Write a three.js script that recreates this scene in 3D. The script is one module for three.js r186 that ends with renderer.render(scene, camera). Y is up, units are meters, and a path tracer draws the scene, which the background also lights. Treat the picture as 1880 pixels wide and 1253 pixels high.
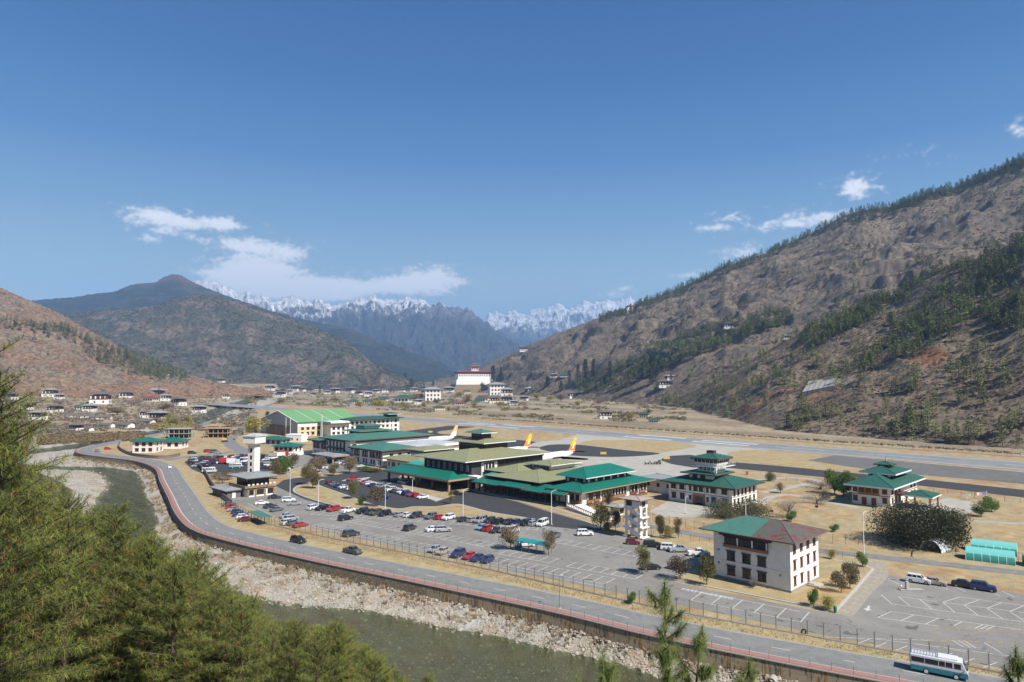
import * as THREE from 'three';
import { mergeGeometries, mergeVertices } from 'three/addons/utils/BufferGeometryUtils.js';
import { RoundedBoxGeometry } from 'three/addons/geometries/RoundedBoxGeometry.js';
import { MarchingCubes } from 'three/addons/objects/MarchingCubes.js';
import { FontLoader } from 'three/addons/loaders/FontLoader.js';
import { createNoise2D, createNoise3D } from 'simplex-noise';

// ---------------------------------------------------------------- camera, sky, sun, exposure
const scene = new THREE.Scene();
const EYE = 42, FOCAL = 1260, PITCH = Math.atan(71.5 / FOCAL);
const camera = new THREE.PerspectiveCamera(2 * Math.atan(626.5 / FOCAL) * 180 / Math.PI, 1880 / 1253, 0.5, 60000);
camera.position.set(0, EYE, 0);
camera.rotation.set(PITCH, 0, 0);
scene.add(camera);
const renderer = new THREE.WebGLRenderer({ antialias: true });
renderer.toneMapping = THREE.LinearToneMapping;
renderer.toneMappingExposure = 1.75;
renderer.shadowMap.enabled = true;

let seed = 7;
const rnd = () => { seed = (seed + 0x6d2b79f5) | 0; let t = Math.imul(seed ^ (seed >>> 15), 1 | seed); t = (t + Math.imul(t ^ (t >>> 7), 61 | t)) ^ t; return ((t ^ (t >>> 14)) >>> 0) / 4294967296; };
const rr = (a, b) => a + (b - a) * rnd();
const pick = (a) => a[Math.floor(rnd() * a.length)];
const N2 = createNoise2D(rnd), N3 = createNoise3D(rnd);
const fbm2 = (x, y, o = 4) => { let s = 0, a = 0.5, n = 0; for (let i = 0; i < o; i++) { s += a * N2(x, y); n += a; x *= 2.03; y *= 2.03; a *= 0.5; } return s / n; };
const fbm3 = (x, y, z, o = 4) => { let s = 0, a = 0.5, n = 0; for (let i = 0; i < o; i++) { s += a * N3(x, y, z); n += a; x *= 2.03; y *= 2.03; z *= 2.03; a *= 0.5; } return s / n; };
const ridged = (x, y, o = 4) => { let s = 0, a = 0.5, n = 0; for (let i = 0; i < o; i++) { s += a * (1 - 2 * Math.abs(N2(x, y))); n += a; x *= 2.07; y *= 2.07; a *= 0.5; } return s / n; };
const { clamp, lerp, smoothstep } = THREE.MathUtils;
const ss = (x, a, b) => smoothstep(x, a, b);

// The survey: from a sight line of the photograph to places in metres (x right, d ahead of the lookout; z = -d).
function sight(px, py) {
  const x = (px - 940) / FOCAL, y = (626.5 - py) / FOCAL, c = Math.cos(PITCH), s = Math.sin(PITCH);
  return [x, y * c + s, c - y * s];
}
const G = (px, py, h = 0) => { const [x, y, d] = sight(px, py), t = (h - EYE) / y; return [x * t, d * t]; };
const AT = (px, py, dist) => { const [x, y, d] = sight(px, py), t = dist / d; return [x * t, EYE + y * t, dist]; };
function toPx(x, y, d) {
  const c = Math.cos(PITCH), s = Math.sin(PITCH), yy = y - EYE, f = d * c + yy * s, v = yy * c - d * s;
  return [940 + FOCAL * x / f, 626.5 - FOCAL * v / f];
}
const Q = Math.SQRT1_2;
const UV = (u, v) => [(u + v) * Q, (v - u) * Q];                       // the airport's own axes, turned 45 degrees
const toUV = (x, d) => [(x - d) * Q, (x + d) * Q];

// sky: clear blue, paler towards the horizon, with small fair-weather clouds
const SUN_AZ = 46 * Math.PI / 180, SUN_EL = 48 * Math.PI / 180;
const sunDir = new THREE.Vector3(Math.sin(SUN_AZ) * Math.cos(SUN_EL), Math.sin(SUN_EL), Math.cos(SUN_AZ) * Math.cos(SUN_EL));
{
  const W = 4096, H = 2048, data = new Float32Array(W * H * 4);
  const clouds = [];
  const addCloud = (px, py, w, h, k) => { const [x, y, d] = sight(px, py); const az = Math.atan2(x, d), el = Math.atan2(y, Math.hypot(x, d)); clouds.push([az, el, w / FOCAL, h / FOCAL, k]); };
  for (const c of [[285, 400, 40, 16, 1.2], [305, 404, 30, 13, 1.0], [390, 412, 44, 12, 1.0], [415, 410, 22, 12, 0.9], [355, 418, 30, 9, 0.75], [297, 424, 26, 7, 0.85], [275, 440, 18, 7, 0.8], [340, 434, 16, 6, 0.6],
    [440, 452, 50, 13, 1.15], [490, 456, 56, 15, 1.2], [470, 480, 46, 14, 1.2], [535, 466, 26, 10, 0.9], [425, 505, 52, 19, 1.35], [480, 502, 70, 20, 1.4], [470, 528, 90, 18, 1.3], [540, 540, 100, 15, 1.3], [528, 496, 28, 9, 0.95], [580, 525, 58, 15, 1.3], [635, 520, 34, 13, 1.1], [600, 543, 70, 12, 1.2], [660, 530, 30, 7, 0.7],
    [710, 528, 40, 13, 1.2], [752, 519, 56, 17, 1.45], [805, 508, 44, 18, 1.5], [770, 533, 84, 13, 1.3], [838, 518, 26, 8, 0.6], [1574, 343, 27, 17, 1.5], [1570, 358, 14, 9, 0.8], [1460, 411, 66, 11, 1.25], [1500, 395, 75, 12, 0.62], [1360, 466, 34, 15, 1.4], [1312, 418, 28, 11, 1.0], [1355, 398, 32, 9, 0.7], [1270, 505, 24, 8, 1.1], [1150, 530, 13, 6, 1.1], [1660, 285, 28, 9, 0.6],
    [1875, 238, 14, 14, 1.1], [1740, 297, 18, 6, 0.55], [1125, 540, 26, 7, 0.7]]) addCloud(...c);
  for (let i = 0; i < 90; i++) {                                         // the same kind of clouds all round, low over the hills
    const az = rr(-Math.PI, Math.PI); if (Math.abs(az) < 0.72) continue;
    const el = rr(0.06, 0.3); clouds.push([az, el, rr(0.02, 0.09), rr(0.008, 0.02), rr(0.5, 1.2)]);
  }
  const stops = [[0, 0.36, 0.44, 0.44], [0.06, 0.325, 0.415, 0.435], [0.14, 0.245, 0.355, 0.41], [0.22, 0.125, 0.232, 0.355], [0.31, 0.046, 0.132, 0.295], [0.41, 0.022, 0.084, 0.23], [0.52, 0.011, 0.056, 0.182], [0.8, 0.009, 0.043, 0.148], [1.6, 0.008, 0.038, 0.13]];
  for (let j = 0; j < H; j++) {
    const el = ((j + 0.5) / H - 0.5) * Math.PI, e = Math.max(0, el);
    let k = 0; while (k < stops.length - 2 && stops[k + 1][0] < e) k++;
    const t = clamp((e - stops[k][0]) / (stops[k + 1][0] - stops[k][0]), 0, 1), base = [1, 2, 3].map((i) => lerp(stops[k][i], stops[k + 1][i], t));
    for (let i = 0; i < W; i++) {
      const lon = ((i + 0.5) / W - 0.5) * 2 * Math.PI, x = Math.cos(lon), z = Math.sin(lon);   // direction (cos, sin) in x, z
      const az = Math.atan2(x, -z);
      let [r, g, b] = base;
      const near = 1 + 0.10 * Math.max(0, Math.cos(el) * (x * sunDir.x + z * sunDir.z) + Math.sin(el) * sunDir.y) ** 6;
      r *= near; g *= near; b *= near;
      if (el > 0.005 && el < 0.42) {
        let dens = 0;
        for (const c of clouds) {
          let da = az - c[0]; if (da > Math.PI) da -= 2 * Math.PI; if (da < -Math.PI) da += 2 * Math.PI;
          da *= Math.cos(el); if (Math.abs(da) > 2.4 * c[2]) continue;
          const de = el - c[1]; if (Math.abs(de) > 2.6 * c[3]) continue;
          const low = de < 0 ? 1.35 : 1, q = (da / c[2]) ** 2 + (de * low / c[3]) ** 2;
          if (q < 6) dens += c[4] * Math.exp(-q * 0.9);
        }
        if (dens > 0.02) {
          const wx = 0.02 * fbm3(x * 20, el * 40, z * 20 + 9, 2), n = fbm3((x + wx) * 34, Math.sin(el) * 66, z * 34, 5) * 0.95 + fbm3(x * 120, Math.sin(el) * 200, (z + wx) * 120, 4) * 0.6;
          const a = ss(dens * 0.82 + n * 0.85, 0.26, 1.25) * 0.95, shade = 0.50 + 0.17 * clamp(0.55 * n + 0.6 * dens - 0.1, 0, 1);
          r = lerp(r, shade * 0.98, a); g = lerp(g, shade * 0.99, a); b = lerp(b, shade * 1.01, a);
        }
      }
      const o = (j * W + i) * 4; data[o] = r; data[o + 1] = g; data[o + 2] = b; data[o + 3] = 1;
    }
  }
  const sky = new THREE.DataTexture(data, W, H, THREE.RGBAFormat, THREE.FloatType);
  sky.mapping = THREE.EquirectangularReflectionMapping; sky.magFilter = THREE.LinearFilter; sky.needsUpdate = true;
  scene.background = sky; scene.environment = sky;
}
const sun = new THREE.DirectionalLight(new THREE.Color(1, 0.955, 0.88), 4.6);
sun.position.copy(sunDir).multiplyScalar(800); sun.castShadow = true; sun.shadow.radius = 1;
Object.assign(sun.shadow.camera, { left: -700, right: 700, top: 700, bottom: -700, near: 1, far: 3000 }); sun.shadow.mapSize.set(4096, 4096);
scene.add(sun); scene.add(sun.target);
scene.fog = new THREE.FogExp2(new THREE.Color(0.33, 0.58, 1.0), 0.000078);

// ---------------------------------------------------------------- helpers
const taken = new Map();
function numbered(name) { const n = taken.get(name) ?? 0; taken.set(name, n + 1); return n ? name + '_' + String(n).padStart(3, '0') : name; }
function tag(o, label, category, group, kind) { if (label) o.userData.label = label; if (category) o.userData.category = category; if (group) o.userData.group = group; if (kind) o.userData.kind = kind; return o; }
function thing(name, label, category, group) { const g = new THREE.Group(); g.name = numbered(name); scene.add(g); return tag(g, label, category, group); }
function part(parent, name, geo, mat) { const m = new THREE.Mesh(geo, mat); m.name = name; m.castShadow = m.receiveShadow = true; parent.add(m); return m; }
function solo(name, geo, mat, label, category, group, kind) { const m = part(scene, numbered(name), geo, mat); return tag(m, label, category, group, kind); }
function struct(name, geo, mat, label) { return tag(part(scene, numbered(name), geo, mat), label, null, null, 'structure'); }
function copyOf(proto, label, group) { const c = proto.clone(); c.name = numbered(proto.userData.base ?? proto.name.replace(/_\d{3}$/, '')); c.userData = { ...proto.userData }; delete c.userData.base; scene.add(c); if (label) c.userData.label = label; if (group) c.userData.group = group; return c; }
const ORD = ['first', 'second', 'third', 'fourth', 'fifth', 'sixth', 'seventh', 'eighth', 'ninth', 'tenth', 'eleventh', 'twelfth', 'thirteenth', 'fourteenth', 'fifteenth', 'sixteenth', 'seventeenth', 'eighteenth', 'nineteenth', 'twentieth'];

function tex(size, fn, metres, o = {}) {                                 // a tiling texture; fn(u, v in 0..1, tile noise) -> [r, g, b] in sRGB 0..255
  const data = new Uint8Array(size * size * 4), T = Math.PI * 2;
  const tn = (u, v, f, oct = 3) => { let s = 0, a = 0.5, n = 0; for (let i = 0; i < oct; i++) { const r = f / T; s += a * N3(Math.cos(u * T) * r + 7.3 * i, Math.sin(u * T) * r + Math.cos(v * T) * r * 1.0, Math.sin(v * T) * r + 31); n += a; a *= 0.5; f *= 2; } return s / n; };
  for (let j = 0; j < size; j++) for (let i = 0; i < size; i++) {
    const c = fn((i + 0.5) / size, (j + 0.5) / size, tn), k = (j * size + i) * 4;
    data[k] = clamp(c[0], 0, 255); data[k + 1] = clamp(c[1], 0, 255); data[k + 2] = clamp(c[2], 0, 255); data[k + 3] = 255;
  }
  const t = new THREE.DataTexture(data, size, size, THREE.RGBAFormat); t.wrapS = t.wrapT = THREE.RepeatWrapping; t.magFilter = THREE.LinearFilter; t.needsUpdate = true;
  if (!o.linear) t.colorSpace = THREE.SRGBColorSpace;
  t.repeat.set(1 / metres, 1 / (o.metresV ?? metres));
  return t;
}
const grey = (g) => [g, g, g];
function rescale(t, m, m2) { const c = t.clone(); c.repeat.set(1 / m, 1 / (m2 ?? m)); c.needsUpdate = true; return c; }
const std = (c, rough = 0.85, o = {}) => new THREE.MeshStandardMaterial({ color: Array.isArray(c) ? new THREE.Color().setRGB(...c) : new THREE.Color(c), roughness: rough, ...o });
function boxUV(geo) {                                                   // uv in metres, from the side each face looks to
  const g = geo.index ? geo.toNonIndexed() : geo, p = g.attributes.position, uv = new Float32Array(p.count * 2), a = new THREE.Vector3(), b = new THREE.Vector3(), c = new THREE.Vector3();
  for (let i = 0; i < p.count; i += 3) {
    a.fromBufferAttribute(p, i); b.fromBufferAttribute(p, i + 1); c.fromBufferAttribute(p, i + 2);
    const n = b.clone().sub(a).cross(c.clone().sub(a)), x = Math.abs(n.x), y = Math.abs(n.y), z = Math.abs(n.z);
    for (let k = 0; k < 3; k++) { const q = [a, b, c][k]; const w = y >= x && y >= z ? [q.x, q.z] : x >= z ? [q.z, q.y] : [q.x, q.y]; uv.set(w, (i + k) * 2); }
  }
  g.setAttribute('uv', new THREE.BufferAttribute(uv, 2));
  return g;
}
const cache = new Map();
function keep(key, make) { if (!cache.has(key)) cache.set(key, make()); return cache.get(key); }
const box = (w, h, d, x = 0, y = 0, z = 0) => new THREE.BoxGeometry(w, h, d).translate(x, y, z);      // centred in x and z, y is the centre too
const slab = (x0, x1, y0, y1, z0, z1) => box(x1 - x0, y1 - y0, z1 - z0, (x0 + x1) / 2, (y0 + y1) / 2, (z0 + z1) / 2);
const merge = (list) => { const a = list.map((g) => { const q = g.index ? g.toNonIndexed() : g.clone(); for (const k of Object.keys(q.attributes)) if (!['position', 'normal', 'uv'].includes(k)) q.deleteAttribute(k); if (!q.attributes.normal) q.computeVertexNormals(); if (!q.attributes.uv) q.setAttribute('uv', new THREE.BufferAttribute(new Float32Array(q.attributes.position.count * 2), 2)); return q; }); return mergeGeometries(a); };
function tubeBetween(a, b, r0, r1 = r0, n = 6) {
  const A = new THREE.Vector3(...a), B = new THREE.Vector3(...b), d = B.clone().sub(A), g = new THREE.CylinderGeometry(r1, r0, d.length(), n, 1);
  g.applyQuaternion(new THREE.Quaternion().setFromUnitVectors(new THREE.Vector3(0, 1, 0), d.normalize())); g.translate(...A.add(B).multiplyScalar(0.5).toArray()); return g;
}
const smoothLine = (pts, n) => new THREE.CatmullRomCurve3(pts.map(([x, d]) => new THREE.Vector3(x, 0, -d)), false, 'centripetal').getSpacedPoints(n).map((p) => [p.x, -p.z]);
const pxLine = (pts, h = 0) => pts.map(([a, b]) => G(a, b, h));
function sheet(pts, y, closedSmooth = false) {                           // a flat sheet from an outline in (x, d)
  if (closedSmooth) pts = new THREE.CatmullRomCurve3(pts.map(([x, d]) => new THREE.Vector3(x, 0, -d)), true, 'centripetal').getSpacedPoints(pts.length * 7).map((p) => [p.x, -p.z]);
  const g = new THREE.ShapeGeometry(new THREE.Shape(pts.map(([x, d]) => new THREE.Vector2(x, d)))); g.rotateX(-Math.PI / 2); g.translate(0, y, 0);
  const p = g.attributes.position, uv = g.attributes.uv; for (let i = 0; i < p.count; i++) uv.setXY(i, p.getX(i), p.getZ(i));
  return g;
}
const pxSheet = (pts, y, smooth) => sheet(pxLine(pts), y, smooth);
function normalsOf(line) { return line.map((p, i) => { const a = line[Math.max(0, i - 1)], b = line[Math.min(line.length - 1, i + 1)], dx = b[0] - a[0], dd = b[1] - a[1], l = Math.hypot(dx, dd); return [-dd / l, dx / l]; }); }
const offset = (line, o) => { const n = normalsOf(line); return line.map((p, i) => [p[0] + n[i][0] * o, p[1] + n[i][1] * o]); };
function ribbon(line, a, b, y, thick = 0) {                              // a band between two offsets of a line, with kerb faces if thick
  const L = offset(line, a), R = offset(line, b), P = [], I = [], U = []; let s = 0;
  for (let i = 0; i < line.length; i++) {
    if (i) s += Math.hypot(line[i][0] - line[i - 1][0], line[i][1] - line[i - 1][1]);
    P.push(L[i][0], y, -L[i][1], R[i][0], y, -R[i][1]); U.push(s, a, s, b);
    if (thick) { P.push(L[i][0], y - thick, -L[i][1], R[i][0], y - thick, -R[i][1]); U.push(s, a - thick, s, b + thick); }
  }
  const k = thick ? 4 : 2;
  for (let i = 0; i + 1 < line.length; i++) {
    const o = i * k, q = o + k; I.push(o, q, o + 1, o + 1, q, q + 1);
    if (thick) I.push(o + 2, q + 2, o, o, q + 2, q, o + 1, q + 1, o + 3, o + 3, q + 1, q + 3);
  }
  const g = new THREE.BufferGeometry(); g.setAttribute('position', new THREE.Float32BufferAttribute(P, 3)); g.setAttribute('uv', new THREE.Float32BufferAttribute(U, 2)); g.setIndex(I);
  const flat = g.toNonIndexed(); flat.computeVertexNormals();
  if (flat.attributes.normal.getY(0) < 0) { const ix = []; for (let i = 0; i < I.length; i += 3) ix.push(I[i], I[i + 2], I[i + 1]); g.setIndex(ix); const f2 = g.toNonIndexed(); f2.computeVertexNormals(); return f2; }
  return flat;
}
function segDist(x, d, line) {                                           // distance to a polyline, side (+ left of its direction), and where along it
  let best = 1e9, side = 1, at = 0, seg = 0;
  for (let i = 0; i + 1 < line.length; i++) {
    const ax = line[i][0], ad = line[i][1], bx = line[i + 1][0] - ax, bd = line[i + 1][1] - ad, px = x - ax, pd = d - ad;
    const t = clamp((px * bx + pd * bd) / (bx * bx + bd * bd), 0, 1), ex = px - bx * t, ed = pd - bd * t, q = ex * ex + ed * ed;
    if (q < best) { best = q; side = bx * pd - bd * px >= 0 ? 1 : -1; at = i + t; seg = i; }
  }
  return [Math.sqrt(best), side, at];
}
const inPoly = (x, y, poly) => { let c = false; for (let i = 0, j = poly.length - 1; i < poly.length; j = i++) { const [xi, yi] = poly[i], [xj, yj] = poly[j]; if ((yi > y) !== (yj > y) && x < (xj - xi) * (y - yi) / (yj - yi) + xi) c = !c; } return c; };

// textures shared by many surfaces
const T = {};
T.speck = tex(256, (u, v, n) => grey(228 + 30 * n(u, v, 24, 4)), 4);
T.coarse = tex(256, (u, v, n) => grey(220 + 60 * n(u, v, 6, 5)), 60);
T.asphalt = tex(512, (u, v, n) => { const a = 228 + 18 * n(u, v, 5, 4) + 24 * n(u, v, 90, 2) + (n(u, v, 3, 2) > 0.45 ? -14 : 0); return [a, a, a * 0.985]; }, 18);
T.lot = tex(1024, (u, v, n) => { const st = n(u * 1.0, v * 1.0, 3, 4), w = n(u, v, 9, 4), f = n(u, v, 120, 2), oil = n(u + 0.4, v, 14, 3), crack = Math.abs(n(u, v, 7, 3)); let a = 226 + 16 * st + 14 * w + 16 * f; if (oil > 0.5) a -= 60 * ss(oil, 0.5, 0.66); if (crack < 0.012) a -= 26; return [a, a * 0.99, a * 0.965]; }, 64);
T.concrete = tex(512, (u, v, n) => { const j = (Math.min(u * 4 % 1, v * 4 % 1) < 0.02) ? -46 : 0, a = 230 + 16 * n(u, v, 4, 4) + 14 * n(u, v, 70, 2) + j * 0.8; return [a, a * 0.985, a * 0.95]; }, 24);
T.plaster = tex(256, (u, v, n) => { const a = 240 + 9 * n(u, v, 3, 4) + 8 * n(u, v, 40, 2); return [a, a * 0.99, a * 0.97]; }, 7);
T.roofSheet = tex(256, (u, v, n) => { const rib = (u * 12 % 1) < 0.12 ? -30 : 0, a = 234 + 16 * n(u, v, 4, 4) + rib + (Math.floor(u * 12) % 3 === 1 ? -6 : 0); return grey(a); }, 6);
T.roofBump = tex(256, (u) => { const q = u * 12 % 1; return grey(q < 0.12 ? 255 : 60); }, 6, { linear: true });
T.grain = tex(256, (u, v, n) => grey(128 + 110 * n(u, v, 20, 4)), 5, { linear: true });
T.stone = tex(512, (u, v, n) => { const X = u * 16, Y = v * 16; let f1 = 9, f2 = 9, id = 0; for (let a = -1; a <= 1; a++) for (let b = -1; b <= 1; b++) { const cx = Math.floor(X) + a, cy = Math.floor(Y) + b, m = (k) => ((k % 16) + 16) % 16, h = Math.sin(m(cx) * 127.1 + m(cy) * 311.7) * 43758.5453, h2 = Math.sin(m(cx) * 269.5 + m(cy) * 183.3) * 43758.5453, dx = cx + 0.2 + 0.6 * (h - Math.floor(h)) - X, dy = cy + 0.2 + 0.6 * (h2 - Math.floor(h2)) - Y, q = Math.hypot(dx, dy); if (q < f1) { f2 = f1; f1 = q; id = h - Math.floor(h); } else if (q < f2) f2 = q; } const e = f2 - f1 < 0.1 ? 0.62 : 1, a = (185 + 65 * id + 16 * n(u, v, 40, 3)) * e; return [a, a * 0.95, a * 0.86]; }, 5.6);
T.stain = tex(512, (u, v, n) => { const streak = n(u, v * 0.06, 26, 4), p = n(u, v, 5, 4), rust = n(u + 0.37, v * 0.04, 14, 3); let a = 226 + 20 * p + 16 * n(u, v, 60, 2); let r = a, g = a * 0.955, b = a * 0.87; if (streak > 0.12) { const k = 1 - 0.34 * ss(streak, 0.12, 0.45); r *= k; g *= k; b *= k; } if (rust > 0.22) { const k = ss(rust, 0.22, 0.5) * 0.55; g *= 1 - 0.28 * k; b *= 1 - 0.62 * k; } if ((v * 5.2 + 0.03 * n(u, v, 8, 2)) % 1 < 0.03) { r *= 0.72; g *= 0.72; b *= 0.72; } return [r, g, b]; }, 16, { metresV: 5.2 });
T.gravel = tex(512, (u, v, n) => { const a = 222 + 45 * n(u, v, 60, 3) + 25 * n(u, v, 9, 3); return [a, a * 0.98, a * 0.94]; }, 9);
T.grassy = tex(1024, (u, v, n) => { const p = n(u, v, 8, 5), q = n(u + 0.31, v + 0.2, 5, 4), a = 222 + 26 * n(u, v, 90, 3) + 24 * p, o = ss(q, 0.12, 0.45), g = ss(-q, 0.2, 0.5); return [a - 10 * g, a * (0.985 - 0.1 * o), a * (0.95 - 0.17 * o + 0.05 * g)]; }, 38);
T.ripple = tex(512, (u, v, n) => grey(128 + 60 * n(u, v * 1.0, 18, 4) + 50 * n(u, v, 60, 2)), 9, { linear: true });
const M = {
  white: std([0.86, 0.85, 0.825], 0.85, { map: T.plaster }), cream: std([0.66, 0.57, 0.38], 0.85, { map: T.plaster }), greyWall: std([0.42, 0.43, 0.45], 0.8, { map: T.plaster }),
  timber: std([0.095, 0.045, 0.028], 0.7), darkTimber: std([0.045, 0.028, 0.022], 0.75), redTimber: std([0.20, 0.055, 0.03], 0.7), ochreTimber: std([0.30, 0.15, 0.065], 0.7),
  glass: std([0.02, 0.024, 0.028], 0.08, { metalness: 0.0 }), glassPale: std([0.13, 0.145, 0.16], 0.1),
  green: std([0.012, 0.185, 0.128], 0.42, { map: T.roofSheet, bumpMap: T.roofBump, bumpScale: 0.04 }), greenOld: std([0.075, 0.215, 0.16], 0.55, { map: T.roofSheet, bumpMap: T.roofBump, bumpScale: 0.04 }),
  greenDark: std([0.03, 0.125, 0.088], 0.5, { map: T.roofSheet, bumpMap: T.roofBump, bumpScale: 0.04 }), lime: std([0.19, 0.42, 0.165], 0.5, { map: T.roofSheet, bumpMap: T.roofBump, bumpScale: 0.04 }),
  olive: std([0.30, 0.30, 0.15], 0.6, { map: T.roofSheet, bumpMap: T.roofBump, bumpScale: 0.04 }), turquoise: std([0.03, 0.40, 0.36], 0.5, { map: T.roofSheet, bumpMap: T.roofBump, bumpScale: 0.03 }),
  tin: std([0.36, 0.37, 0.37], 0.5, { map: T.roofSheet, bumpMap: T.roofBump, bumpScale: 0.03 }), tinPale: std([0.55, 0.56, 0.58], 0.45, { map: T.roofSheet, bumpMap: T.roofBump, bumpScale: 0.03 }), tinBrown: std([0.17, 0.14, 0.125], 0.7, { map: T.roofSheet }),
  redRoof: std([0.30, 0.055, 0.05], 0.6, { map: T.roofSheet }), fascia: std([0.72, 0.71, 0.68], 0.7), fasciaTan: std([0.36, 0.24, 0.14], 0.7),
  asphalt: std([0.27, 0.262, 0.245], 0.9, { map: T.lot }), darkAsphalt: std([0.05, 0.05, 0.053], 0.88, { map: T.asphalt }), road: std([0.24, 0.238, 0.23], 0.88, { map: T.asphalt }), runway: std([0.27, 0.275, 0.28], 0.85, { map: rescale(T.asphalt, 46) }),
  shoulder: std([0.165, 0.16, 0.155], 0.9, { map: rescale(T.asphalt, 40) }), concrete: std([0.47, 0.455, 0.42], 0.85, { map: T.concrete }), paint: std([0.66, 0.66, 0.64], 0.7, { map: T.speck }), yellowPaint: std([0.55, 0.38, 0.05], 0.7, { map: T.speck }), kerb: std([0.52, 0.50, 0.46], 0.85, { map: T.speck }),
  pavers: std([0.40, 0.20, 0.165], 0.85, { map: T.speck }), stoneWall: std([0.34, 0.31, 0.26], 0.9, { map: T.stone, bumpMap: T.stone, bumpScale: 0.06 }), stainWall: std([0.40, 0.35, 0.275], 0.9, { map: T.stain, bumpMap: T.grain, bumpScale: 0.02 }),
  dryGrass: std([0.47, 0.375, 0.205], 0.95, { map: T.grassy, bumpMap: T.grain, bumpScale: 0.1 }), steel: std([0.10, 0.095, 0.09], 0.6), whitePole: std([0.70, 0.71, 0.72], 0.5), bark: std([0.085, 0.06, 0.042], 0.95), wire: std([0.16, 0.16, 0.16], 0.6),
};

// ---------------------------------------------------------------- the land
const WALL = smoothLine([[300, -40], [200, 18], [120, 62], [57, 95.4], [41, 104.2], [23, 115.3], [8.5, 126.3], [-18, 143.8], [-48, 163.3], [-75, 182.5], [-89, 194.6], [-102, 212.5], [-124, 250], [-146, 287.6], [-172.6, 333], [-197, 360], [-224, 378], [-246, 394], [-262, 414], [-270, 440], [-277, 480], [-280, 524], [-286, 588], [-318, 756], [-360, 928], [-450, 1300], [-640, 2000]], 420);
const WALLC = WALL.filter((_, i) => i % 3 === 0 || i === WALL.length - 1);
const RIVER = [[150, 8, 12], [110, 36, 12], [80, 60, 12], [48, 81.5, 12], [32, 90.5, 12], [15, 101.5, 12], [-10, 116.5, 11.5], [-33, 126, 14], [-60, 134, 14], [-88, 156, 12], [-112, 196, 10], [-125, 226, 9], [-141, 252, 9], [-160, 286, 7.5], [-172, 310, 6.5], [-196, 345, 7], [-214, 359, 6], [-250, 364, 5], [-285, 380, 6], [-308, 405, 8], [-312, 429, 9], [-304, 470, 9.5], [-304, 515, 9.5], [-308, 575, 10], [-318, 651, 11], [-368, 822, 13], [-415, 955, 14], [-520, 1300, 16], [-720, 2000, 16]];
const HILLFOOT = [[260, -60], [140, 12], [60, 68], [0, 84], [-40, 108], [-80, 146], [-112, 178], [-136, 212], [-180, 285], [-216, 325], [-280, 350], [-420, 352], [-900, 330]];
const WATER_Y = -4.1;
function land(x, d) {                                                    // height and what covers it
  const [wd, wside] = segDist(x, d, WALLC);
  if (wside < 0 || d < -200) {                                           // the airport's side of the retaining wall
    if (wd < 4.5) return [-4.6, 1];
    let h = 0, far = Math.hypot(x, d);
    if (far > 900 && x < 400) h = 0.5 * fbm2(x / 90, d / 90, 3);
    return [h, 0];
  }
  const [rd, rside, at] = segDist(x, d, RIVER), i = Math.min(Math.floor(at), RIVER.length - 2), hw = lerp(RIVER[i][2], RIVER[i + 1][2], at - i) + 1.6 * fbm2(x / 22, d / 22, 3);
  const [hd, hside] = segDist(x, d, HILLFOOT);
  let h, k = 2;
  const out = rd - hw;
  if (out < 0) h = -4.15 - 0.75 * ss(-out, 0, 5) - 0.25 * (fbm2(x / 5, d / 5, 2) + 0.5);
  else if (rside < 0) h = lerp(-4.15, -2.3, (out / (out + wd + 0.01)) ** 1.2) + 0.25 * fbm2(x / 6, d / 6, 3) * ss(out, 0, 2);  // between the water and the wall
  else h = -4.15 + 0.8 * ss(out, 0, 9) + 0.3 * fbm2(x / 14, d / 14, 3) * ss(out, 0, 4);
  if (rside > 0 && d > 395 || rside > 0 && hside < 0 && d > 360) {       // the village bank
    const up = ss(out, 12, 42) * 3.8, ramp = 26 * ss(out, 60, 760);
    h += up + ramp + (out > 30 ? 0.5 * fbm2(x / 60, d / 60, 3) : 0); if (out > 14) k = 4;
  }
  if (hside > 0 && hd > 0 && d < 395) {                                      // the pine-grown hillside of the lookout
    const t = Math.min(hd, 95), up = -3.6 + 0.52 * t + 1.1 * fbm2(x / 16, d / 16, 4) * ss(t, 0, 14) * ss(Math.hypot(x, d), 6, 26);
    if (up > h) { h = up; k = 3; }
  }
  return [h, k, out];
}
const landH = (x, d) => land(x, d)[0];
function onLand(px, py) {                                                // where a sight line meets the land
  const [x, y, d] = sight(px, py), t0 = (EYE - 28) / -y, t1 = Math.min(6000, (EYE + 6.5) / -y); let q = t0, t = t1;
  for (let i = 1; i <= 24; i++) { const m = lerp(t0, t1, i / 24); if (EYE + y * m < landH(x * m, d * m)) { t = m; break; } q = m; }
  for (let i = 0; i < 12; i++) { const m = (q + t) / 2; if (EYE + y * m < landH(x * m, d * m)) t = m; else q = m; }
  return [x * t, EYE + y * t, d * t];
}
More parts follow.
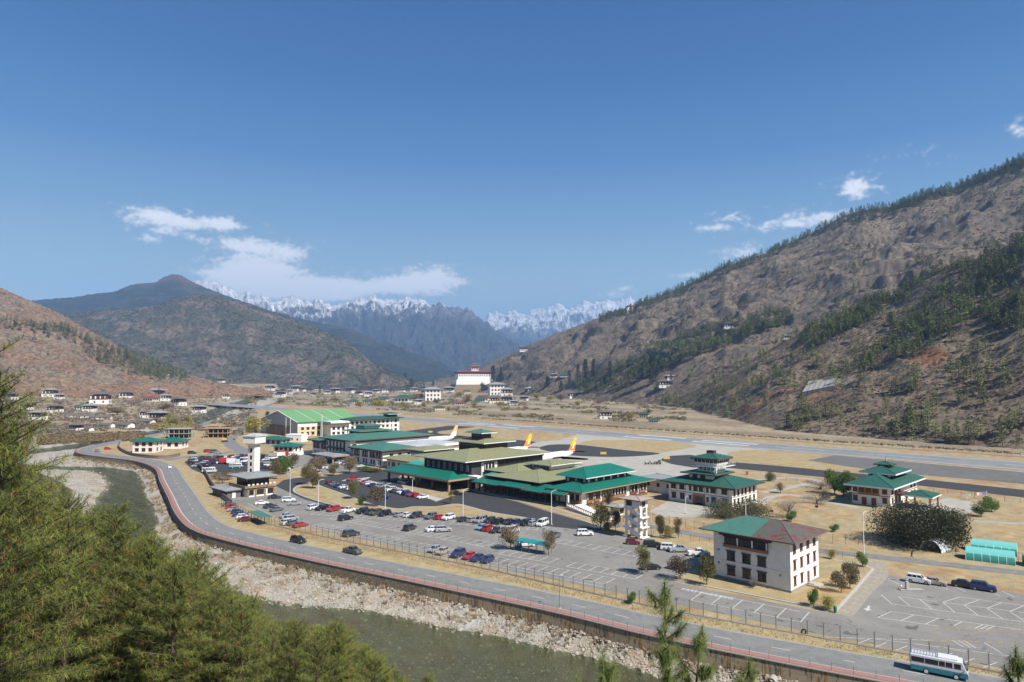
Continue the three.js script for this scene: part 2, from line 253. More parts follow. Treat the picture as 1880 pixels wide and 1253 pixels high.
{
  const NR = 430, NA = 560, P = [], C = [], U = [], I = [], R0 = 2.2, R1 = 9000;
  for (let j = 0; j <= NR; j++) for (let i = 0; i <= NA; i++) {
    const r = R0 * (R1 / R0) ** (j / NR), a = lerp(-1.05, 1.05, i / NA), x = r * Math.sin(a), d = r * Math.cos(a), [h, k, out] = land(x, d);
    P.push(x, h, -d); U.push(x, -d);
    const n1 = fbm2(x / 120, d / 120, 4), n2 = fbm2(x / 24 + 9, d / 24, 4), n3 = fbm2(x / 7, d / 7 + 5, 3);
    let c;
    if (k === 2) {
      const stone = [0.50, 0.475, 0.43], mud = [0.27, 0.21, 0.13], bed = [0.22, 0.185, 0.10];
      if (out < 0.2) c = bed.map((q, m) => lerp(q, [0.13, 0.135, 0.085][m], ss(n2 + 0.35 * n3, -0.2, 0.5)));
      else c = stone.map((q, m) => lerp(q, mud[m], ss(n2 + 0.5 * n3, 0.1, 0.6) * 0.75));
    } else if (k === 3) c = [0.14 + 0.05 * n2, 0.105 + 0.04 * n2, 0.055 + 0.02 * n2];
    else if (k === 1) c = [0.3, 0.28, 0.24];
    else {
      const [u, v] = toUV(x, d), straw = [0.47, 0.375, 0.215], soil = [0.43, 0.275, 0.15], field = [0.345, 0.29, 0.205], brush = [0.22, 0.18, 0.135];
      let t = ss(n2 + 0.6 * n1, 0.12, 0.62); c = straw.map((q, m) => lerp(q, soil[m], t * 0.9));
      const rv = 413 - 0.06 * u;
      const farm = k === 4 ? 0.8 : ss(v, rv + 62, rv + 84);
      if (farm > 0) {                                                    // bare winter paddies and brush beyond the runway and the river
        const cell = Math.floor(u / 31 + 1.3 * N2(u / 170, v / 170)) * 7.13 + Math.floor(v / 17 + 1.4 * N2(u / 140, v / 150 + 4)) * 3.71, q = Math.sin(cell * 91.7) * 0.5 + 0.5;
        const f = field.map((w, m) => lerp(w * (0.75 + 0.5 * q), brush[m], ss(n1 + 0.5 * n2, 0.15, 0.5) * (k === 4 ? 0.8 : 0.55)));
        c = c.map((w, m) => lerp(w, f[m], farm * (k === 4 && n2 > 0.1 ? 0.55 : 0.9)));
      }
    }
    const g = 1 + 0.2 * n3 + 0.12 * n2; C.push(c[0] * g, c[1] * g, c[2] * g);
  }
  for (let j = 0; j < NR; j++) for (let i = 0; i < NA; i++) { const o = j * (NA + 1) + i, q = o + NA + 1; I.push(o, o + 1, q, o + 1, q + 1, q); }
  const g = new THREE.BufferGeometry(); g.setAttribute('position', new THREE.Float32BufferAttribute(P, 3)); g.setAttribute('color', new THREE.Float32BufferAttribute(C, 3)); g.setAttribute('uv', new THREE.Float32BufferAttribute(U, 2)); g.setIndex(I); g.computeVertexNormals();
  struct('ground', g, new THREE.MeshStandardMaterial({ vertexColors: true, roughness: 0.95, map: T.grassy, bumpMap: T.grain, bumpScale: 0.12 }), 'dry straw coloured valley floor, river bank and hillside');
}
{                                                                        // the river
  const cl = smoothLine(RIVER.map(([x, d]) => [x, d]), 200), g = ribbon(cl, 24, -24, WATER_Y);
  const p = g.attributes.position, uv = g.attributes.uv; for (let i = 0; i < p.count; i++) uv.setXY(i, p.getX(i), p.getZ(i));
  struct('river_water', g, new THREE.MeshPhysicalMaterial({ color: new THREE.Color().setRGB(0.52, 0.60, 0.40), transmission: 1, thickness: 0, roughness: 0.06, ior: 1.33, bumpMap: T.ripple, bumpScale: 0.4 }), 'shallow clear green river over a stony bed');
}

// hills: each a slope from its foot to its crest and down the far side
const hills = {};
function hill(name, label, cols, o) {
  const nu = o.nu, nv = o.nv, nb = o.nb ?? Math.ceil(nv * 0.25), P = [], C = [], U = [], I = [], R = nv + nb;
  const px0 = cols[0][0], px1 = cols[cols.length - 1][0];
  const at = (px) => { let k = 0; while (k < cols.length - 2 && cols[k + 1][0] < px) k++; const a = cols[k], b = cols[k + 1], t = clamp((px - a[0]) / (b[0] - a[0]), 0, 1); return a.map((q, m) => lerp(q, b[m], t)); };
  const soft = (px) => { const w = o.soften ?? 0; if (!w) return at(px); const s = [0, 0, 0, 0, 0]; for (const q of [-1, -0.5, 0, 0.5, 1]) at(px + q * w).forEach((z, m) => { s[m] += z / 5; }); s[0] = px; return s; };
  for (let j = 0; j <= R; j++) for (let i = 0; i <= nu; i++) {
    const px = lerp(px0, px1, i / nu), [, cy, cd, fd, fh] = soft(px), v = j <= nv ? j / nv : 1 + (j - nv) / nb, cyy = cy + (o.jag ? o.jag * fbm2(px / (o.jagW ?? 14), 3.3, o.jagO ?? 4) * Math.min(1, v) ** (o.jagP ?? 9) : 0), [cx, ch] = AT(px, cyy, cd), [fx] = AT(px, 698, fd);
    let x, d, h;
    if (v <= 1) { x = lerp(fx, cx, v); d = lerp(fd, cd, v); const w = Math.pow(v, o.bow ?? 1); h = lerp(fh, ch, w); } else { const e = (v - 1) * (o.back ?? 0.7); x = cx + (cx - fx) * e; d = cd + (cd - fd) * e; h = ch - (ch - fh) * ss(e, 0, 1.1) * 0.9 - (v - 1) * 20; }
    const body = v <= 1 ? Math.sqrt(Math.sin(Math.PI * clamp(v, 0, 1) ** 0.9)) * (1 - ss(v, 0.86, 1)) * ss(v, 0.02, 0.2) : 0, S = o.scale;
    const gul = ridged((x * 0.8 + 40) / S + 0.25 * fbm2(x / S, d / S, 2), (d * 0.5 + h * 0.25) / S, 4), lump = fbm2(x / (S * 0.28) + 5, d / (S * 0.28) + h / (S * 0.4), 4);
    h += body * (o.amp * gul + o.amp * 0.35 * lump);
    if (o.cliff && v < 0.97) { const q = fbm2(x / 260 + 3, d / 260, 3) - 0.1; if (q > 0) { const st = 34, b = h / st, fl = Math.floor(b), fr = b - fl; h = lerp(h, (fl + ss(fr, 0.35, 0.75)) * st, ss(q, 0, 0.25) * 0.85 * body); } }
    P.push(x, h, -d); U.push(x, -d);
    C.push(0, 0, 0);
  }
  for (let j = 0; j < R; j++) for (let i = 0; i < nu; i++) { const a = j * (nu + 1) + i, b = a + nu + 1; I.push(a, a + 1, b, a + 1, b + 1, b); }
  const g = new THREE.BufferGeometry(); g.setAttribute('position', new THREE.Float32BufferAttribute(P, 3)); g.setAttribute('uv', new THREE.Float32BufferAttribute(U, 2)); g.setIndex(I); g.computeVertexNormals();
  const nn = g.attributes.normal;
  const H = hills[name] = { P, nu, nv, R, g, normalY: (k) => nn.getY(k) };
  H.sample = (a, b) => { const u = a * nu, v = b * nv, i = Math.min(nu - 1, Math.floor(u)), j = Math.min(nv - 1, Math.floor(v)), s = u - i, t = v - j, o0 = (j * (nu + 1) + i) * 3, o1 = o0 + 3, o2 = o0 + (nu + 1) * 3, o3 = o2 + 3; return [0, 1, 2].map((m) => lerp(lerp(P[o0 + m], P[o1 + m], s), lerp(P[o2 + m], P[o3 + m], s), t)); };
  H.find = (px, py) => { let best = 1e9, r = null; for (let b = 0; b <= 240; b++) for (let q = -3; q <= 3; q++) { const a = clamp((px - px0) / (px1 - px0) + q * 0.002, 0, 1), p = H.sample(a, b / 240), s = toPx(p[0], p[1], -p[2]), e = Math.hypot(s[0] - px, s[1] - py); if (e < best) { best = e; r = p; } } return r; };
  const spots = (o.patches ?? []).map(([px, py, r, c]) => [H.find(px, py), r, c]);
  for (let k = 0; k < P.length / 3; k++) { const x = P[k * 3], h = P[k * 3 + 1], d = -P[k * 3 + 2]; let c = o.color(x, h, d, nn.getY(k), H); for (const [q, r, pc] of spots) { const e = Math.hypot(x - q[0], h - q[1], d + q[2]) / r + 0.55 * fbm2(x / (r * 0.7), d / (r * 0.7), 3); if (e < 1.1) c = mixc(c, pc, ss(1.1 - e, 0, 0.25)); } C[k * 3] = c[0]; C[k * 3 + 1] = c[1]; C[k * 3 + 2] = c[2]; }
  g.setAttribute('color', new THREE.Float32BufferAttribute(C, 3));
  struct(o.kindName ?? 'hill', g, new THREE.MeshStandardMaterial({ vertexColors: true, roughness: 0.97, map: rescale(T.coarse, o.texM ?? 60), bumpMap: rescale(T.grain, o.bumpM ?? 12), bumpScale: o.bump ?? 1.2 }), label);
  return H;
}
const mixc = (a, b, t) => [lerp(a[0], b[0], t), lerp(a[1], b[1], t), lerp(a[2], b[2], t)];
const speckle = (c, x, d, s) => { const n = 1 + s * fbm2(x / 9, d / 9, 3); return [c[0] * n, c[1] * n, c[2] * n]; };

// far ranges first. columns: sight line x, crest y, crest distance, foot distance, foot height
const snowColor = (lo, hi, keepOut) => (x, h, d, ny) => {
  const n = ridged(x / 480, (h * 0.6 + d * 0.3) / 420, 5), m = fbm2(x / 900 + 2, d / 900, 4), k = fbm2(x / 70, (h + d) / 110, 4);
  const rock = mixc([0.10, 0.09, 0.088], [0.26, 0.225, 0.20], ss(k + 0.5 * n, -0.5, 0.7)), forest = mixc([0.045, 0.055, 0.04], [0.09, 0.085, 0.06], ss(k, -0.2, 0.5));
  const c = mixc(forest, rock, ss(h + 160 * m, lo - 330, lo - 120));
  return mixc(c, [0.88, 0.89, 0.91], ss(h + 240 * m + 260 * n + 120 * k + (keepOut ? keepOut(x, h, d) : 0), lo, hi) * ss(ny + 0.25 * k, 0.34, 0.5));
};
hill('snowRight', 'snow covered far mountain range behind the valley gap', [[860, 640, 15500, 12000, 0], [880, 598, 15500, 12000, 0], [897, 579, 15500, 12000, 0], [935, 574, 15500, 12000, 0], [965, 576, 15500, 12000, 0], [1000, 566, 15500, 12000, 0], [1020, 559, 15500, 12000, 0], [1045, 566, 15500, 12000, 0], [1072, 554, 15500, 12000, 0], [1100, 553, 15500, 12000, 0], [1130, 556, 15500, 12000, 0], [1150, 549, 15500, 12000, 0], [1190, 553, 15500, 12000, 0], [1240, 560, 15500, 12000, 0], [1400, 600, 15500, 12000, 0]],
  { nu: 520, nv: 120, amp: 260, scale: 900, jag: 7, jagW: 22, jagO: 2, color: snowColor(1120, 1260), texM: 900, bumpM: 420, bump: 40, kindName: 'snow_mountain' });
hill('snowLeft', 'jagged blue mountain range with snow along its crest', [[300, 560, 10500, 7600, 0], [340, 530, 10500, 7600, 0], [362, 514, 10500, 7600, 0], [382, 514, 10500, 7600, 0], [400, 520, 10500, 7600, 0], [430, 533, 10500, 7600, 0], [446, 541, 10500, 7600, 0], [453, 531, 10500, 7600, 0], [464, 543, 10500, 7600, 0], [482, 540, 10500, 7600, 0], [500, 554, 10500, 7600, 0], [522, 547, 10500, 7600, 0], [545, 544, 10500, 7600, 0], [556, 555, 10500, 7600, 0], [590, 550, 10500, 7600, 0], [610, 559, 10500, 7600, 0], [645, 551, 10500, 7600, 0], [688, 546, 10500, 7600, 0], [715, 552, 10500, 7600, 0], [745, 547, 10500, 7600, 0], [770, 548, 10500, 7600, 0], [790, 560, 10500, 7600, 0], [806, 555, 10500, 7600, 0], [822, 566, 10500, 7600, 0], [858, 566, 10500, 7600, 0], [880, 583, 10500, 7600, 0], [910, 605, 10500, 7600, 0], [945, 632, 10500, 7600, 0], [985, 655, 10500, 7600, 0], [1060, 690, 10500, 7600, 0]],
  { nu: 640, nv: 120, amp: 230, scale: 700, jag: 6, jagW: 16, jagO: 2, color: snowColor(1150, 1260, (x, h, d) => (x > -1250 ? -170 : 60)), texM: 800, bumpM: 340, bump: 36, kindName: 'snow_mountain' });
const woods = (dark, brown, bare, s) => (x, h, d, ny) => { const a = fbm2(x / s, d / s + h / (s * 0.6), 5), b = fbm2(x / (s * 0.22) + 4, d / (s * 0.22) + h / (s * 0.15), 4); const c = mixc(dark, brown, ss(a + 0.45 * b, -0.05, 0.4)); return mixc(c, bare, ss(b + 0.3 * a, 0.38, 0.7) * 0.8); };
hill('peak', 'dark forested mountain with a rounded bare brown summit', [[-40, 562, 6200, 4400, 0], [80, 550, 6200, 4400, 0], [135, 546, 6200, 4400, 0], [170, 540, 6200, 4400, 0], [210, 536, 6200, 4400, 0], [232, 526, 6200, 4400, 0], [250, 521, 6200, 4400, 0], [285, 519, 6200, 4400, 0], [300, 509, 6200, 4400, 0], [318, 503, 6200, 4400, 0], [332, 505, 6200, 4400, 0], [350, 516, 6200, 4400, 0], [380, 530, 6200, 4400, 0], [430, 548, 6200, 4400, 0], [500, 572, 6200, 4400, 0], [560, 588, 6200, 4400, 0], [640, 603, 6200, 4400, 0], [720, 632, 6200, 4400, 0], [790, 664, 6200, 4400, 0], [850, 694, 6200, 4400, 0], [900, 705, 6200, 4400, 0]],
  { nu: 380, nv: 90, amp: 95, scale: 900, jag: 1.6, jagW: 9, texM: 260, bumpM: 110, bump: 16, kindName: 'mountain', soften: 6, color: (x, h, d, ny) => { const b = woods([0.028, 0.042, 0.026], [0.075, 0.072, 0.042], [0.16, 0.12, 0.085], 900)(x, h, d, ny); return mixc(b, [0.17, 0.105, 0.085], ss(h + 60 * fbm2(x / 300, d / 300, 3), 880, 950)); } });
hill('mid', 'brown and green scrub covered hill closing the valley', [[-60, 580, 3700, 2750, 5], [60, 578, 3700, 2750, 5], [145, 574, 3700, 2750, 5], [217, 569, 3700, 2750, 5], [281, 562, 3700, 2750, 5], [330, 546, 3700, 2750, 5], [370, 538, 3700, 2750, 5], [395, 541, 3700, 2750, 5], [420, 549, 3700, 2750, 5], [489, 569, 3700, 2750, 4], [553, 592, 3650, 2750, 4], [630, 623, 3500, 2700, 3], [681, 664, 3400, 2700, 2], [717, 686, 3300, 2700, 1], [750, 706, 3200, 2650, 0], [800, 716, 3100, 2600, -2]],
  { nu: 400, nv: 130, amp: 62, scale: 560, jag: 2, jagW: 9, texM: 150, bumpM: 46, bump: 7, soften: 8, kindName: 'hill', color: (x, h, d, ny) => { const b = woods([0.125, 0.122, 0.075], [0.26, 0.195, 0.145], [0.38, 0.285, 0.215], 260)(x, h, d, ny); return mixc(b, [0.36, 0.19, 0.12], ss(fbm2(x / 190 + 8, d / 190 + h / 60, 3) - h / 420, 0.28, 0.5)); } });
const soilL = [0.365, 0.225, 0.135], dryL = [0.36, 0.275, 0.18];
hill('left', 'bare red brown hillside above the village', [[-260, 470, 1750, 1180, -6], [-80, 500, 1750, 1200, -6], [0, 528, 1750, 1240, -6], [40, 546, 1750, 1260, -6], [100, 571, 1760, 1280, -6], [150, 599, 1780, 1300, -6], [200, 627, 1800, 1320, -6], [260, 656, 1850, 1350, -6], [320, 681, 1900, 1400, -6], [380, 697, 1950, 1500, -6], [430, 709, 2050, 1650, -6], [470, 717, 2100, 1750, 2], [500, 722, 2150, 1850, -4]],
  { nu: 320, nv: 110, amp: 15, scale: 260, jag: 1.6, jagW: 8, soften: 10, texM: 60, bumpM: 16, bump: 2, bow: 1.12, color: (x, h, d, ny) => { const a = fbm2(x / 150, d / 150 + h / 80, 5), b = fbm2(x / 26, d / 26 + h / 16, 4); let c = mixc(soilL, dryL, ss(a, -0.25, 0.35)); c = mixc(c, [0.16, 0.125, 0.085], ss(b, 0.05, 0.5) * 0.75); return mixc(c, [0.40, 0.235, 0.125], ss(36 - h + 5 * b, 0, 10) * 0.8); } });

const slopeR = (x, h, d, ny) => {
  const a = fbm2(x / 170, d / 170 + h / 90, 5), b = fbm2(x / 22, d / 22 + h / 14, 4), rocky = ss(0.80 - ny, 0.0, 0.2);
  let c = mixc([0.385, 0.29, 0.19], [0.285, 0.21, 0.145], ss(a, -0.3, 0.35)); c = mixc(c, [0.165, 0.13, 0.085], ss(b, 0.0, 0.5) * 0.75);
  c = mixc(c, [0.41, 0.315, 0.20], ss(-b - 0.2 * a, 0.22, 0.55) * 0.6);
  return mixc(c, [0.185, 0.16, 0.14], rocky * 0.7);
};
hill('back', 'high rocky brown mountainside above the far side of the valley', [[780, 716, 3300, 2600, -6], [830, 700, 3150, 2500, 0], [860, 690, 3050, 2350, 0], [890, 670, 2950, 2200, 0], [930, 652, 2850, 2000, 0], [965, 636, 2750, 1850, 0], [1000, 622, 2650, 1700, 0], [1060, 598, 2550, 1520, 0], [1110, 579, 2450, 1400, 0], [1150, 571, 2400, 1300, 0], [1175, 556, 2350, 1250, 0], [1250, 528, 2250, 1130, 0], [1290, 509, 2180, 1080, 4], [1330, 488, 2100, 1050, 8], [1380, 476, 2050, 1020, 14], [1440, 450, 2000, 1000, 18], [1500, 423, 1950, 980, 22], [1545, 398, 1900, 960, 28], [1580, 387, 1870, 950, 30], [1640, 378, 1800, 940, 36], [1700, 356, 1740, 930, 40], [1750, 345, 1690, 920, 46], [1800, 325, 1640, 910, 50], [1880, 291, 1560, 900, 50], [2050, 225, 1480, 880, 50], [2300, 160, 1400, 860, 50]],
  { nu: 460, nv: 170, amp: 42, scale: 430, jag: 2.2, jagW: 9, soften: 5, cliff: true, texM: 70, bumpM: 18, bump: 3.2, bow: 0.92, color: (x, h, d, ny) => mixc(slopeR(x, h, d, ny), [0.33, 0.265, 0.195], 0.35) });
hill('front', 'pine dotted brown hillside beside the runway', [[1215, 748, 1180, 1120, -3], [1250, 728, 1170, 1040, -2], [1290, 712, 1150, 860, -2], [1330, 690, 1130, 760, -1.5], [1380, 660, 1090, 640, -1.5], [1430, 632, 1050, 570, -1.5], [1480, 606, 1010, 540, -1.5], [1540, 582, 970, 515, -1.5], [1600, 556, 930, 495, -1.5], [1650, 538, 900, 478, -1.5], [1690, 514, 870, 464, -1.5], [1730, 492, 850, 452, -1.5], [1780, 478, 820, 440, -1.5], [1830, 462, 790, 428, -1.5], [1880, 432, 760, 416, -1.5], [1980, 395, 720, 400, -1.5], [2150, 330, 690, 385, -1.5], [2500, 250, 650, 370, -1.5]],
  { nu: 420, nv: 170, amp: 13, scale: 190, jag: 2.2, jagW: 10, soften: 8, texM: 40, bumpM: 9, bump: 1.6, bow: 1.05, color: (x, h, d, ny) => slopeR(x, h, d, ny), patches: [[1400, 735, 16, [0.42, 0.24, 0.12]], [1375, 748, 14, [0.45, 0.26, 0.13]], [1335, 778, 24, [0.47, 0.29, 0.15]], [1312, 775, 18, [0.45, 0.28, 0.15]], [1470, 634, 12, [0.46, 0.26, 0.14]], [1710, 656, 13, [0.40, 0.19, 0.09]], [1690, 659, 9, [0.40, 0.19, 0.09]], [1450, 716, 12, [0.44, 0.27, 0.15]], [1550, 702, 9, [0.5, 0.42, 0.36]], [1500, 728, 12, [0.44, 0.25, 0.13]]] });

// ---------------------------------------------------------------- road, wall, pavements, airfield
const unitLine = new THREE.PlaneGeometry(1, 1).rotateX(-Math.PI / 2); { const uv = unitLine.attributes.uv; for (let i = 0; i < 4; i++) uv.setXY(i, uv.getX(i) * 0.15, uv.getY(i) * 4); }
function stripe(parent, name, a, b, w, y, mat = M.paint) {
  const m = part(parent, name, unitLine, mat), dx = b[0] - a[0], dd = b[1] - a[1];
  m.position.set((a[0] + b[0]) / 2, y, -(a[1] + b[1]) / 2); m.rotation.y = Math.atan2(-dx, dd); m.scale.set(w, 1, Math.hypot(dx, dd)); return m;
}
const iEnd = WALL.findIndex((p) => p[1] > 450), ROADLINE = WALL.slice(0, WALL.findIndex((p) => p[1] > 1400));
const NEARLINE = WALL.slice(0, iEnd);
{
  const road = struct('road', ribbon(ROADLINE, -1.5, -9.3, 0.03), M.road, 'two lane asphalt road following the river wall');
  const c = offset(ROADLINE, -5.35); let run = 0;
  for (let i = 0; i + 1 < c.length; i++) if (c[i][1] < 620) {            // broken centre line, about one dash in nine metres
    const L = Math.hypot(c[i + 1][0] - c[i][0], c[i + 1][1] - c[i][1]);
    for (let s = (9 - run % 9) % 9; s + 2.8 < L + 2.8; s += 9) { const t0 = s / L, t1 = Math.min(1.25, (s + 2.8) / L); stripe(road, 'lane_dash', [lerp(c[i][0], c[i + 1][0], t0), lerp(c[i][1], c[i + 1][1], t0)], [lerp(c[i][0], c[i + 1][0], t1), lerp(c[i][1], c[i + 1][1], t1)], 0.16, 0.045); }
    run += L;
  }
  const edges = part(road, 'edge_line', merge([ribbon(ROADLINE, -1.75, -1.9, 0.045), ribbon(ROADLINE, -8.95, -9.08, 0.045)]), M.paint);
  edges.userData.label = 'white edge lines of the road';
  struct('pavement', ribbon(NEARLINE, 0.05, -1.5, 0.17, 0.17), M.pavers, 'narrow red paved walkway along the top of the river wall');
  struct('kerb', ribbon(NEARLINE, -1.5, -1.68, 0.19, 0.19), M.kerb, 'pale kerb between the red pavement and the road');
  struct('verge', ribbon(WALL.slice(0, WALL.findIndex((p) => p[1] > 380)), -9.3, -13.6, 0.02), M.dryGrass, 'strip of dry grass between the road and the car park fence');
}
{                                                                        // retaining wall above the river, built panel by panel
  const wall = thing('retaining_wall', 'long river retaining wall, rubble masonry upstream and stained concrete downstream', 'wall');
  const A = NEARLINE, n = normalsOf(A);
  for (let i = 0; i + 1 < A.length; i++) {
    const stone = A[i][0] < -14.5, q = (p, m, o) => [p[0] + m[0] * o, p[1] + m[1] * o], gap = 0.012;
    const e = [q(A[i], n[i], -0.45), q(A[i + 1], n[i + 1], -0.45), q(A[i + 1], n[i + 1], 0.05 + (stone ? 0.03 : 0)), q(A[i], n[i], 0.05 + (stone ? 0.03 : 0))];
    const mid = (t) => [lerp(e[0][0], e[1][0], t), lerp(e[0][1], e[1][1], t)];
    const P = [], U = [], L = Math.hypot(e[1][0] - e[0][0], e[1][1] - e[0][1]), y1 = -0.02, y0 = -4.3;
    const c = [[lerp(e[3][0], e[2][0], gap / L * 2), lerp(e[3][1], e[2][1], gap / L * 2)], [lerp(e[2][0], e[3][0], gap / L * 2), lerp(e[2][1], e[3][1], gap / L * 2)], e[1], e[0]], s = i * 6.4;
    const batter = 0.35, quad = (a, b, ya, yb, u0, u1, tilt) => { const bt = tilt ? batter : 0, na = n[i]; const lo = (p) => [p[0] + na[0] * bt, ya, -(p[1] + na[1] * bt)], hi = (p) => [p[0], yb, -p[1]]; P.push(...lo(a), ...lo(b), ...hi(b), ...lo(a), ...hi(b), ...hi(a)); U.push(u0, ya, u1, ya, u1, yb, u0, ya, u1, yb, u0, yb); };
    quad(c[1], c[0], y0, y1, s + L, s, true); quad(c[2], c[1], y0, y1, 0, 0.4, false); quad(c[0], c[3], y0, y1, 0, 0.4, false);
    P.push(...[c[0], c[1], c[2], c[0], c[2], c[3]].flatMap((p) => [p[0], y1, -p[1]])); U.push(0, 0, L, 0, L, 0.4, 0, 0, L, 0.4, 0, 0.4);
    const g = new THREE.BufferGeometry(); g.setAttribute('position', new THREE.Float32BufferAttribute(P, 3)); g.setAttribute('uv', new THREE.Float32BufferAttribute(U, 2)); g.computeVertexNormals();
    part(wall, stone ? 'masonry_panel' : 'concrete_panel', g, stone ? M.stoneWall : M.stainWall);
  }
  part(wall, 'coping', ribbon(A, 0.22, -0.1, 0.1, 0.18), M.kerb);
  const pipe = part(wall, 'drain_pipe', new THREE.CylinderGeometry(0.62, 0.62, 1.6, 20, 1, true), std([0.34, 0.32, 0.29], 0.9, { side: THREE.DoubleSide })), [px, pd] = [38.2, 103.2];
  pipe.geometry.rotateX(Math.PI / 2); pipe.position.set(px, -2.0, -pd); pipe.rotation.y = -0.55; pipe.userData.label = 'round concrete drain pipe poking out of the wall';
}
const GR = {};
GR.lot = struct('parking_lot', pxSheet([[398, 915], [432, 905], [512, 896], [560, 918], [650, 941], [750, 949], [900, 957.5], [1000, 965.5], [1092, 975], [1140, 985], [1205, 1001], [1302, 1030], [1226, 1066], [1310, 1086], [1440, 1111], [1537, 1129], [1575, 1088], [1607, 1056], [1640, 1059], [1880, 1091], [2100, 1120], [2150, 1290], [1880, 1236], [1700, 1201], [1500, 1164], [1300, 1122], [1100, 1082], [900, 1041], [780, 1016], [640, 986], [560, 966], [500, 948], [450, 930]], 0.024), M.asphalt, 'grey asphalt car park with faded white bays');
struct('apron', pxSheet([[880, 830], [905, 820], [985, 812], [1030, 808], [1062, 797.3], [1250, 811], [1430, 826], [1340, 832], [1330, 840], [1345, 862], [1300, 885], [1215, 912], [1180, 880], [1060, 868], [960, 858]], 0.02), M.concrete, 'pale concrete aircraft apron behind the terminal');
struct('taxiway', pxSheet([[990.5, 824], [998, 819.5], [1016, 816.7], [1058, 816.9], [1100, 821], [1150, 827], [1211, 833], [1180, 837.5], [1130, 839.5], [1090, 839], [1058, 837.5], [1015, 831]], 0.036, true), M.darkAsphalt, 'dark oval of asphalt on the apron');
struct('taxiway', pxSheet([[1212.6, 845.4], [1218, 841], [1232, 837.5], [1268, 835.6], [1339, 848.5], [1430, 856], [1520, 865], [1700, 881], [1880, 900], [2060, 918], [2060, 936], [1880, 914], [1700, 893.5], [1520, 877.6], [1400, 865.5], [1347, 860.5], [1272, 859], [1233, 852.6]], 0.036), M.darkAsphalt, 'dark asphalt taxiway beyond the control tower');
struct('taxiway', pxSheet([[690, 812], [700, 800], [725, 794.5], [826, 782], [875, 784], [806, 792.3], [802, 794.5], [808, 797], [905, 805.5], [960, 809], [985, 812], [960, 822], [860, 828], [760, 826]], 0.028), M.darkAsphalt, 'dark asphalt apron behind the long terminal block');
struct('lawn', pxSheet([[1062, 816], [1070, 811], [1085, 809], [1180, 808.4], [1255, 813.8], [1279, 818.5], [1276, 821], [1262, 823.8], [1212, 832], [1150, 826], [1100, 820]], 0.044, false), M.dryGrass, 'dry grass patch between apron and runway');
struct('lawn', pxSheet([[1336, 832], [1360, 827.5], [1400, 826.6], [1500, 836], [1482, 846], [1560, 858], [1640, 868], [1500, 863], [1400, 852], [1345, 845]], 0.044), M.dryGrass, 'dry grass between the taxiway and the runway');
struct('stopway', pxSheet([[1484, 846], [1532, 836.5], [1880, 868], [2060, 884], [2060, 905], [1880, 889], [1640, 868], [1560, 857.5]], 0.05), M.shoulder, 'wide grey paved strip beside the runway');
{                                                                        // the runway, slightly askew to the terminal
  const line = []; for (let u = 320; u >= -1250; u -= 30) line.push(UV(u, 413 - 0.06 * u));
  const run = struct('runway', ribbon(line, -20.5, 20.5, 0.056), M.runway, 'long pale grey runway across the valley');
  part(run, 'edge_line', merge([ribbon(line, -16.2, -17.4, 0.068), ribbon(line, 16.2, 17.4, 0.068)]), M.paint);
  for (const [u, o] of [[-205, -6.5], [-205, 6.5], [-470, -6.5], [-470, 6.5], [-262, -10], [-262, 10], [-420, -10], [-420, 10]]) { const a = UV(u, 413 - 0.06 * u + o), b = UV(u - 42, 413 - 0.06 * (u - 42) + o); stripe(run, 'touchdown_marking', a, b, Math.abs(o) > 8 ? 4.5 : 4.5, 0.07); }
  for (let u = 200; u > -1000; u -= 60) stripe(run, 'centre_dash', UV(u, 413 - 0.06 * u), UV(u - 30, 413 - 0.06 * (u - 30)), 0.9, 0.07);
}
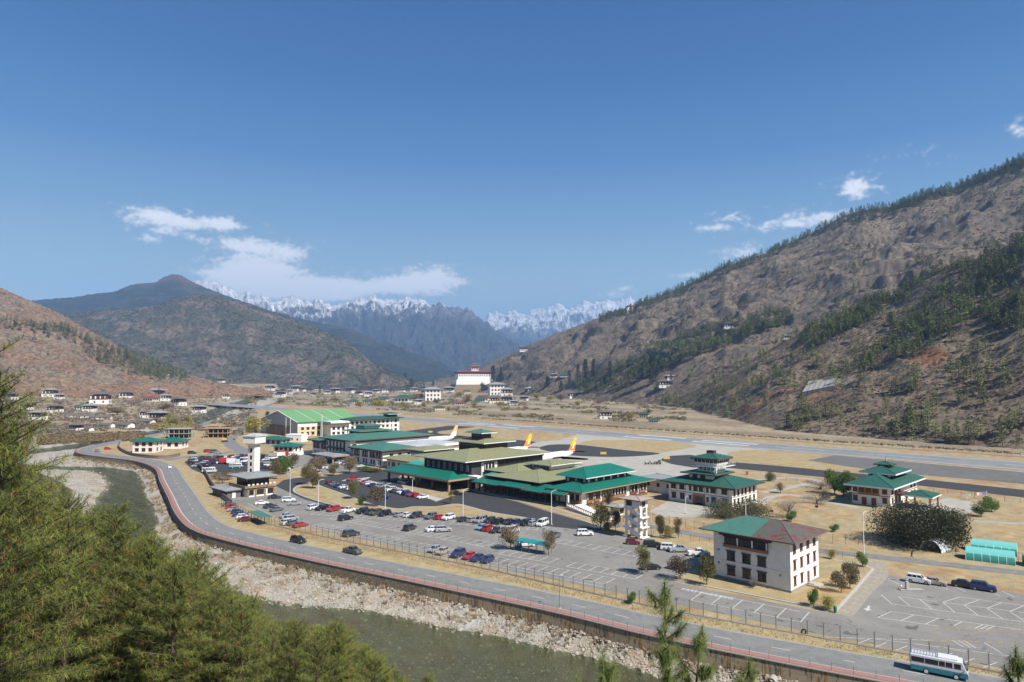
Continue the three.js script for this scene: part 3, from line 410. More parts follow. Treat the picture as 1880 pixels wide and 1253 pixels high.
{                                                                        // forecourt roads and the inner car park, islands on top
  struct('forecourt', pxSheet([[505, 893], [520, 882], [545, 878], [600, 875], [650, 867], [672, 861], [700, 862], [738, 871], [730, 878], [742, 900], [800, 922], [850, 905], [866, 898], [885, 906], [950, 922], [1010, 941], [1070, 958], [1110, 970], [1095, 976], [1000, 966.5], [900, 958.5], [750, 950], [650, 941.5], [560, 918]], 0.032), M.darkAsphalt, 'dark asphalt forecourt road in front of the terminal');
  struct('terminal_yard', pxSheet([[520, 840], [560, 830], [580, 836], [640, 850], [720, 868], [700, 873], [650, 866], [600, 870], [560, 872], [540, 862], [520, 852]], 0.026), M.asphalt, 'grey yard before the three storey terminal block');
  struct('bus_yard', pxSheet([[338, 849], [352, 841], [420, 836], [470, 832], [520, 838], [545, 850], [530, 866], [505, 866], [470, 866], [405, 868], [375, 872], [352, 862]], 0.026), M.darkAsphalt, 'crowded dark asphalt vehicle yard beside the road');
  struct('lane', ribbon(smoothLine(pxLine([[300, 846], [345, 839], [380, 836], [430, 831], [470, 838], [500, 842]]), 40), -3, 3, 0.03), M.road, 'lane leading from the gate to the vehicle yard');
  struct('lane', ribbon(smoothLine(pxLine([[470, 838], [432, 822], [420, 808], [438, 792], [452, 776], [466, 762], [474, 752]]), 60), -4.5, 4.5, 0.028), M.road, 'far grey road curving past the yard towards the river');
  struct('service_road', ribbon(smoothLine(pxLine([[1080, 967], [1120, 966], [1186, 967], [1302, 986], [1400, 999], [1500, 1011], [1690, 1032], [1880, 1053], [2050, 1075]]), 90), -2.3, 2.3, 0.03), M.road, 'narrow service road passing behind the white office building');
  struct('concrete_yard', pxSheet([[1192, 940], [1228, 920], [1330, 936], [1310, 948], [1260, 951], [1215, 949]], 0.026), M.concrete, 'pale concrete forecourt of the control tower building');
  struct('concrete_yard', pxSheet([[1652, 935], [1700, 925], [1742, 914], [1800, 925], [1792, 938], [1768, 947], [1730, 946]], 0.026), M.concrete, 'pale concrete yard of the pavilion at the taxiway');
  struct('path', ribbon(smoothLine(pxLine([[1396, 925], [1420, 912], [1450, 909], [1490, 916], [1540, 926], [1580, 934]]), 40), -1.6, 1.6, 0.026), M.concrete, 'curved pale path between control tower and pavilion');
  struct('path', ribbon(smoothLine(pxLine([[1400, 905], [1440, 898], [1500, 882], [1450, 878], [1392, 882]]), 40), -1.8, 1.8, 0.026), M.concrete, 'looping pale path beside the taxiway');
  struct('path', ribbon(smoothLine(pxLine([[1745, 950], [1800, 958], [1880, 962], [1960, 962]]), 20), -1.2, 1.2, 0.026), M.concrete, 'pale kerbed path beyond the big bush');
  struct('dirt_track', ribbon(smoothLine(pxLine([[1537, 1128], [1575, 1085], [1607, 1052], [1600, 1030]]), 20), -2.6, 2.2, 0.03), std([0.40, 0.37, 0.32], 0.95, { map: T.gravel }), 'pale gravel track beside the office garden');
}
function island(label, pts, smooth = true) {
  let L = pxLine(pts); if (smooth) L = new THREE.CatmullRomCurve3(L.map(([x, d]) => new THREE.Vector3(x, 0, -d)), true, 'centripetal').getSpacedPoints(L.length * 6).map((p) => [p.x, -p.z]);
  const g = new THREE.ExtrudeGeometry(new THREE.Shape(L.map(([x, d]) => new THREE.Vector2(x, d))), { depth: 0.15, bevelEnabled: false }); g.rotateX(-Math.PI / 2);
  const k = struct('traffic_island', g, M.kerb, label);
  let area = 0; for (let i = 0; i < L.length; i++) { const a = L[i], b = L[(i + 1) % L.length]; area += a[0] * b[1] - b[0] * a[1]; }
  const s = area > 0 ? 1 : -1, closed = [L[L.length - 1], ...L, L[0]], n = normalsOf(closed).slice(1, -1);
  part(k, 'lawn', sheet(L.map((p, i) => [p[0] + n[i][0] * 0.55 * s, p[1] + n[i][1] * 0.55 * s]), 0.162), M.dryGrass);
  return k;
}
island('kerbed dry grass island between outer road and inner car park', [[537, 901], [552, 911], [600, 926], [650, 935], [690, 939.5], [750, 944], [850, 950], [930, 953.5], [985, 955], [950, 949], [900, 941], [862, 931], [838, 926], [800, 931], [760, 931], [735, 935], [690, 928], [640, 911], [590, 893.5], [572, 886], [552, 890]]);
island('small kerbed grass triangle below the three storey terminal', [[528, 874], [540, 862], [560, 858], [590, 868], [575, 873], [545, 876.5]]);
island('long sloping grass strip before the covered walkway', [[862, 899], [885, 902], [960, 916], [1044, 941], [1115, 962], [1100, 966], [1060, 954], [1000, 936], [940, 918], [880, 905]]);
island('office garden island of dry grass around the white building', [[1228, 1064], [1262, 1050], [1300, 1052], [1330, 1020], [1500, 1022], [1592, 1040], [1606, 1046], [1572, 1086], [1537, 1124], [1440, 1106], [1310, 1081]], false);
struct('lawn', pxSheet([[1095, 972], [1140, 981], [1205, 997], [1306, 1026], [1330, 1000], [1240, 984], [1170, 972], [1120, 970]], 0.03), M.dryGrass, 'dry grass strip under the white stair tower');
for (const pts of [[[658, 880.5], [664, 879.5], [812, 917], [800, 921]], [[627, 884], [632, 882], [680, 877], [676, 879.5]]]) struct('median_kerb', (() => { const g = new THREE.ExtrudeGeometry(new THREE.Shape(pxLine(pts).map(([x, d]) => new THREE.Vector2(x, d))), { depth: 0.15, bevelEnabled: false }); g.rotateX(-Math.PI / 2); g.translate(0, 0.004, 0); return g; })(), M.kerb, 'pale concrete median of the inner car park');

// painted bays
function bays(a, b, step, len, side = 1, w = 0.17) {                    // a row of bay lines along a base line given by two sight points
  const A = G(...a), B = G(...b), dx = B[0] - A[0], dd = B[1] - A[1], L = Math.hypot(dx, dd), n = [-dd / L * side, dx / L * side], k = Math.round(L / step);
  for (let i = 0; i <= k; i++) { const t = i / k, p = [A[0] + dx * t, A[1] + dd * t]; stripe(GR.lot, 'bay_line', p, [p[0] + n[0] * len, p[1] + n[1] * len], w, 0.036); }
  stripe(GR.lot, 'bay_line', A, B, w, 0.04); if (len < 5) stripe(GR.lot, 'bay_line', [A[0] + n[0] * len, A[1] + n[1] * len], [B[0] + n[0] * len, B[1] + n[1] * len], w * 0.6, 0.042);
  return { at: (i, off = len / 2) => { const t = (i + 0.5) / k; return [A[0] + dx * t + n[0] * off, A[1] + dd * t + n[1] * off]; }, k, n };
}
bays([566, 967], [780, 1010.5], 2.7, 4.8, 1); bays([780, 1010.5], [1110, 1073], 2.7, 4.8, 1); bays([604, 953], [888, 1004.5], 2.75, 4.6, 1); bays([1018, 997], [1182, 1026], 2.75, 4.4, 1);
bays([915, 1018], [1008, 1034], 2.75, 4.4, 1); bays([1040, 1041], [1166, 1064], 2.9, 4.2, 1); bays([570, 945], [1000, 975], 2.6, 4.4, 1); bays([1268, 1103], [1470, 1143], 4.3, 6.2, 1, 0.16);
const segs = [[715, 497, 1115, 548], [662, 562, 1831, 722], [1115, 548, 1831, 640], [1260, 502, 1831, 578], [655, 630, 1831, 795], [540, 683, 1080, 760], [570, 480, 662, 562], [720, 497, 825, 580], [910, 522, 1020, 608], [1115, 548, 1220, 635], [1305, 573, 1430, 667], [1505, 600, 1645, 695], [1705, 628, 1831, 710], [1115, 548, 1260, 503], [1305, 573, 1440, 525], [1510, 600, 1640, 552], [1710, 628, 1831, 580], [540, 683, 660, 630], [745, 712, 865, 658], [960, 742, 1075, 690], [1215, 755, 1290, 718], [90, 858, 1000, 885], [480, 868, 1831, 1040], [350, 920, 480, 868], [510, 948, 615, 905], [690, 980, 800, 935], [1130, 1020, 1200, 1000], [1290, 1085, 1395, 1045], [1470, 1130, 1595, 1080], [630, 340, 730, 390], [1090, 400, 1160, 435], [1200, 400, 1315, 455], [1540, 455, 1620, 492], [1640, 450, 1750, 500], [1400, 780, 1470, 745], [1450, 785, 1520, 752], [1500, 790, 1575, 758], [1200, 885, 1300, 945], [1250, 885, 1360, 950], [1300, 887, 1410, 955], [1480, 905, 1640, 1000], [1060, 938, 1320, 992]];
for (const [a, b, c, d] of segs) { const k = 4.818; stripe(GR.lot, 'bay_line', G(1500 + a / k, 993 + b / k), G(1500 + c / k, 993 + d / k), 0.15, 0.036); }
for (let i = 0; i < 9; i++) { const k = 4.818, x = 1042 + i * 95, y = 775 + i * 2; stripe(GR.lot, 'yellow_dash', G(1500 + x / k, 993 + y / k), G(1500 + (x + 42) / k, 993 + (y + 3) / k), 0.28, 0.038, M.yellowPaint); if (i < 7) stripe(GR.lot, 'yellow_dash', G(1500 + (990 + i * 102) / k, 993 + (884 + i * 3) / k), G(1500 + (1036 + i * 102) / k, 993 + (888 + i * 3) / k), 0.28, 0.038, M.yellowPaint); }
for (const [a, b, c, d] of [[505, 950, 480, 938], [480, 938, 455, 925], [510, 949, 565, 921], [1262, 1083, 1470, 1124], [566, 972, 1120, 1081]]) stripe(GR.lot, 'bay_line', G(a, b), G(c, d), 0.14, 0.038);
{                                                                        // a direction arrow and the painted words
  const [x, d] = G(1594, 1118), s = new THREE.Shape([[-0.2, -1.6], [0.2, -1.6], [0.2, 0.3], [0.7, 0.3], [0, 1.7], [-0.7, 0.3], [-0.2, 0.3]].map(([a, b]) => new THREE.Vector2(a, b)));
  const g = new THREE.ShapeGeometry(s); g.rotateX(-Math.PI / 2); const m = part(GR.lot, 'painted_arrow', g, M.paint); m.position.set(x, 0.045, -d); m.rotation.y = Math.PI - 0.6;
  const font = await new FontLoader().loadAsync('fonts/droid/droid_sans_bold.typeface.json');
  const w = new THREE.ShapeGeometry(font.generateShapes('TAXI PARKING', 1.15)); w.rotateX(-Math.PI / 2);
  const A = G(1248, 1083), B = G(1340, 1101), t = part(GR.lot, 'painted_words', w, M.paint); t.position.set(A[0], 0.045, -A[1]); t.rotation.y = -Math.atan2(A[1] - B[1], B[0] - A[0]); t.scale.x = 0.98;
}

// ---------------------------------------------------------------- buildings of the airport
function site(name, label, category, u0, u1, v0, v1, group) {          // a group at the base's centre, front looking to the car park, right side to the sun
  const g = thing(name, label, category, group), [x, d] = UV((u0 + u1) / 2, (v0 + v1) / 2);
  g.position.set(x, 0, -d); g.rotation.y = -Math.PI / 4; g.hx = (u1 - u0) / 2; g.hz = (v1 - v0) / 2; g.uc = (u0 + u1) / 2; g.vc = (v0 + v1) / 2;
  g.r = (a, b, c, e) => [a - g.uc, b - g.uc, g.vc - e, g.vc - c];        // footprint in u, v -> local x0, x1, z0, z1
  return g;
}
const wallBox = (g, name, [x0, x1, z0, z1], y0, y1, mat) => part(g, name, boxUV(slab(x0, x1, y0, y1, z0, z1)), mat);
function quadGeo(P, U) { const idx = P.length === 4 ? [0, 1, 2, 0, 2, 3] : [0, 1, 2], g = new THREE.BufferGeometry(); g.setAttribute('position', new THREE.Float32BufferAttribute(idx.flatMap((i) => P[i]), 3)); g.setAttribute('uv', new THREE.Float32BufferAttribute(idx.flatMap((i) => U[i]), 2)); g.computeVertexNormals(); return g; }
function hipFaces([x0, x1, z0, z1], y, rise, ridge) {                   // front (z1), right (x1), back, left; ribs run down the slope
  const w = x1 - x0, d = z1 - z0, cx = (x0 + x1) / 2, cz = (z0 + z1) / 2, along = w >= d, r = ridge ?? Math.max(0, Math.abs(w - d) / 2), R0 = along ? [cx - r, y + rise, cz] : [cx, y + rise, cz + r], R1 = along ? [cx + r, y + rise, cz] : [cx, y + rise, cz - r];
  const a = [x0, y, z1], b = [x1, y, z1], c = [x1, y, z0], e = [x0, y, z0], fx = (p) => [p[0], Math.hypot(p[1] - y, p[2] - z1)], fz = (p) => [p[2], Math.hypot(p[1] - y, p[0] - x1)];
  const f = (ps, m) => quadGeo(ps, ps.map(m));
  return along ? { front: f([a, b, R1, R0], fx), right: f([b, c, R1], fz), back: f([c, e, R0, R1], fx), left: f([e, a, R0], fz), R0, R1 } : { front: f([a, b, R0], fx), right: f([b, c, R1, R0], fz), back: f([c, e, R1], fx), left: f([e, a, R0, R1], fz), R0, R1 };
}
function hipRoof(g, rect, y, rise, mat, o = {}) {
  const [x0, x1, z0, z1] = rect, F = hipFaces(rect, y, rise, o.ridge), t = o.th ?? 0.32;
  const roof = part(g, 'roof', merge([F.front, F.right, F.back, F.left]), mat);
  const rim = merge([slab(x0, x1, y - t, y - 0.004, z1 - 0.08, z1), slab(x0, x1, y - t, y - 0.004, z0, z0 + 0.08), slab(x1 - 0.08, x1, y - t, y - 0.004, z0 + 0.08, z1 - 0.08), slab(x0, x0 + 0.08, y - t, y - 0.004, z0 + 0.08, z1 - 0.08)]);
  part(roof, 'fascia', rim, o.fascia ?? M.fascia);
  part(roof, 'soffit', slab(x0 + 0.1, x1 - 0.1, y - t + 0.02, y - t + 0.06, z0 + 0.1, z1 - 0.1), o.soffit ?? M.darkTimber);
  const caps = [[F.R0, F.R1], [[x0, y, z1], F.R0], [[x1, y, z1], x1 - x0 >= z1 - z0 ? F.R1 : F.R0], [[x1, y, z0], F.R1], [[x0, y, z0], x1 - x0 >= z1 - z0 ? F.R0 : F.R1]].filter(([a, b]) => Math.hypot(a[0] - b[0], a[1] - b[1], a[2] - b[2]) > 0.3);
  part(roof, 'ridge_cap', merge(caps.map(([a, b]) => tubeBetween([a[0], a[1] + 0.02, a[2]], [b[0], b[1] + 0.02, b[2]], 0.11, 0.11, 5))), mat);
  return roof;
}
function winGeo(w, h, nx, ny, style) {
  return keep(['w', w, h, nx, ny, style].join(), () => {
    const t = 0.09, dpt = 0.1, L = [slab(-w / 2, w / 2, h / 2 - t, h / 2, 0, dpt), slab(-w / 2, w / 2, -h / 2, -h / 2 + t, 0, dpt), slab(-w / 2, -w / 2 + t, -h / 2 + t, h / 2 - t, 0, dpt), slab(w / 2 - t, w / 2, -h / 2 + t, h / 2 - t, 0, dpt)];
    for (let i = 1; i < nx; i++) { const x = -w / 2 + w * i / nx; L.push(slab(x - 0.035, x + 0.035, -h / 2 + t, h / 2 - t, 0, dpt * 0.8)); }
    for (let i = 1; i < ny; i++) { const y = -h / 2 + h * i / ny; L.push(slab(-w / 2 + t, w / 2 - t, y - 0.03, y + 0.03, 0, dpt * 0.7)); }
    L.push(slab(-w / 2 - 0.1, w / 2 + 0.1, -h / 2 - 0.12, -h / 2 - 0.002, 0, dpt + 0.08));
    if (style !== 'plain') L.push(slab(-w / 2 - 0.12, w / 2 + 0.12, h / 2 + 0.002, h / 2 + 0.16, 0, dpt + 0.1), slab(-w / 2 - 0.2, w / 2 + 0.2, h / 2 + 0.162, h / 2 + 0.24, 0, dpt + 0.2));
    return merge(L);
  });
}
const paneGeo = (w, h) => keep('p' + w + ',' + h, () => slab(-w / 2 + 0.05, w / 2 - 0.05, -h / 2 + 0.05, h / 2 - 0.05, 0.004, 0.03));
function win(g, rect, face, c, y, w = 1.1, h = 1.4, o = {}) {           // one window on a face of a box; y is its middle
  const [x0, x1, z0, z1] = rect, m = part(g, 'window', winGeo(w, h, o.nx ?? 2, o.ny ?? 2, o.style), o.mat ?? M.timber);
  part(m, 'pane', paneGeo(w, h), o.glass ?? M.glass);
  const p = o.proud ?? 0.002;
  if (face === 'f') m.position.set(c, y, z1 + p); else if (face === 'b') { m.position.set(c, y, z0 - p); m.rotation.y = Math.PI; } else if (face === 'r') { m.position.set(x1 + p, y, c); m.rotation.y = Math.PI / 2; } else { m.position.set(x0 - p, y, c); m.rotation.y = -Math.PI / 2; }
  return m;
}
function winRow(g, rect, face, n, y, w, h, o = {}) { const [x0, x1, z0, z1] = rect, a = (face === 'f' || face === 'b') ? x0 : z0, b = (face === 'f' || face === 'b') ? x1 : z1, m = o.margin ?? 0.6, L = b - a - 2 * m; for (let i = 0; i < n; i++) win(g, rect, face, a + m + L * (i + 0.5) / n, y, w, h, o); }
function band(g, name, [x0, x1, z0, z1], y0, y1, out, mat) { return part(g, name, merge([slab(x0 - out, x1 + out, y0, y1, z1, z1 + out), slab(x0 - out, x1 + out, y0, y1, z0 - out, z0), slab(x1, x1 + out, y0, y1, z0, z1), slab(x0 - out, x0, y0, y1, z0, z1)]), mat); }
function bay(g, rect, face, c, w, y0, y1, n, o = {}) {                  // a projecting timber bay with its windows
  const [x0, x1, z0, z1] = rect, out = o.out ?? 0.35, h = y1 - y0, m = part(g, 'timber_bay', boxUV(slab(-w / 2, w / 2, 0, h, 0, out)), o.mat ?? M.timber);
  part(m, 'apron_panel', slab(-w / 2 - 0.05, w / 2 + 0.05, 0.02, h * 0.26, out, out + 0.05), o.apron ?? M.redTimber);
  for (let i = 0; i <= n; i++) if (o.posts !== false) part(m, 'white_panel', keep('wp' + (h * 0.6).toFixed(2), () => slab(-0.17, 0.17, 0, h * 0.6, 0, 0.04)), M.white).position.set(clamp(-w / 2 + w * i / n, -w / 2 + 0.18, w / 2 - 0.18), h * 0.3, out);
  for (let i = 0; i < n; i++) { const p = part(m, 'window', winGeo(+(w / n - 0.55).toFixed(2), +(h * 0.58).toFixed(2), 2, 2, 'plain'), o.frame ?? M.darkTimber); p.position.set(-w / 2 + w * (i + 0.5) / n, h * 0.6, out + 0.001); const q = slab(-(w / n - 0.6) / 2, (w / n - 0.6) / 2, h * 0.32, h * 0.88, out - 0.002, out + 0.02); part(m, 'pane', q.translate(-w / 2 + w * (i + 0.5) / n, 0, 0), M.glass); }
  if (face === 'f') m.position.set(c, y0, z1 + 0.002); else if (face === 'r') { m.position.set(x1 + 0.002, y0, c); m.rotation.y = Math.PI / 2; } else if (face === 'l') { m.position.set(x0 - 0.002, y0, c); m.rotation.y = -Math.PI / 2; }
  return m;
}
const postGeo = (w, h) => keep('post' + w + ',' + h, () => merge([slab(-w / 2, w / 2, 0.4, h, -w / 2, w / 2), slab(-w * 0.8, w * 0.8, 0, 0.4, -w * 0.8, w * 0.8), slab(-w * 0.9, w * 0.9, h - 0.35, h, -w * 0.62, w * 0.62)]));

{ // white three storey office with the patched roof
  const g = site('office_building', 'white three storey office building with a patched green and rust hip roof', 'building', -74.9, -58.4, 136, 150.1), R = g.r(-74.9, -58.4, 136, 150.1), E = g.r(-77.4, -56.6, 134.2, 151.9);
  wallBox(g, 'wall', R, 0.6, 10.1, M.white); wallBox(g, 'plinth', [R[0] - 0.12, R[1] + 0.12, R[2] - 0.12, R[3] + 0.12], 0, 0.6, std([0.36, 0.34, 0.31], 0.9, { map: T.speck }));
  const F = hipFaces(E, 10.2, 2.4, 3.6), old = std([0.155, 0.135, 0.125], 0.7, { map: tex(256, (u, v, n) => { const rib = (u * 12 % 1) < 0.1 ? 0.86 : 1, p = n(u, v, 5, 4), q = n(u + 0.3, v, 4, 3); const c = q > 0.3 ? [255, 130, 120] : p < -0.32 ? [150, 235, 190] : [215, 205, 200]; return c.map((w) => w * rib); }, 9), bumpMap: T.roofBump, bumpScale: 0.03 });
  const mid = 0.56, cutA = [lerp(E[0], E[1], mid), 10.2, E[3]], cutB = [lerp(F.R0[0], F.R1[0], 0.72), F.R0[1], F.R0[2]], fx = (p) => [p[0], Math.hypot(p[1] - 10.2, p[2] - E[3])];
  const roof = part(g, 'roof', merge([quadGeo([[E[0], 10.2, E[3]], cutA, cutB, F.R0], [[E[0], 10.2, E[3]], cutA, cutB, F.R0].map(fx)), F.left, F.back]), M.greenOld);
  const weathered = part(g, 'roof', merge([quadGeo([cutA, [E[1], 10.2, E[3]], F.R1, cutB], [cutA, [E[1], 10.2, E[3]], F.R1, cutB].map(fx)), F.right]), old); weathered.userData.label = 'weathered grey and red roof sheets';
  part(roof, 'fascia', merge([slab(E[0], E[1], 9.98, 10.19, E[3] - 0.06, E[3]), slab(E[1] - 0.06, E[1], 9.98, 10.19, E[2], E[3] - 0.06), slab(E[0], E[0] + 0.06, 9.98, 10.19, E[2], E[3] - 0.06), slab(E[0], E[1], 9.98, 10.19, E[2] - 0.06, E[2])]), std([0.2, 0.1, 0.08], 0.8));
  part(roof, 'soffit', slab(E[0] + 0.1, E[1] - 0.1, 10.0, 10.05, E[2] + 0.1, E[3] - 0.1), std([0.30, 0.27, 0.24], 0.9));
  part(roof, 'ridge_cap', merge([tubeBetween(F.R0, F.R1, 0.09), tubeBetween([E[1], 10.22, E[3]], F.R1, 0.09), tubeBetween([E[0], 10.22, E[3]], F.R0, 0.09)]), M.steel);
  bay(g, R, 'f', -1.0, 9.6, 6.9, 9.3, 3, { out: 0.45, mat: M.darkTimber, apron: M.ochreTimber });
  part(g, 'cornice', slab(-6.6, 4.6, 9.32, 9.75, R[3], R[3] + 0.75), M.darkTimber);
  for (const x of [-4.3, -0.9, 2.4]) for (const y of [5.1, 2.1]) win(g, R, 'f', x, y, 1.75, 1.75, { nx: 2, ny: 2 });
  for (const z of [5.1, 1.8, -1.5, -4.8]) { win(g, R, 'r', z, 8.5, 1.25, 1.9, { mat: M.redTimber }); win(g, R, 'r', z, 5.2, 1.0, 1.7, { mat: M.redTimber }); if (z !== -1.5) win(g, R, 'r', z, 2.1, 0.95, 1.6, { mat: M.redTimber }); }
  const dr = part(g, 'door', slab(-0.5, 0.5, 0, 2.2, 0, 0.08), M.redTimber); dr.position.set(R[1] + 0.002, 0.6, -1.5); dr.rotation.y = Math.PI / 2; part(dr, 'handle', box(0.05, 0.14, 0.05, 0.36, 1.05, 0.1), M.steel);
  for (const y of [6.0, 3.3]) part(g, 'vent', slab(-7.3, -6.9, y - 0.2, y + 0.2, R[3], R[3] + 0.05), M.steel);
  part(g, 'lamp_bracket', slab(6.1, 6.35, 3.0, 3.4, R[3], R[3] + 0.3), M.steel);
  part(g, 'floor_joint', merge([slab(R[0], R[1], 4.0, 4.06, R[3], R[3] + 0.03)]), M.greyWall);
  part(g, 'step', merge([slab(R[1] + 0.13, R[1] + 2.6, 0.165, 0.42, -3, 0), slab(R[1] + 0.13, R[1] + 1.4, 0.421, 0.58, -2.4, -0.6)]), M.concrete);
}
{ // control tower
  const g = site('control_tower', 'control tower rising from a white two storey hall with green roofs', 'building', -133, -109.2, 210.7, 228.4), R = g.r(-133, -109.2, 210.7, 228.4), E = g.r(-135.2, -107, 208.6, 230.4);
  wallBox(g, 'wall', R, 0, 6.7, M.white);
  const r0 = hipRoof(g, E, 6.9, 3.0, M.greenDark, { fascia: M.timber }); band(g, 'cornice', R, 6.05, 6.62, 0.3, M.timber); band(g, 'floor_band', R, 3.5, 3.62, 0.06, M.darkTimber);
  for (const x of [-9.8, -6.5, 5.3, 9.3]) { win(g, R, 'f', x, 2.0, 1.7, 1.7, { nx: 3 }); bay(g, R, 'f', x, 2.5, 3.75, 5.95, 1, { out: 0.2, apron: M.white }); }
  for (const x of [-3.4, 3.1]) { win(g, R, 'f', x, 1.9, 0.8, 1.1, { nx: 2 }); win(g, R, 'f', x, 5.0, 0.8, 1.3, { nx: 2 }); }
  bay(g, R, 'f', -0.2, 4.2, 3.75, 5.95, 2, { out: 0.3, apron: M.white });
  part(g, 'porch', slab(-2.6, 2.2, 0, 3.4, R[3], R[3] + 0.05), M.ochreTimber); const dr = part(g, 'door', slab(-1.6, 1.4, 0, 2.6, R[3] + 0.052, R[3] + 0.09), M.glass); part(dr, 'handle', slab(-0.05, 0.05, 1, 1.3, R[3] + 0.091, R[3] + 0.14), M.steel);
  for (const z of [7.2, 4.6, 1.8, -0.6, -3.6, -6.6]) { win(g, R, 'r', z, 2.0, 1.1, 1.6, {}); win(g, R, 'r', z, 4.9, 1.2, 1.7, { mat: M.darkTimber }); }
  const S = g.r(-126.6, -117.6, 213.8, 223), SE = g.r(-129, -115.4, 211.6, 225);
  wallBox(g, 'upper_wall', S, 7.2, 10.0, M.white); for (const x of [S[0] + 2.2, S[0] + 5.2]) win(g, S, 'f', x, 9.0, 1.8, 1.2, { nx: 3, style: 'plain' }); winRow(g, S, 'r', 3, 9.0, 1.5, 1.2, { nx: 2, style: 'plain' });
  hipRoof(g, SE, 10.1, 1.2, M.greenDark, { fascia: M.timber });
  const C = g.r(-124, -117, 215, 221.4), K = g.r(-124.8, -116.2, 214.2, 222.2);
  wallBox(g, 'shaft', C, 10.3, 12.5, M.white); winRow(g, C, 'f', 4, 11.6, 1.3, 1.2, { nx: 2, style: 'plain', mat: M.fascia }); winRow(g, C, 'r', 4, 11.6, 1.2, 1.2, { nx: 2, style: 'plain', mat: M.fascia });
  const fl = new THREE.CylinderGeometry(1, 0.86, 1.25, 4, 1); fl.rotateY(Math.PI / 4); fl.scale((K[1] - K[0]) / Math.SQRT2, 1, (K[3] - K[2]) / Math.SQRT2); fl.translate((K[0] + K[1]) / 2, 13.1, (K[2] + K[3]) / 2); part(g, 'parapet', fl.toNonIndexed(), M.white).geometry.computeVertexNormals();
  const cab = new THREE.CylinderGeometry(1.06, 1, 1.5, 4, 1); cab.rotateY(Math.PI / 4); cab.scale((K[1] - K[0]) / Math.SQRT2, 1, (K[3] - K[2]) / Math.SQRT2); cab.translate((K[0] + K[1]) / 2, 14.48, (K[2] + K[3]) / 2); const cb = part(g, 'cab_glass', cab.toNonIndexed(), M.glass); cb.geometry.computeVertexNormals();
  for (let i = 0; i <= 6; i++) { const t = i / 6, x = lerp(K[0], K[1], t), z = lerp(K[2], K[3], t), cx = (K[0] + K[1]) / 2, cz = (K[2] + K[3]) / 2; part(cb, 'mullion', tubeBetween([x, 13.74, K[3]], [cx + (x - cx) * 1.06, 15.22, cz + (K[3] - cz) * 1.07], 0.07, 0.07, 4), M.fascia); part(cb, 'mullion', tubeBetween([K[1], 13.74, z], [cx + (K[1] - cx) * 1.07, 15.22, cz + (z - cz) * 1.06], 0.07, 0.07, 4), M.fascia); }
  hipRoof(g, g.r(-125.6, -115.2, 212.9, 223.6), 15.35, 1.5, M.greenDark, { fascia: M.timber, th: 0.5 });
  part(g, 'roof_cabinet', slab(-1.1, 1.4, 16.2, 17.5, -0.6, 1.6), M.darkTimber);
  part(g, 'balcony', merge([slab(K[1] + 0.3, K[1] + 1.5, 12.45, 12.55, -4.5, 4.2), slab(K[0] - 0.2, K[1] + 1.5, 12.45, 12.55, K[3] + 0.3, K[3] + 1.4)]), M.fascia);
  const rail = part(g, 'balcony_rail', merge([...Array(9)].map((_, i) => tubeBetween([K[1] + 1.45, 12.5, -4.5 + i], [K[1] + 1.45, 13.6, -4.5 + i], 0.04)).concat([tubeBetween([K[1] + 1.45, 13.6, -4.5], [K[1] + 1.45, 13.6, 4], 0.04)])), M.whitePole);
  for (let i = 0; i < 9; i++) part(g, 'antenna', tubeBetween([-4 + i * 1.0, 15.7, 0.6 * Math.sin(i * 2)], [-4 + i * 1.0, 17.0 + 0.5 * Math.sin(i * 3.1), 0.6 * Math.sin(i * 2)], 0.035), M.whitePole);
}
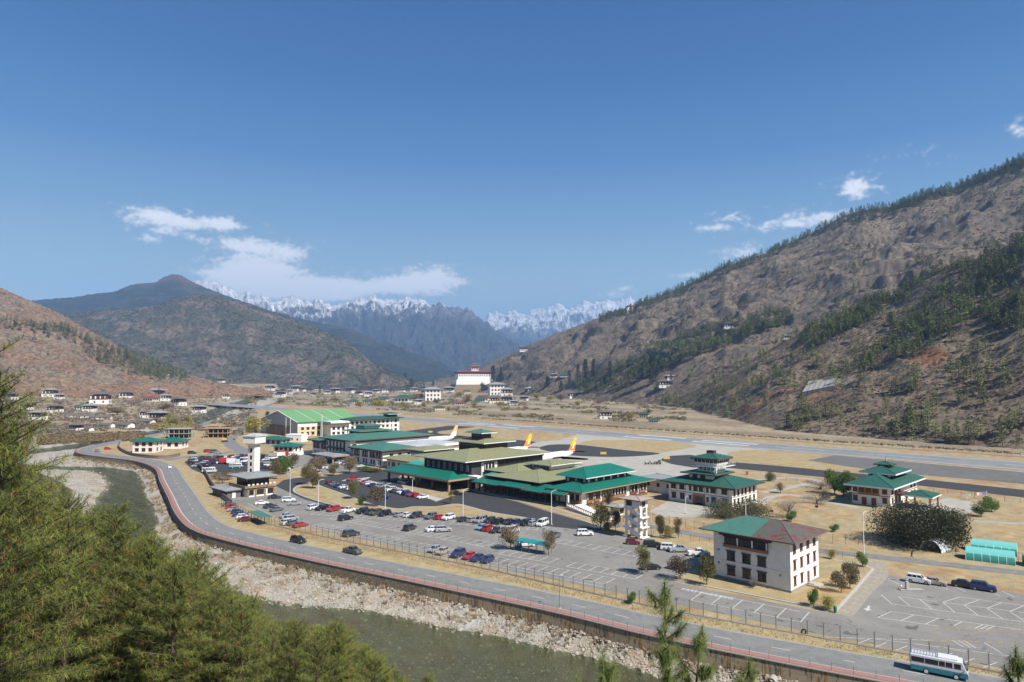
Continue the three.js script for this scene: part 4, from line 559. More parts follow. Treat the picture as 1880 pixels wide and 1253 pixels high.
{ // pavilion by the taxiway
  const g = site('pavilion_building', 'white pavilion with ochre timber front and tiered green roofs', 'building', -85.3, -73.4, 249.5, 280), R = g.r(-85.3, -73.4, 249.5, 280), E = g.r(-87, -71.2, 246.4, 282.4);
  wallBox(g, 'wall', R, 0, 6.7, M.white); hipRoof(g, E, 6.8, 3.1, M.greenDark, { fascia: M.fascia, th: 0.5 }); band(g, 'cornice', R, 6.0, 6.4, 0.25, M.timber); band(g, 'floor_band', R, 3.4, 3.6, 0.1, M.timber);
  bay(g, R, 'f', -0.6, 6.4, 3.65, 5.95, 3, { out: 0.4, mat: M.ochreTimber, apron: M.ochreTimber, frame: M.redTimber, posts: false }); for (const x of [-4.9, 4.3]) { win(g, R, 'f', x, 5.0, 1.5, 1.5, { mat: M.redTimber, nx: 3 }); win(g, R, 'f', x, 2.0, 1.5, 1.6, { mat: M.redTimber, nx: 2 }); }
  for (const x of [-2.1, 0.9]) { const dr = part(g, 'door', slab(x - 0.75, x + 0.75, 0.1, 2.6, R[3], R[3] + 0.08), M.redTimber); part(dr, 'handle', slab(x + 0.5, x + 0.56, 1, 1.2, R[3] + 0.081, R[3] + 0.13), M.steel); }
  for (const z of [13, 9.4, 5.5, -8, -12]) { win(g, R, 'r', z, 5.0, 1.9, 1.5, { mat: M.redTimber, nx: 3 }); win(g, R, 'r', z, 2.0, 1.6, 1.7, { mat: M.ochreTimber, nx: 3 }); }
  const S = g.r(-83, -76.2, 259, 272), SE = g.r(-85.3, -73.6, 256.6, 274.6); wallBox(g, 'upper_wall', S, 7.6, 10.1, M.white); winRow(g, S, 'f', 3, 9.2, 1.5, 1.1, { nx: 2, style: 'plain' }); winRow(g, S, 'r', 5, 9.2, 1.6, 1.1, { nx: 2, style: 'plain' }); hipRoof(g, SE, 10.2, 1.8, M.greenDark, { th: 0.5 });
  const L = g.r(-81.2, -77.8, 263.6, 267.4); wallBox(g, 'lantern', L, 11.4, 12.4, M.darkTimber); hipRoof(g, g.r(-82.4, -76.6, 262.4, 268.6), 12.5, 0.9, M.greenDark, { fascia: M.darkTimber });
  part(g, 'gilded_finial', new THREE.LatheGeometry([[0.0, 0], [0.35, 0], [0.3, 0.3], [0.12, 0.5], [0.22, 0.8], [0.08, 1.1], [0.1, 1.5], [0, 2.2]].map(([a, b]) => new THREE.Vector2(a, b)), 12).translate(0.2, 13.35, -0.7), std([0.55, 0.36, 0.09], 0.35, { metalness: 0.7 }));
  const c = g.r(-70.4, -61.8, 252, 263); hipRoof(g, c, 4.3, 1.3, M.greenDark, { fascia: M.fascia, th: 0.4 }); part(g, 'porch_link', slab(R[1], c[0] + 1, 3.6, 4.2, c[2] + 2, c[3] - 2), M.timber);
  for (const [x, z] of [[c[0] + 0.9, c[3] - 0.9], [c[1] - 0.9, c[3] - 0.9], [c[1] - 0.9, c[2] + 0.9], [c[0] + 0.9, c[2] + 0.9]]) part(g, 'porch_column', postGeo(0.45, 3.9), M.ochreTimber).position.set(x, 0, z);
}
{ // departure hall: green two tier roof
  const g = site('departure_hall', 'departure hall with two tiers of bright green roof', 'building', -157, -145.3, 178.2, 215.5), R = g.r(-157, -145.3, 178.2, 215.5);
  wallBox(g, 'wall', R, 0, 5.3, M.white); hipRoof(g, g.r(-159.4, -142.8, 175, 218), 5.4, 2.2, M.green, { fascia: M.fasciaTan, th: 0.3 }); band(g, 'cornice', R, 4.5, 5.1, 0.35, M.timber);
  part(g, 'plinth', slab(R[0] - 0.1, R[1] + 0.1, 0, 0.9, R[2] - 0.1, R[3] + 0.1), std([0.2, 0.15, 0.12], 0.9, { map: T.stone }));
  for (const z of [15, 11.2]) bay(g, R, 'r', z, 3.2, 1.3, 4.4, 1, { out: 0.5, mat: M.ochreTimber, apron: M.ochreTimber }); bay(g, R, 'r', 1.5, 13.5, 1.3, 4.4, 8, { out: 0.5, mat: M.ochreTimber, apron: M.ochreTimber }); bay(g, R, 'r', -10, 4.5, 1.3, 4.4, 2, { out: 0.5 }); bay(g, R, 'r', -15.5, 4.2, 1.3, 4.4, 2, { out: 0.5, mat: M.ochreTimber, apron: M.ochreTimber }); bay(g, R, 'f', 3, 4.6, 1.3, 4.4, 2, { out: 0.5, mat: M.ochreTimber, apron: M.ochreTimber });
  const S = g.r(-158, -149, 184.4, 208.6); wallBox(g, 'upper_wall', S, 6.0, 8.9, M.darkTimber); for (let i = 0; i < 6; i++) part(g, 'white_panel', slab(S[1], S[1] + 0.06, 6.9, 8.1, S[2] + 1 + i * 4.2, S[2] + 2 + i * 4.2), M.white); for (let i = 0; i < 3; i++) part(g, 'white_panel', slab(S[0] + 0.8 + i * 3.6, S[0] + 1.7 + i * 3.6, 6.9, 8.1, S[3], S[3] + 0.06), M.white);
  hipRoof(g, g.r(-160.4, -146.7, 182, 211), 9.0, 2.6, M.green, { fascia: M.fascia, th: 0.28 });
}
{ // covered walkway of stepped green roofs on timber posts
  const g = site('covered_walkway', 'long covered walkway of four stepped green roofs before the terminal', 'walkway', -194, -148.5, 172.4, 181), q = [[-194, -178.6, 4.5], [-179.4, -167.6, 4.8], [-168.2, -155.6, 4.4], [-158, -148.6, 4.7]];
  wallBox(g, 'floor_slab', g.r(-194, -149.5, 174.4, 181), 0, 0.35, M.concrete); wallBox(g, 'back_wall', g.r(-194, -150, 179.6, 180.4), 0.36, 4.3, std([0.10, 0.075, 0.06], 0.9));
  for (const [a, b, h] of q) { const E = g.r(a, b, 172.2, 180.4), F = [[E[0], h - 0.35, E[3]], [E[1], h - 0.35, E[3]], [E[1], h + 1.1, E[2]], [E[0], h + 1.1, E[2]]], rf = part(g, 'roof', quadGeo(F, F.map((p) => [p[0], p[2]])), M.green); part(rf, 'roof_edge', merge([slab(E[0], E[1], h - 0.75, h - 0.36, E[3] - 0.12, E[3]), tubeBetween([E[1] - 0.06, h - 0.5, E[3] - 0.1], [E[1] - 0.06, h + 0.95, E[2]], 0.16, 0.16, 4), tubeBetween([E[0] + 0.06, h - 0.5, E[3] - 0.1], [E[0] + 0.06, h + 0.95, E[2]], 0.16, 0.16, 4)]), M.redTimber); }
  for (let u = -192.5; u < -149; u += 3.05) { const [x, , , z] = g.r(u, u, 175.2, 175.2); part(g, 'post', postGeo(0.42, 3.9), M.timber).position.set(x, 0.05, z); part(g, 'window', winGeo(2.1, 2.2, 3, 1, 'plain'), M.darkTimber).position.set(x + 1.5, 2.4, g.vc - 179.58); }
  part(g, 'white_pillar', slab(22.2, 22.9, 0, 4.0, 1.6, 2.3), M.white);
  part(g, 'canopy_panel', (() => { const E = g.r(-194, -184, 178, 184), F = [[E[0], 5.9, E[3]], [E[1], 5.9, E[3]], [E[1], 6.6, E[2]], [E[0], 6.6, E[2]]]; return quadGeo(F, F.map((p) => [p[0], p[2]])); })(), M.turquoise);
}
{ // ramp with white balustrade at its end
  const A = G(1041, 935), B = G(1098, 954), C = G(1130, 956), D = G(1066, 929), g = thing('entrance_ramp', 'white entrance ramp with balustrade leading down from the walkway', 'ramp'); g.position.set(A[0], 0, -A[1]);
  const L = ([x, d], y) => [x - A[0], y, -(d - A[1])];
  part(g, 'ramp_slab', merge([quadGeo([L(A, 1.1), L(B, 0.1), L(C, 0.1), L(D, 1.1)], [[0, 0], [20, 0], [20, 4], [0, 4]]), quadGeo([L(A, -0.1), L(B, -0.1), L(B, 0.1), L(A, 1.1)], [[0, 0], [20, 0], [20, 1], [0, 1]])]), M.white);
  for (let i = 0; i <= 18; i++) { const t = i / 18, p = [lerp(A[0], B[0], t), lerp(A[1], B[1], t)], y = lerp(1.1, 0.1, t); part(g, 'baluster', keep('balu', () => slab(-0.16, 0.16, 0, 0.95, -0.16, 0.16)), M.white).position.set(...L(p, y)); }
  part(g, 'handrail', tubeBetween(L(A, 2.1), L(B, 1.1), 0.14, 0.14, 6), M.redTimber);
}
{ // drop-off canopy
  const g = site('drop_off_canopy', 'wide green roofed drop-off canopy before the main terminal', 'canopy', -241, -199, 165.5, 178.5), E = g.r(-241, -199, 165.5, 178.5);
  hipRoof(g, E, 4.7, 2.2, M.green, { fascia: M.fasciaTan, th: 0.7, ridge: 16 }); part(g, 'beam', merge([slab(E[0] + 1, E[1] - 1, 3.5, 3.95, E[3] - 1.9, E[3] - 1.4), slab(E[1] - 1.9, E[1] - 1.4, 3.5, 3.95, E[2] + 1, E[3] - 1)]), M.timber);
  for (let i = 0; i < 5; i++) for (const z of [E[3] - 1.6, E[2] + 1.4]) part(g, 'column', postGeo(0.7, 3.9), i === 4 ? M.fasciaTan : M.timber).position.set(E[0] + 1.6 + i * 9.7, 0, z);
}
{ // main terminal: three tiers of olive roof
  const g = site('main_terminal', 'main terminal with three tiers of olive green roof', 'building', -229, -199.5, 177.5, 218), R = g.r(-229, -199.5, 177.5, 218);
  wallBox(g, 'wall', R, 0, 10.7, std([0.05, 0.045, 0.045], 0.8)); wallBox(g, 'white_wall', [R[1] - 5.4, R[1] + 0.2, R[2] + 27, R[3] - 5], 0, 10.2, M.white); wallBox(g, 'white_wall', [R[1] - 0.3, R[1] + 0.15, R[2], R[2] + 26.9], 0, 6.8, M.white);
  hipRoof(g, g.r(-231.4, -197.2, 172.2, 220.6), 11, 2.6, M.olive, { fascia: M.fascia, th: 0.35, ridge: 7 }); band(g, 'cornice', R, 9.8, 10.5, 0.5, M.darkTimber);
  for (let i = 0; i < 8; i++) win(g, R, 'f', R[0] + 2.6 + i * 3.5, 7.8, 1.35, 2.3, { mat: M.fascia, glass: M.glassPale, nx: 2, ny: 2, style: 'plain' });
  for (let i = 0; i < 9; i++) win(g, R, 'r', R[2] + 2.6 + i * 2.9, 8.4, 2.3, 1.7, { mat: M.darkTimber, nx: 3, ny: 1, style: 'plain', proud: 0.17 });
  bay(g, [R[0], R[1] + 0.2, R[2], R[3]], 'r', R[3] - 9, 5.5, 6.2, 9.5, 3, { out: 0.5 }); bay(g, R, 'r', R[2] + 14, 10, 5.6, 7.1, 4, { out: 0.4, mat: M.timber });
  const S = g.r(-229.4, -213, 196.6, 210.2); wallBox(g, 'upper_wall', S, 11.5, 15.5, M.darkTimber); winRow(g, S, 'f', 9, 14.2, 1.2, 0.9, { mat: M.timber, glass: M.glassPale, style: 'plain' }); winRow(g, S, 'r', 8, 14.2, 1.1, 0.9, { mat: M.timber, glass: M.glassPale, style: 'plain' });
  hipRoof(g, g.r(-232.2, -210.4, 193.8, 213), 15.7, 1.7, M.olive, { th: 0.3 });
  const L = g.r(-223.6, -217.4, 198.8, 204.6); wallBox(g, 'lantern', L, 16.4, 19.3, M.darkTimber); winRow(g, L, 'f', 4, 18.4, 0.8, 0.8, { mat: M.timber, glass: M.glassPale, style: 'plain' }); winRow(g, L, 'r', 4, 18.4, 0.8, 0.8, { mat: M.timber, glass: M.glassPale, style: 'plain' }); hipRoof(g, g.r(-225.6, -215.2, 197, 206.2), 19.5, 1.2, M.greenOld, { th: 0.3 });
  part(g, 'terrace', slab(R[1] - 2, R[1] + 5, 4.2, 5.3, R[3] - 2, R[3] + 1.5), M.white);
}
{ // arrivals block with low olive roofs
  const g = site('arrivals_block', 'low arrivals block with olive hip roofs and raised clerestory', 'building', -196, -165.5, 181, 216), R = g.r(-196, -165.5, 184.5, 216), R2 = g.r(-189, -165.5, 181, 216);
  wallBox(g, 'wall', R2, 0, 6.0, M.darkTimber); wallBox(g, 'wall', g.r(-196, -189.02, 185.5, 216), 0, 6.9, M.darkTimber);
  hipRoof(g, g.r(-191, -163.4, 176.8, 218), 6.3, 2.0, M.olive, { fascia: M.tinBrown, th: 0.25 }); hipRoof(g, g.r(-198.4, -180, 183, 217.6), 7.1, 2.2, M.olive, { fascia: M.tinBrown, th: 0.25 });
  const S = g.r(-184, -174.6, 195.2, 209.4); wallBox(g, 'clerestory_wall', S, 7.2, 9.8, M.white); winRow(g, S, 'f', 5, 9.0, 1.3, 1.1, { mat: M.darkTimber, nx: 1, ny: 1, style: 'plain' }); hipRoof(g, g.r(-186.4, -172.4, 193.2, 211.6), 9.95, 1.1, M.olive, { th: 0.28 });
}
{ // small wing with an olive roof
  const g = site('terminal_wing', 'low white terminal wing with olive roofs and red windows', 'building', -276, -256, 191.5, 214), R = g.r(-276, -252, 191.5, 203);
  wallBox(g, 'wall', R, 0, 4.6, M.white); hipRoof(g, g.r(-278.6, -250, 189.6, 205), 4.75, 1.6, M.olive, { th: 0.3, fascia: M.tinBrown }); band(g, 'cornice', R, 4.0, 4.5, 0.3, M.darkTimber);
  for (const x of [-8.2, -5.4, -4, -0.4, 2.6, 5.6, 8]) win(g, R, 'f', x, 2.1, 1.1, 1.5, { mat: M.redTimber });
  const S = g.r(-270, -259, 201, 219); wallBox(g, 'upper_wall', S, 3.8, 8.9, M.white); band(g, 'upper_band', [S[0], S[1], S[2], S[3]], 7.2, 8.7, 0.06, M.darkTimber); winRow(g, S, 'f', 5, 7.9, 1.3, 1.0, { mat: M.fascia, style: 'plain', proud: 0.07 }); hipRoof(g, g.r(-273, -256.5, 198.4, 221.5), 9.0, 1.2, M.olive, { th: 0.3 });
  part(g, 'canopy_panel', (() => { const E = g.r(-250, -240, 184, 189), F = [[E[0], 5.1, E[3]], [E[1], 5.1, E[3]], [E[1], 5.9, E[2]], [E[0], 5.9, E[2]]]; return quadGeo(F, F.map((p) => [p[0], p[2]])); })(), M.turquoise);
}
{ // two storey terminal block
  const g = site('terminal_annexe', 'white two storey terminal annexe with grey green roof and timber bays', 'building', -306.5, -280.3, 192, 244), R = g.r(-306.5, -280.3, 192, 244);
  wallBox(g, 'wall', R, 0, 7.8, M.white); hipRoof(g, g.r(-308.6, -278.4, 189.8, 214), 8.0, 2.4, M.greenOld, { fascia: M.timber, th: 0.5 }); hipRoof(g, g.r(-308.6, -284, 214.2, 246), 8.2, 1.6, M.tinPale, { fascia: M.fascia, th: 0.3 }); band(g, 'cornice', R, 6.9, 7.5, 0.3, M.timber);
  for (const x of [-9.6, -2.2, 4.5, 10]) { bay(g, R, 'f', x, 4.4, 3.7, 6.7, 2, { out: 0.4, apron: M.redTimber }); win(g, R, 'f', x - 1.1, 1.8, 1.2, 1.8, {}); win(g, R, 'f', x + 1.2, 1.8, 1.2, 1.8, {}); }
  for (const z of [21, 16, 10.5, 6, 1]) { win(g, R, 'r', z, 5.6, 1.9, 1.0, { nx: 3, style: 'plain' }); }
  const fl = part(g, 'silver_roof', new THREE.SphereGeometry(1, 24, 10, 0, Math.PI * 2, 0, Math.PI / 2).scale(9, 1.1, 12).translate(5, 7.7, -6), M.tinPale);
}
{ // three storey terminal block
  const g = site('terminal_block', 'white three storey terminal block with timber windows and stacked green roofs', 'building', -352.5, -309.6, 193, 243), R = g.r(-335, -309.6, 193, 243), Lw = g.r(-352.5, -335.02, 194.6, 216);
  wallBox(g, 'wall', R, 0, 10.8, M.white); wallBox(g, 'wing_wall', Lw, 0, 8.7, M.white); wallBox(g, 'corner_pier', [R[1] - 4.6, R[1] + 0.4, R[3] - 2, R[3] + 0.9], 0, 10.4, M.white);
  hipRoof(g, g.r(-339, -308, 190.6, 246), 11, 2.4, M.greenOld, { fascia: M.timber, th: 0.5 }); hipRoof(g, g.r(-354.8, -335.5, 192.2, 218), 8.9, 2.0, M.greenOld, { fascia: M.timber, th: 0.5 }); band(g, 'cornice', R, 9.6, 10.3, 0.3, M.timber); band(g, 'cornice', Lw, 7.5, 8.2, 0.3, M.timber);
  part(g, 'balcony_band', slab(R[0] + 1.5, R[1] - 6.4, 5.7, 6.5, R[3], R[3] + 0.5), M.timber);
  for (let i = 0; i < 5; i++) { const x = R[0] + 4.2 + i * 3.5; win(g, R, 'f', x, 8.0, 1.7, 2.4, { nx: 2, proud: 0.01 }); win(g, R, 'f', x, 4.3, 1.7, 2.4, { nx: 2 }); win(g, R, 'f', x, 1.5, 1.5, 1.8, { nx: 2 }); }
  for (const x of [R[0] + 1.1, R[1] - 5.5]) for (const y of [8.0, 4.6, 1.6]) win(g, R, 'f', x, y, 1.2, 1.8, {});
  for (const y of [4.4, 1.7]) win(g, [R[0], R[1] + 0.4, R[2], R[3]], 'r', R[3] - 5.5, y, 1.7, 1.8, {}); bay(g, [R[0], R[1] + 0.4, R[2], R[3]], 'r', R[3] - 1, 3.2, 6.4, 9.3, 1, { mat: M.ochreTimber, apron: M.ochreTimber });
  for (let i = 0; i < 2; i++) { bay(g, Lw, 'f', Lw[0] + 4.6 + i * 8.2, 6.2, 4.2, 7.3, 2, { out: 0.4 }); for (const q of [-1.6, 1.6]) win(g, Lw, 'f', Lw[0] + 4.6 + i * 8.2 + q, 1.9, 1.3, 1.6, {}); }
  const S = g.r(-336.5, -324, 208, 224.6); wallBox(g, 'upper_wall', S, 11.4, 13.9, M.darkTimber); for (let i = 0; i < 5; i++) part(g, 'white_panel', slab(S[1], S[1] + 0.07, 11.9, 12.9, S[2] + 1 + i * 3.2, S[2] + 3 + i * 3.2), M.white); hipRoof(g, g.r(-339.6, -321.5, 205, 227), 14.1, 1.3, M.greenOld, { fascia: M.tinBrown, th: 0.3 });
  const S2 = g.r(-335, -327, 212, 221); wallBox(g, 'lantern', S2, 15, 16.6, M.white); band(g, 'lantern_band', S2, 16, 16.58, 0.1, M.darkTimber); hipRoof(g, g.r(-337.4, -324.6, 210, 223.6), 16.8, 1.0, M.greenOld, { fascia: M.tinBrown, th: 0.3 });
  const P = g.r(-327, -306, 179.6, 191); hipRoof(g, P, 3.9, 0.9, M.tin, { fascia: M.fasciaTan, th: 0.4 }); part(g, 'porch_eave', slab(P[0] + 2, P[1] - 3, 4.6, 4.9, P[2] - 0.2, P[2] + 2.4), M.greenDark);
  for (let i = 0; i < 4; i++) part(g, 'porch_column', postGeo(0.6, 3.6), i === 3 ? M.fasciaTan : M.timber).position.set(P[0] + 1.4 + i * 6.1, 0, P[3] - 1.2);
}
{ // hangar and its offices
  const g = site('aircraft_hangar', 'large aircraft hangar with bright lime green gable roof', 'hangar', -532, -472, 248, 302), R = g.r(-532, -472, 248, 302), [x0, x1, z0, z1] = R, e = 10.8, p = 18.3;
  const sh = new THREE.Shape([[x0, 0], [x1, 0], [x1, e], [0, p - 0.2], [x0, e]].map(([a, b]) => new THREE.Vector2(a, b))), ex = new THREE.ExtrudeGeometry(sh, { depth: z1 - z0, bevelEnabled: false }); ex.translate(0, 0, z0); part(g, 'wall', boxUV(ex), M.greyWall);
  part(g, 'side_wall', slab(x1 + 0.002, x1 + 0.12, 0, e - 0.6, z0 + 0.2, z1 - 0.1), M.cream); part(g, 'white_band', slab(x1 + 0.121, x1 + 0.16, 7.2, e - 0.6, z0 + 0.2, z1 - 0.1), M.white);
  for (const s of [-1, 1]) { const F = [[0, p, z1 + 0.8], [s * (x1 + 1.4), e - 0.15, z1 + 0.8], [s * (x1 + 1.4), e - 0.15, z0 - 0.8], [0, p, z0 - 0.8]]; const rf = part(g, 'roof', quadGeo(s > 0 ? F : F.slice().reverse(), (s > 0 ? F : F.slice().reverse()).map((q) => [q[2], q[0]])), M.lime); for (let i = 1; i < 4; i++) { const z = lerp(z1, z0, i / 4); part(rf, 'roof_light', tubeBetween([0, p + 0.05, z], [s * (x1 + 1.3), e - 0.1, z], 0.35, 0.35, 4), M.paint); } part(rf, 'verge_trim', tubeBetween([0, p, z1 + 0.8], [s * (x1 + 1.4), e - 0.15, z1 + 0.8], 0.3, 0.3, 4), M.fascia); }
  for (const x of [-20, -7, 6]) part(g, 'hangar_door', slab(x, x + 12.6, 0, 7.6, z1 + 0.01, z1 + 0.3), std([0.25, 0.19, 0.15], 0.8, { map: T.roofSheet }));
  for (let i = 0; i < 4; i++) { const z = z1 - 4 - i * 4.4; win(g, [x0, x1 + 0.12, z0, z1], 'r', z, 5.9, 2.2, 1.6, { nx: 3, proud: 0.01 }); win(g, [x0, x1 + 0.12, z0, z1], 'r', z, 2.2, 1.8, 1.8, { nx: 2 }); }
  for (const x of [15, 22]) part(g, 'scaffold_leg', tubeBetween([x, 0, z1 + 1.5], [x, 14, z1 + 1.5], 0.22, 0.22, 5), M.whitePole);
  const o = site('hangar_office', 'white three storey office row with teal roof beside the hangar', 'building', -471.5, -459, 268, 330), Q = o.r(-471.5, -459, 268, 330);
  wallBox(o, 'wall', Q, 0, 10.8, M.white); hipRoof(o, o.r(-474, -456.5, 284, 333), 11.6, 1.8, M.greenDark, { fascia: M.timber, th: 0.4 }); hipRoof(o, o.r(-474, -456.5, 264, 283.6), 9.2, 1.6, M.greenDark, { fascia: M.timber, th: 0.4 });
  for (let i = 0; i < 15; i++) for (const y of [9.0, 5.6, 2.2]) { if (y > 8 && i < 4) continue; const z = Q[3] - 2.5 - i * 4; win(o, Q, 'r', z, y, i % 5 === 3 ? 0.9 : 2.2, 1.6, { nx: 2, mat: i % 2 ? M.timber : M.darkTimber }); }
  const tw = o.r(-470, -462, 322, 330); wallBox(o, 'stair_tower', tw, 10.8, 14.6, M.darkTimber); hipRoof(o, o.r(-473, -459, 319, 333), 14.7, 1.2, M.greenDark, {});
}
{ // flat roofed station building and shed
  const g = site('station_building', 'stone station building with flat grey roof over a dark upper floor', 'building', -256, -242.4, 108.4, 118.8), R = g.r(-256, -242.4, 108.4, 118.8), st = std([0.44, 0.32, 0.20], 0.9, { map: T.stone });
  wallBox(g, 'wall', R, 0, 3.1, M.white); band(g, 'stone_trim', R, 2.55, 3.09, 0.12, st); for (const z of [R[2], -1.8, 1.8, R[3] - 0.7]) part(g, 'stone_pier', slab(R[1], R[1] + 0.14, 0, 2.54, z, z + 0.7), st);
  for (const [z, w] of [[-3.6, 2.4], [0.35, 2.7], [3.7, 1.9]]) win(g, R, 'r', z, 1.65, w, 1.7, { nx: 3, ny: 2, style: 'plain', mat: M.darkTimber });
  const tr = part(g, 'terrace_parapet', merge([slab(R[1] + 0.2, R[1] + 0.5, 3.1, 4.1, R[2] - 0.4, R[3] + 1), slab(R[0], R[1] + 0.2, 3.1, 4.1, R[3] + 0.7, R[3] + 1)]), st); for (let i = 0; i < 7; i++) part(tr, 'merlon', slab(R[1] + 0.18, R[1] + 0.52, 4.101, 4.6, R[2] + i * 1.6, R[2] + i * 1.6 + 0.8), M.fascia);
  wallBox(g, 'terrace_slab', [R[0], R[1] + 0.5, R[2] - 0.4, R[3] + 1], 3.101, 3.25, M.concrete); const U2 = g.r(-255, -244.6, 110, 117.6); wallBox(g, 'upper_wall', U2, 3.26, 6.5, M.darkTimber); winRow(g, U2, 'r', 3, 4.9, 1.8, 1.7, { style: 'plain' }); winRow(g, U2, 'f', 4, 4.9, 1.8, 1.7, { style: 'plain' });
  hipRoof(g, g.r(-258.4, -241.6, 107.6, 120.6), 6.8, 0.8, M.tin, { fascia: M.tinBrown, th: 0.3 });
  const s = site('tin_shed', 'dark grey tin shed beside the stone station building', 'shed', -258, -245.4, 102.4, 107.4), Q = s.r(-258, -245.4, 102.4, 107.4); wallBox(s, 'wall', Q, 0, 2.6, std([0.13, 0.12, 0.115], 0.9)); hipRoof(s, s.r(-259, -244.6, 101.4, 108.2), 2.8, 0.6, M.tin, { fascia: M.tinBrown }); const dr = part(s, 'door', slab(Q[1], Q[1] + 0.07, 0, 2, -0.6, 0.6), M.white); part(dr, 'handle', slab(Q[1] + 0.071, Q[1] + 0.12, 1, 1.15, 0.3, 0.4), M.steel);
}
{ // white water tower
  const g = thing('water_tower', 'slim white water tower with square tank and dark slot windows', 'water tower'), [x, d] = [-112, 300]; g.position.set(x, 0, -d); g.rotation.y = -0.35;
  part(g, 'shaft', boxUV(box(3.5, 14.2, 3.5, 0, 7.1, 0)), M.white); const c = new THREE.CylinderGeometry(3.9, 2.4, 0.9, 4, 1); c.rotateY(Math.PI / 4); part(g, 'corbel', c.toNonIndexed().translate(0, 14.2, 0), M.white).geometry.computeVertexNormals();
  part(g, 'tank', boxUV(box(6.6, 3.0, 6.6, 0, 16.2, 0)), M.white); hipRoof(g, [-3.7, 3.7, -3.7, 3.7], 17.9, 0.9, M.tinPale, { fascia: M.fascia, th: 0.2 });
  for (const y of [11.6, 8.6, 5.8, 3]) { const w = part(g, 'window', slab(-0.5, 0.5, y - 0.85, y + 0.85, 1.75, 1.8), M.darkTimber); part(w, 'pane', slab(-0.4, 0.4, y - 0.75, y + 0.75, 1.801, 1.82), M.glass); }
}
{ // white scissor-stair lookout
  const g = site('stair_tower', 'white concrete lookout tower with open scissor stairs', 'tower', -110, -106, 153, 157), w = M.white;
  part(g, 'pier', boxUV(slab(1.6, 2.4, 0, 10.2, 0.6, 1.6)), w); part(g, 'pier', boxUV(slab(-2.4, -1.8, 0, 10.2, -1.6, -0.6)), w); part(g, 'pier', boxUV(slab(1.7, 2.3, 0, 10.2, -1.8, -1.2)), w); part(g, 'pier', boxUV(slab(-2.4, -1.9, 0, 10.2, 1.2, 1.7)), w);
  for (let i = 0; i < 3; i++) { const y = i * 2.6; for (const s of [1, -1]) { const fl = part(g, 'stair_flight', keep('flight', () => new THREE.BoxGeometry(4.7, 0.22, 1.15)), w); fl.position.set(0, y + (s > 0 ? 1.3 : 2.6) + 0.2, s * 1.1); fl.rotation.z = -s * 0.46; part(fl, 'stair_parapet', keep('sparap', () => boxUV(new THREE.BoxGeometry(4.9, 0.95, 0.14))), w).position.set(0, 0.42, s * 0.52); for (let k = 0; k < 8; k++) part(fl, 'step', keep('stairstep', () => new THREE.BoxGeometry(0.5, 0.16, 1.0)), M.concrete).position.set(-2 + k * 0.58, 0.19, 0); } part(g, 'landing', boxUV(slab(2.1, 3.1, y + 0.25, y + 0.45, -1.7, 1.7)), w); part(g, 'landing', boxUV(slab(-3.2, -2.1, y + 2.45, y + 2.65, -1.7, 1.7)), w); }
  const cab = part(g, 'cabin', boxUV(slab(-2.4, 2.4, 8.1, 10.2, -1.9, 1.9)), w); for (const x of [-0.9]) { const q = part(g, 'window', winGeo(1.7, 1.2, 2, 1, 'plain'), M.darkTimber); q.position.set(x, 9.3, 1.902); part(q, 'pane', paneGeo(1.7, 1.2), M.glass); } const q2 = part(g, 'window', winGeo(1.2, 1.3, 2, 1, 'plain'), M.darkTimber); q2.position.set(2.402, 9.3, 0); q2.rotation.y = Math.PI / 2; part(q2, 'pane', paneGeo(1.2, 1.3), M.glass);
  hipRoof(g, [-3.6, 3.6, -3.2, 3.2], 10.4, 0.5, std([0.34, 0.27, 0.24], 0.85), { fascia: M.tinBrown, th: 0.25 });
}
function simpleHouse(g, w, d, h, mat, roofMat, o = {}) {
  const R = [-w / 2, w / 2, -d / 2, d / 2]; wallBox(g, 'wall', R, 0, h, mat); hipRoof(g, [R[0] - 1.2, R[1] + 1.2, R[2] - 1.2, R[3] + 1.2], h + 0.2, o.rise ?? 1.7, roofMat, { fascia: o.fascia ?? M.timber, th: 0.25 });
  const fl = o.floors ?? 1; for (let f = 0; f < fl; f++) { const y = h * (f + 0.55) / fl; winRow(g, R, 'f', o.n ?? 3, y, Math.min(2, w / (o.n ?? 3) - 0.9), Math.min(1.8, h / fl * 0.5), { nx: 2, mat: o.frame ?? M.timber }); winRow(g, R, 'r', 2, y, 1.3, Math.min(1.7, h / fl * 0.5), { mat: o.frame ?? M.timber }); }
}
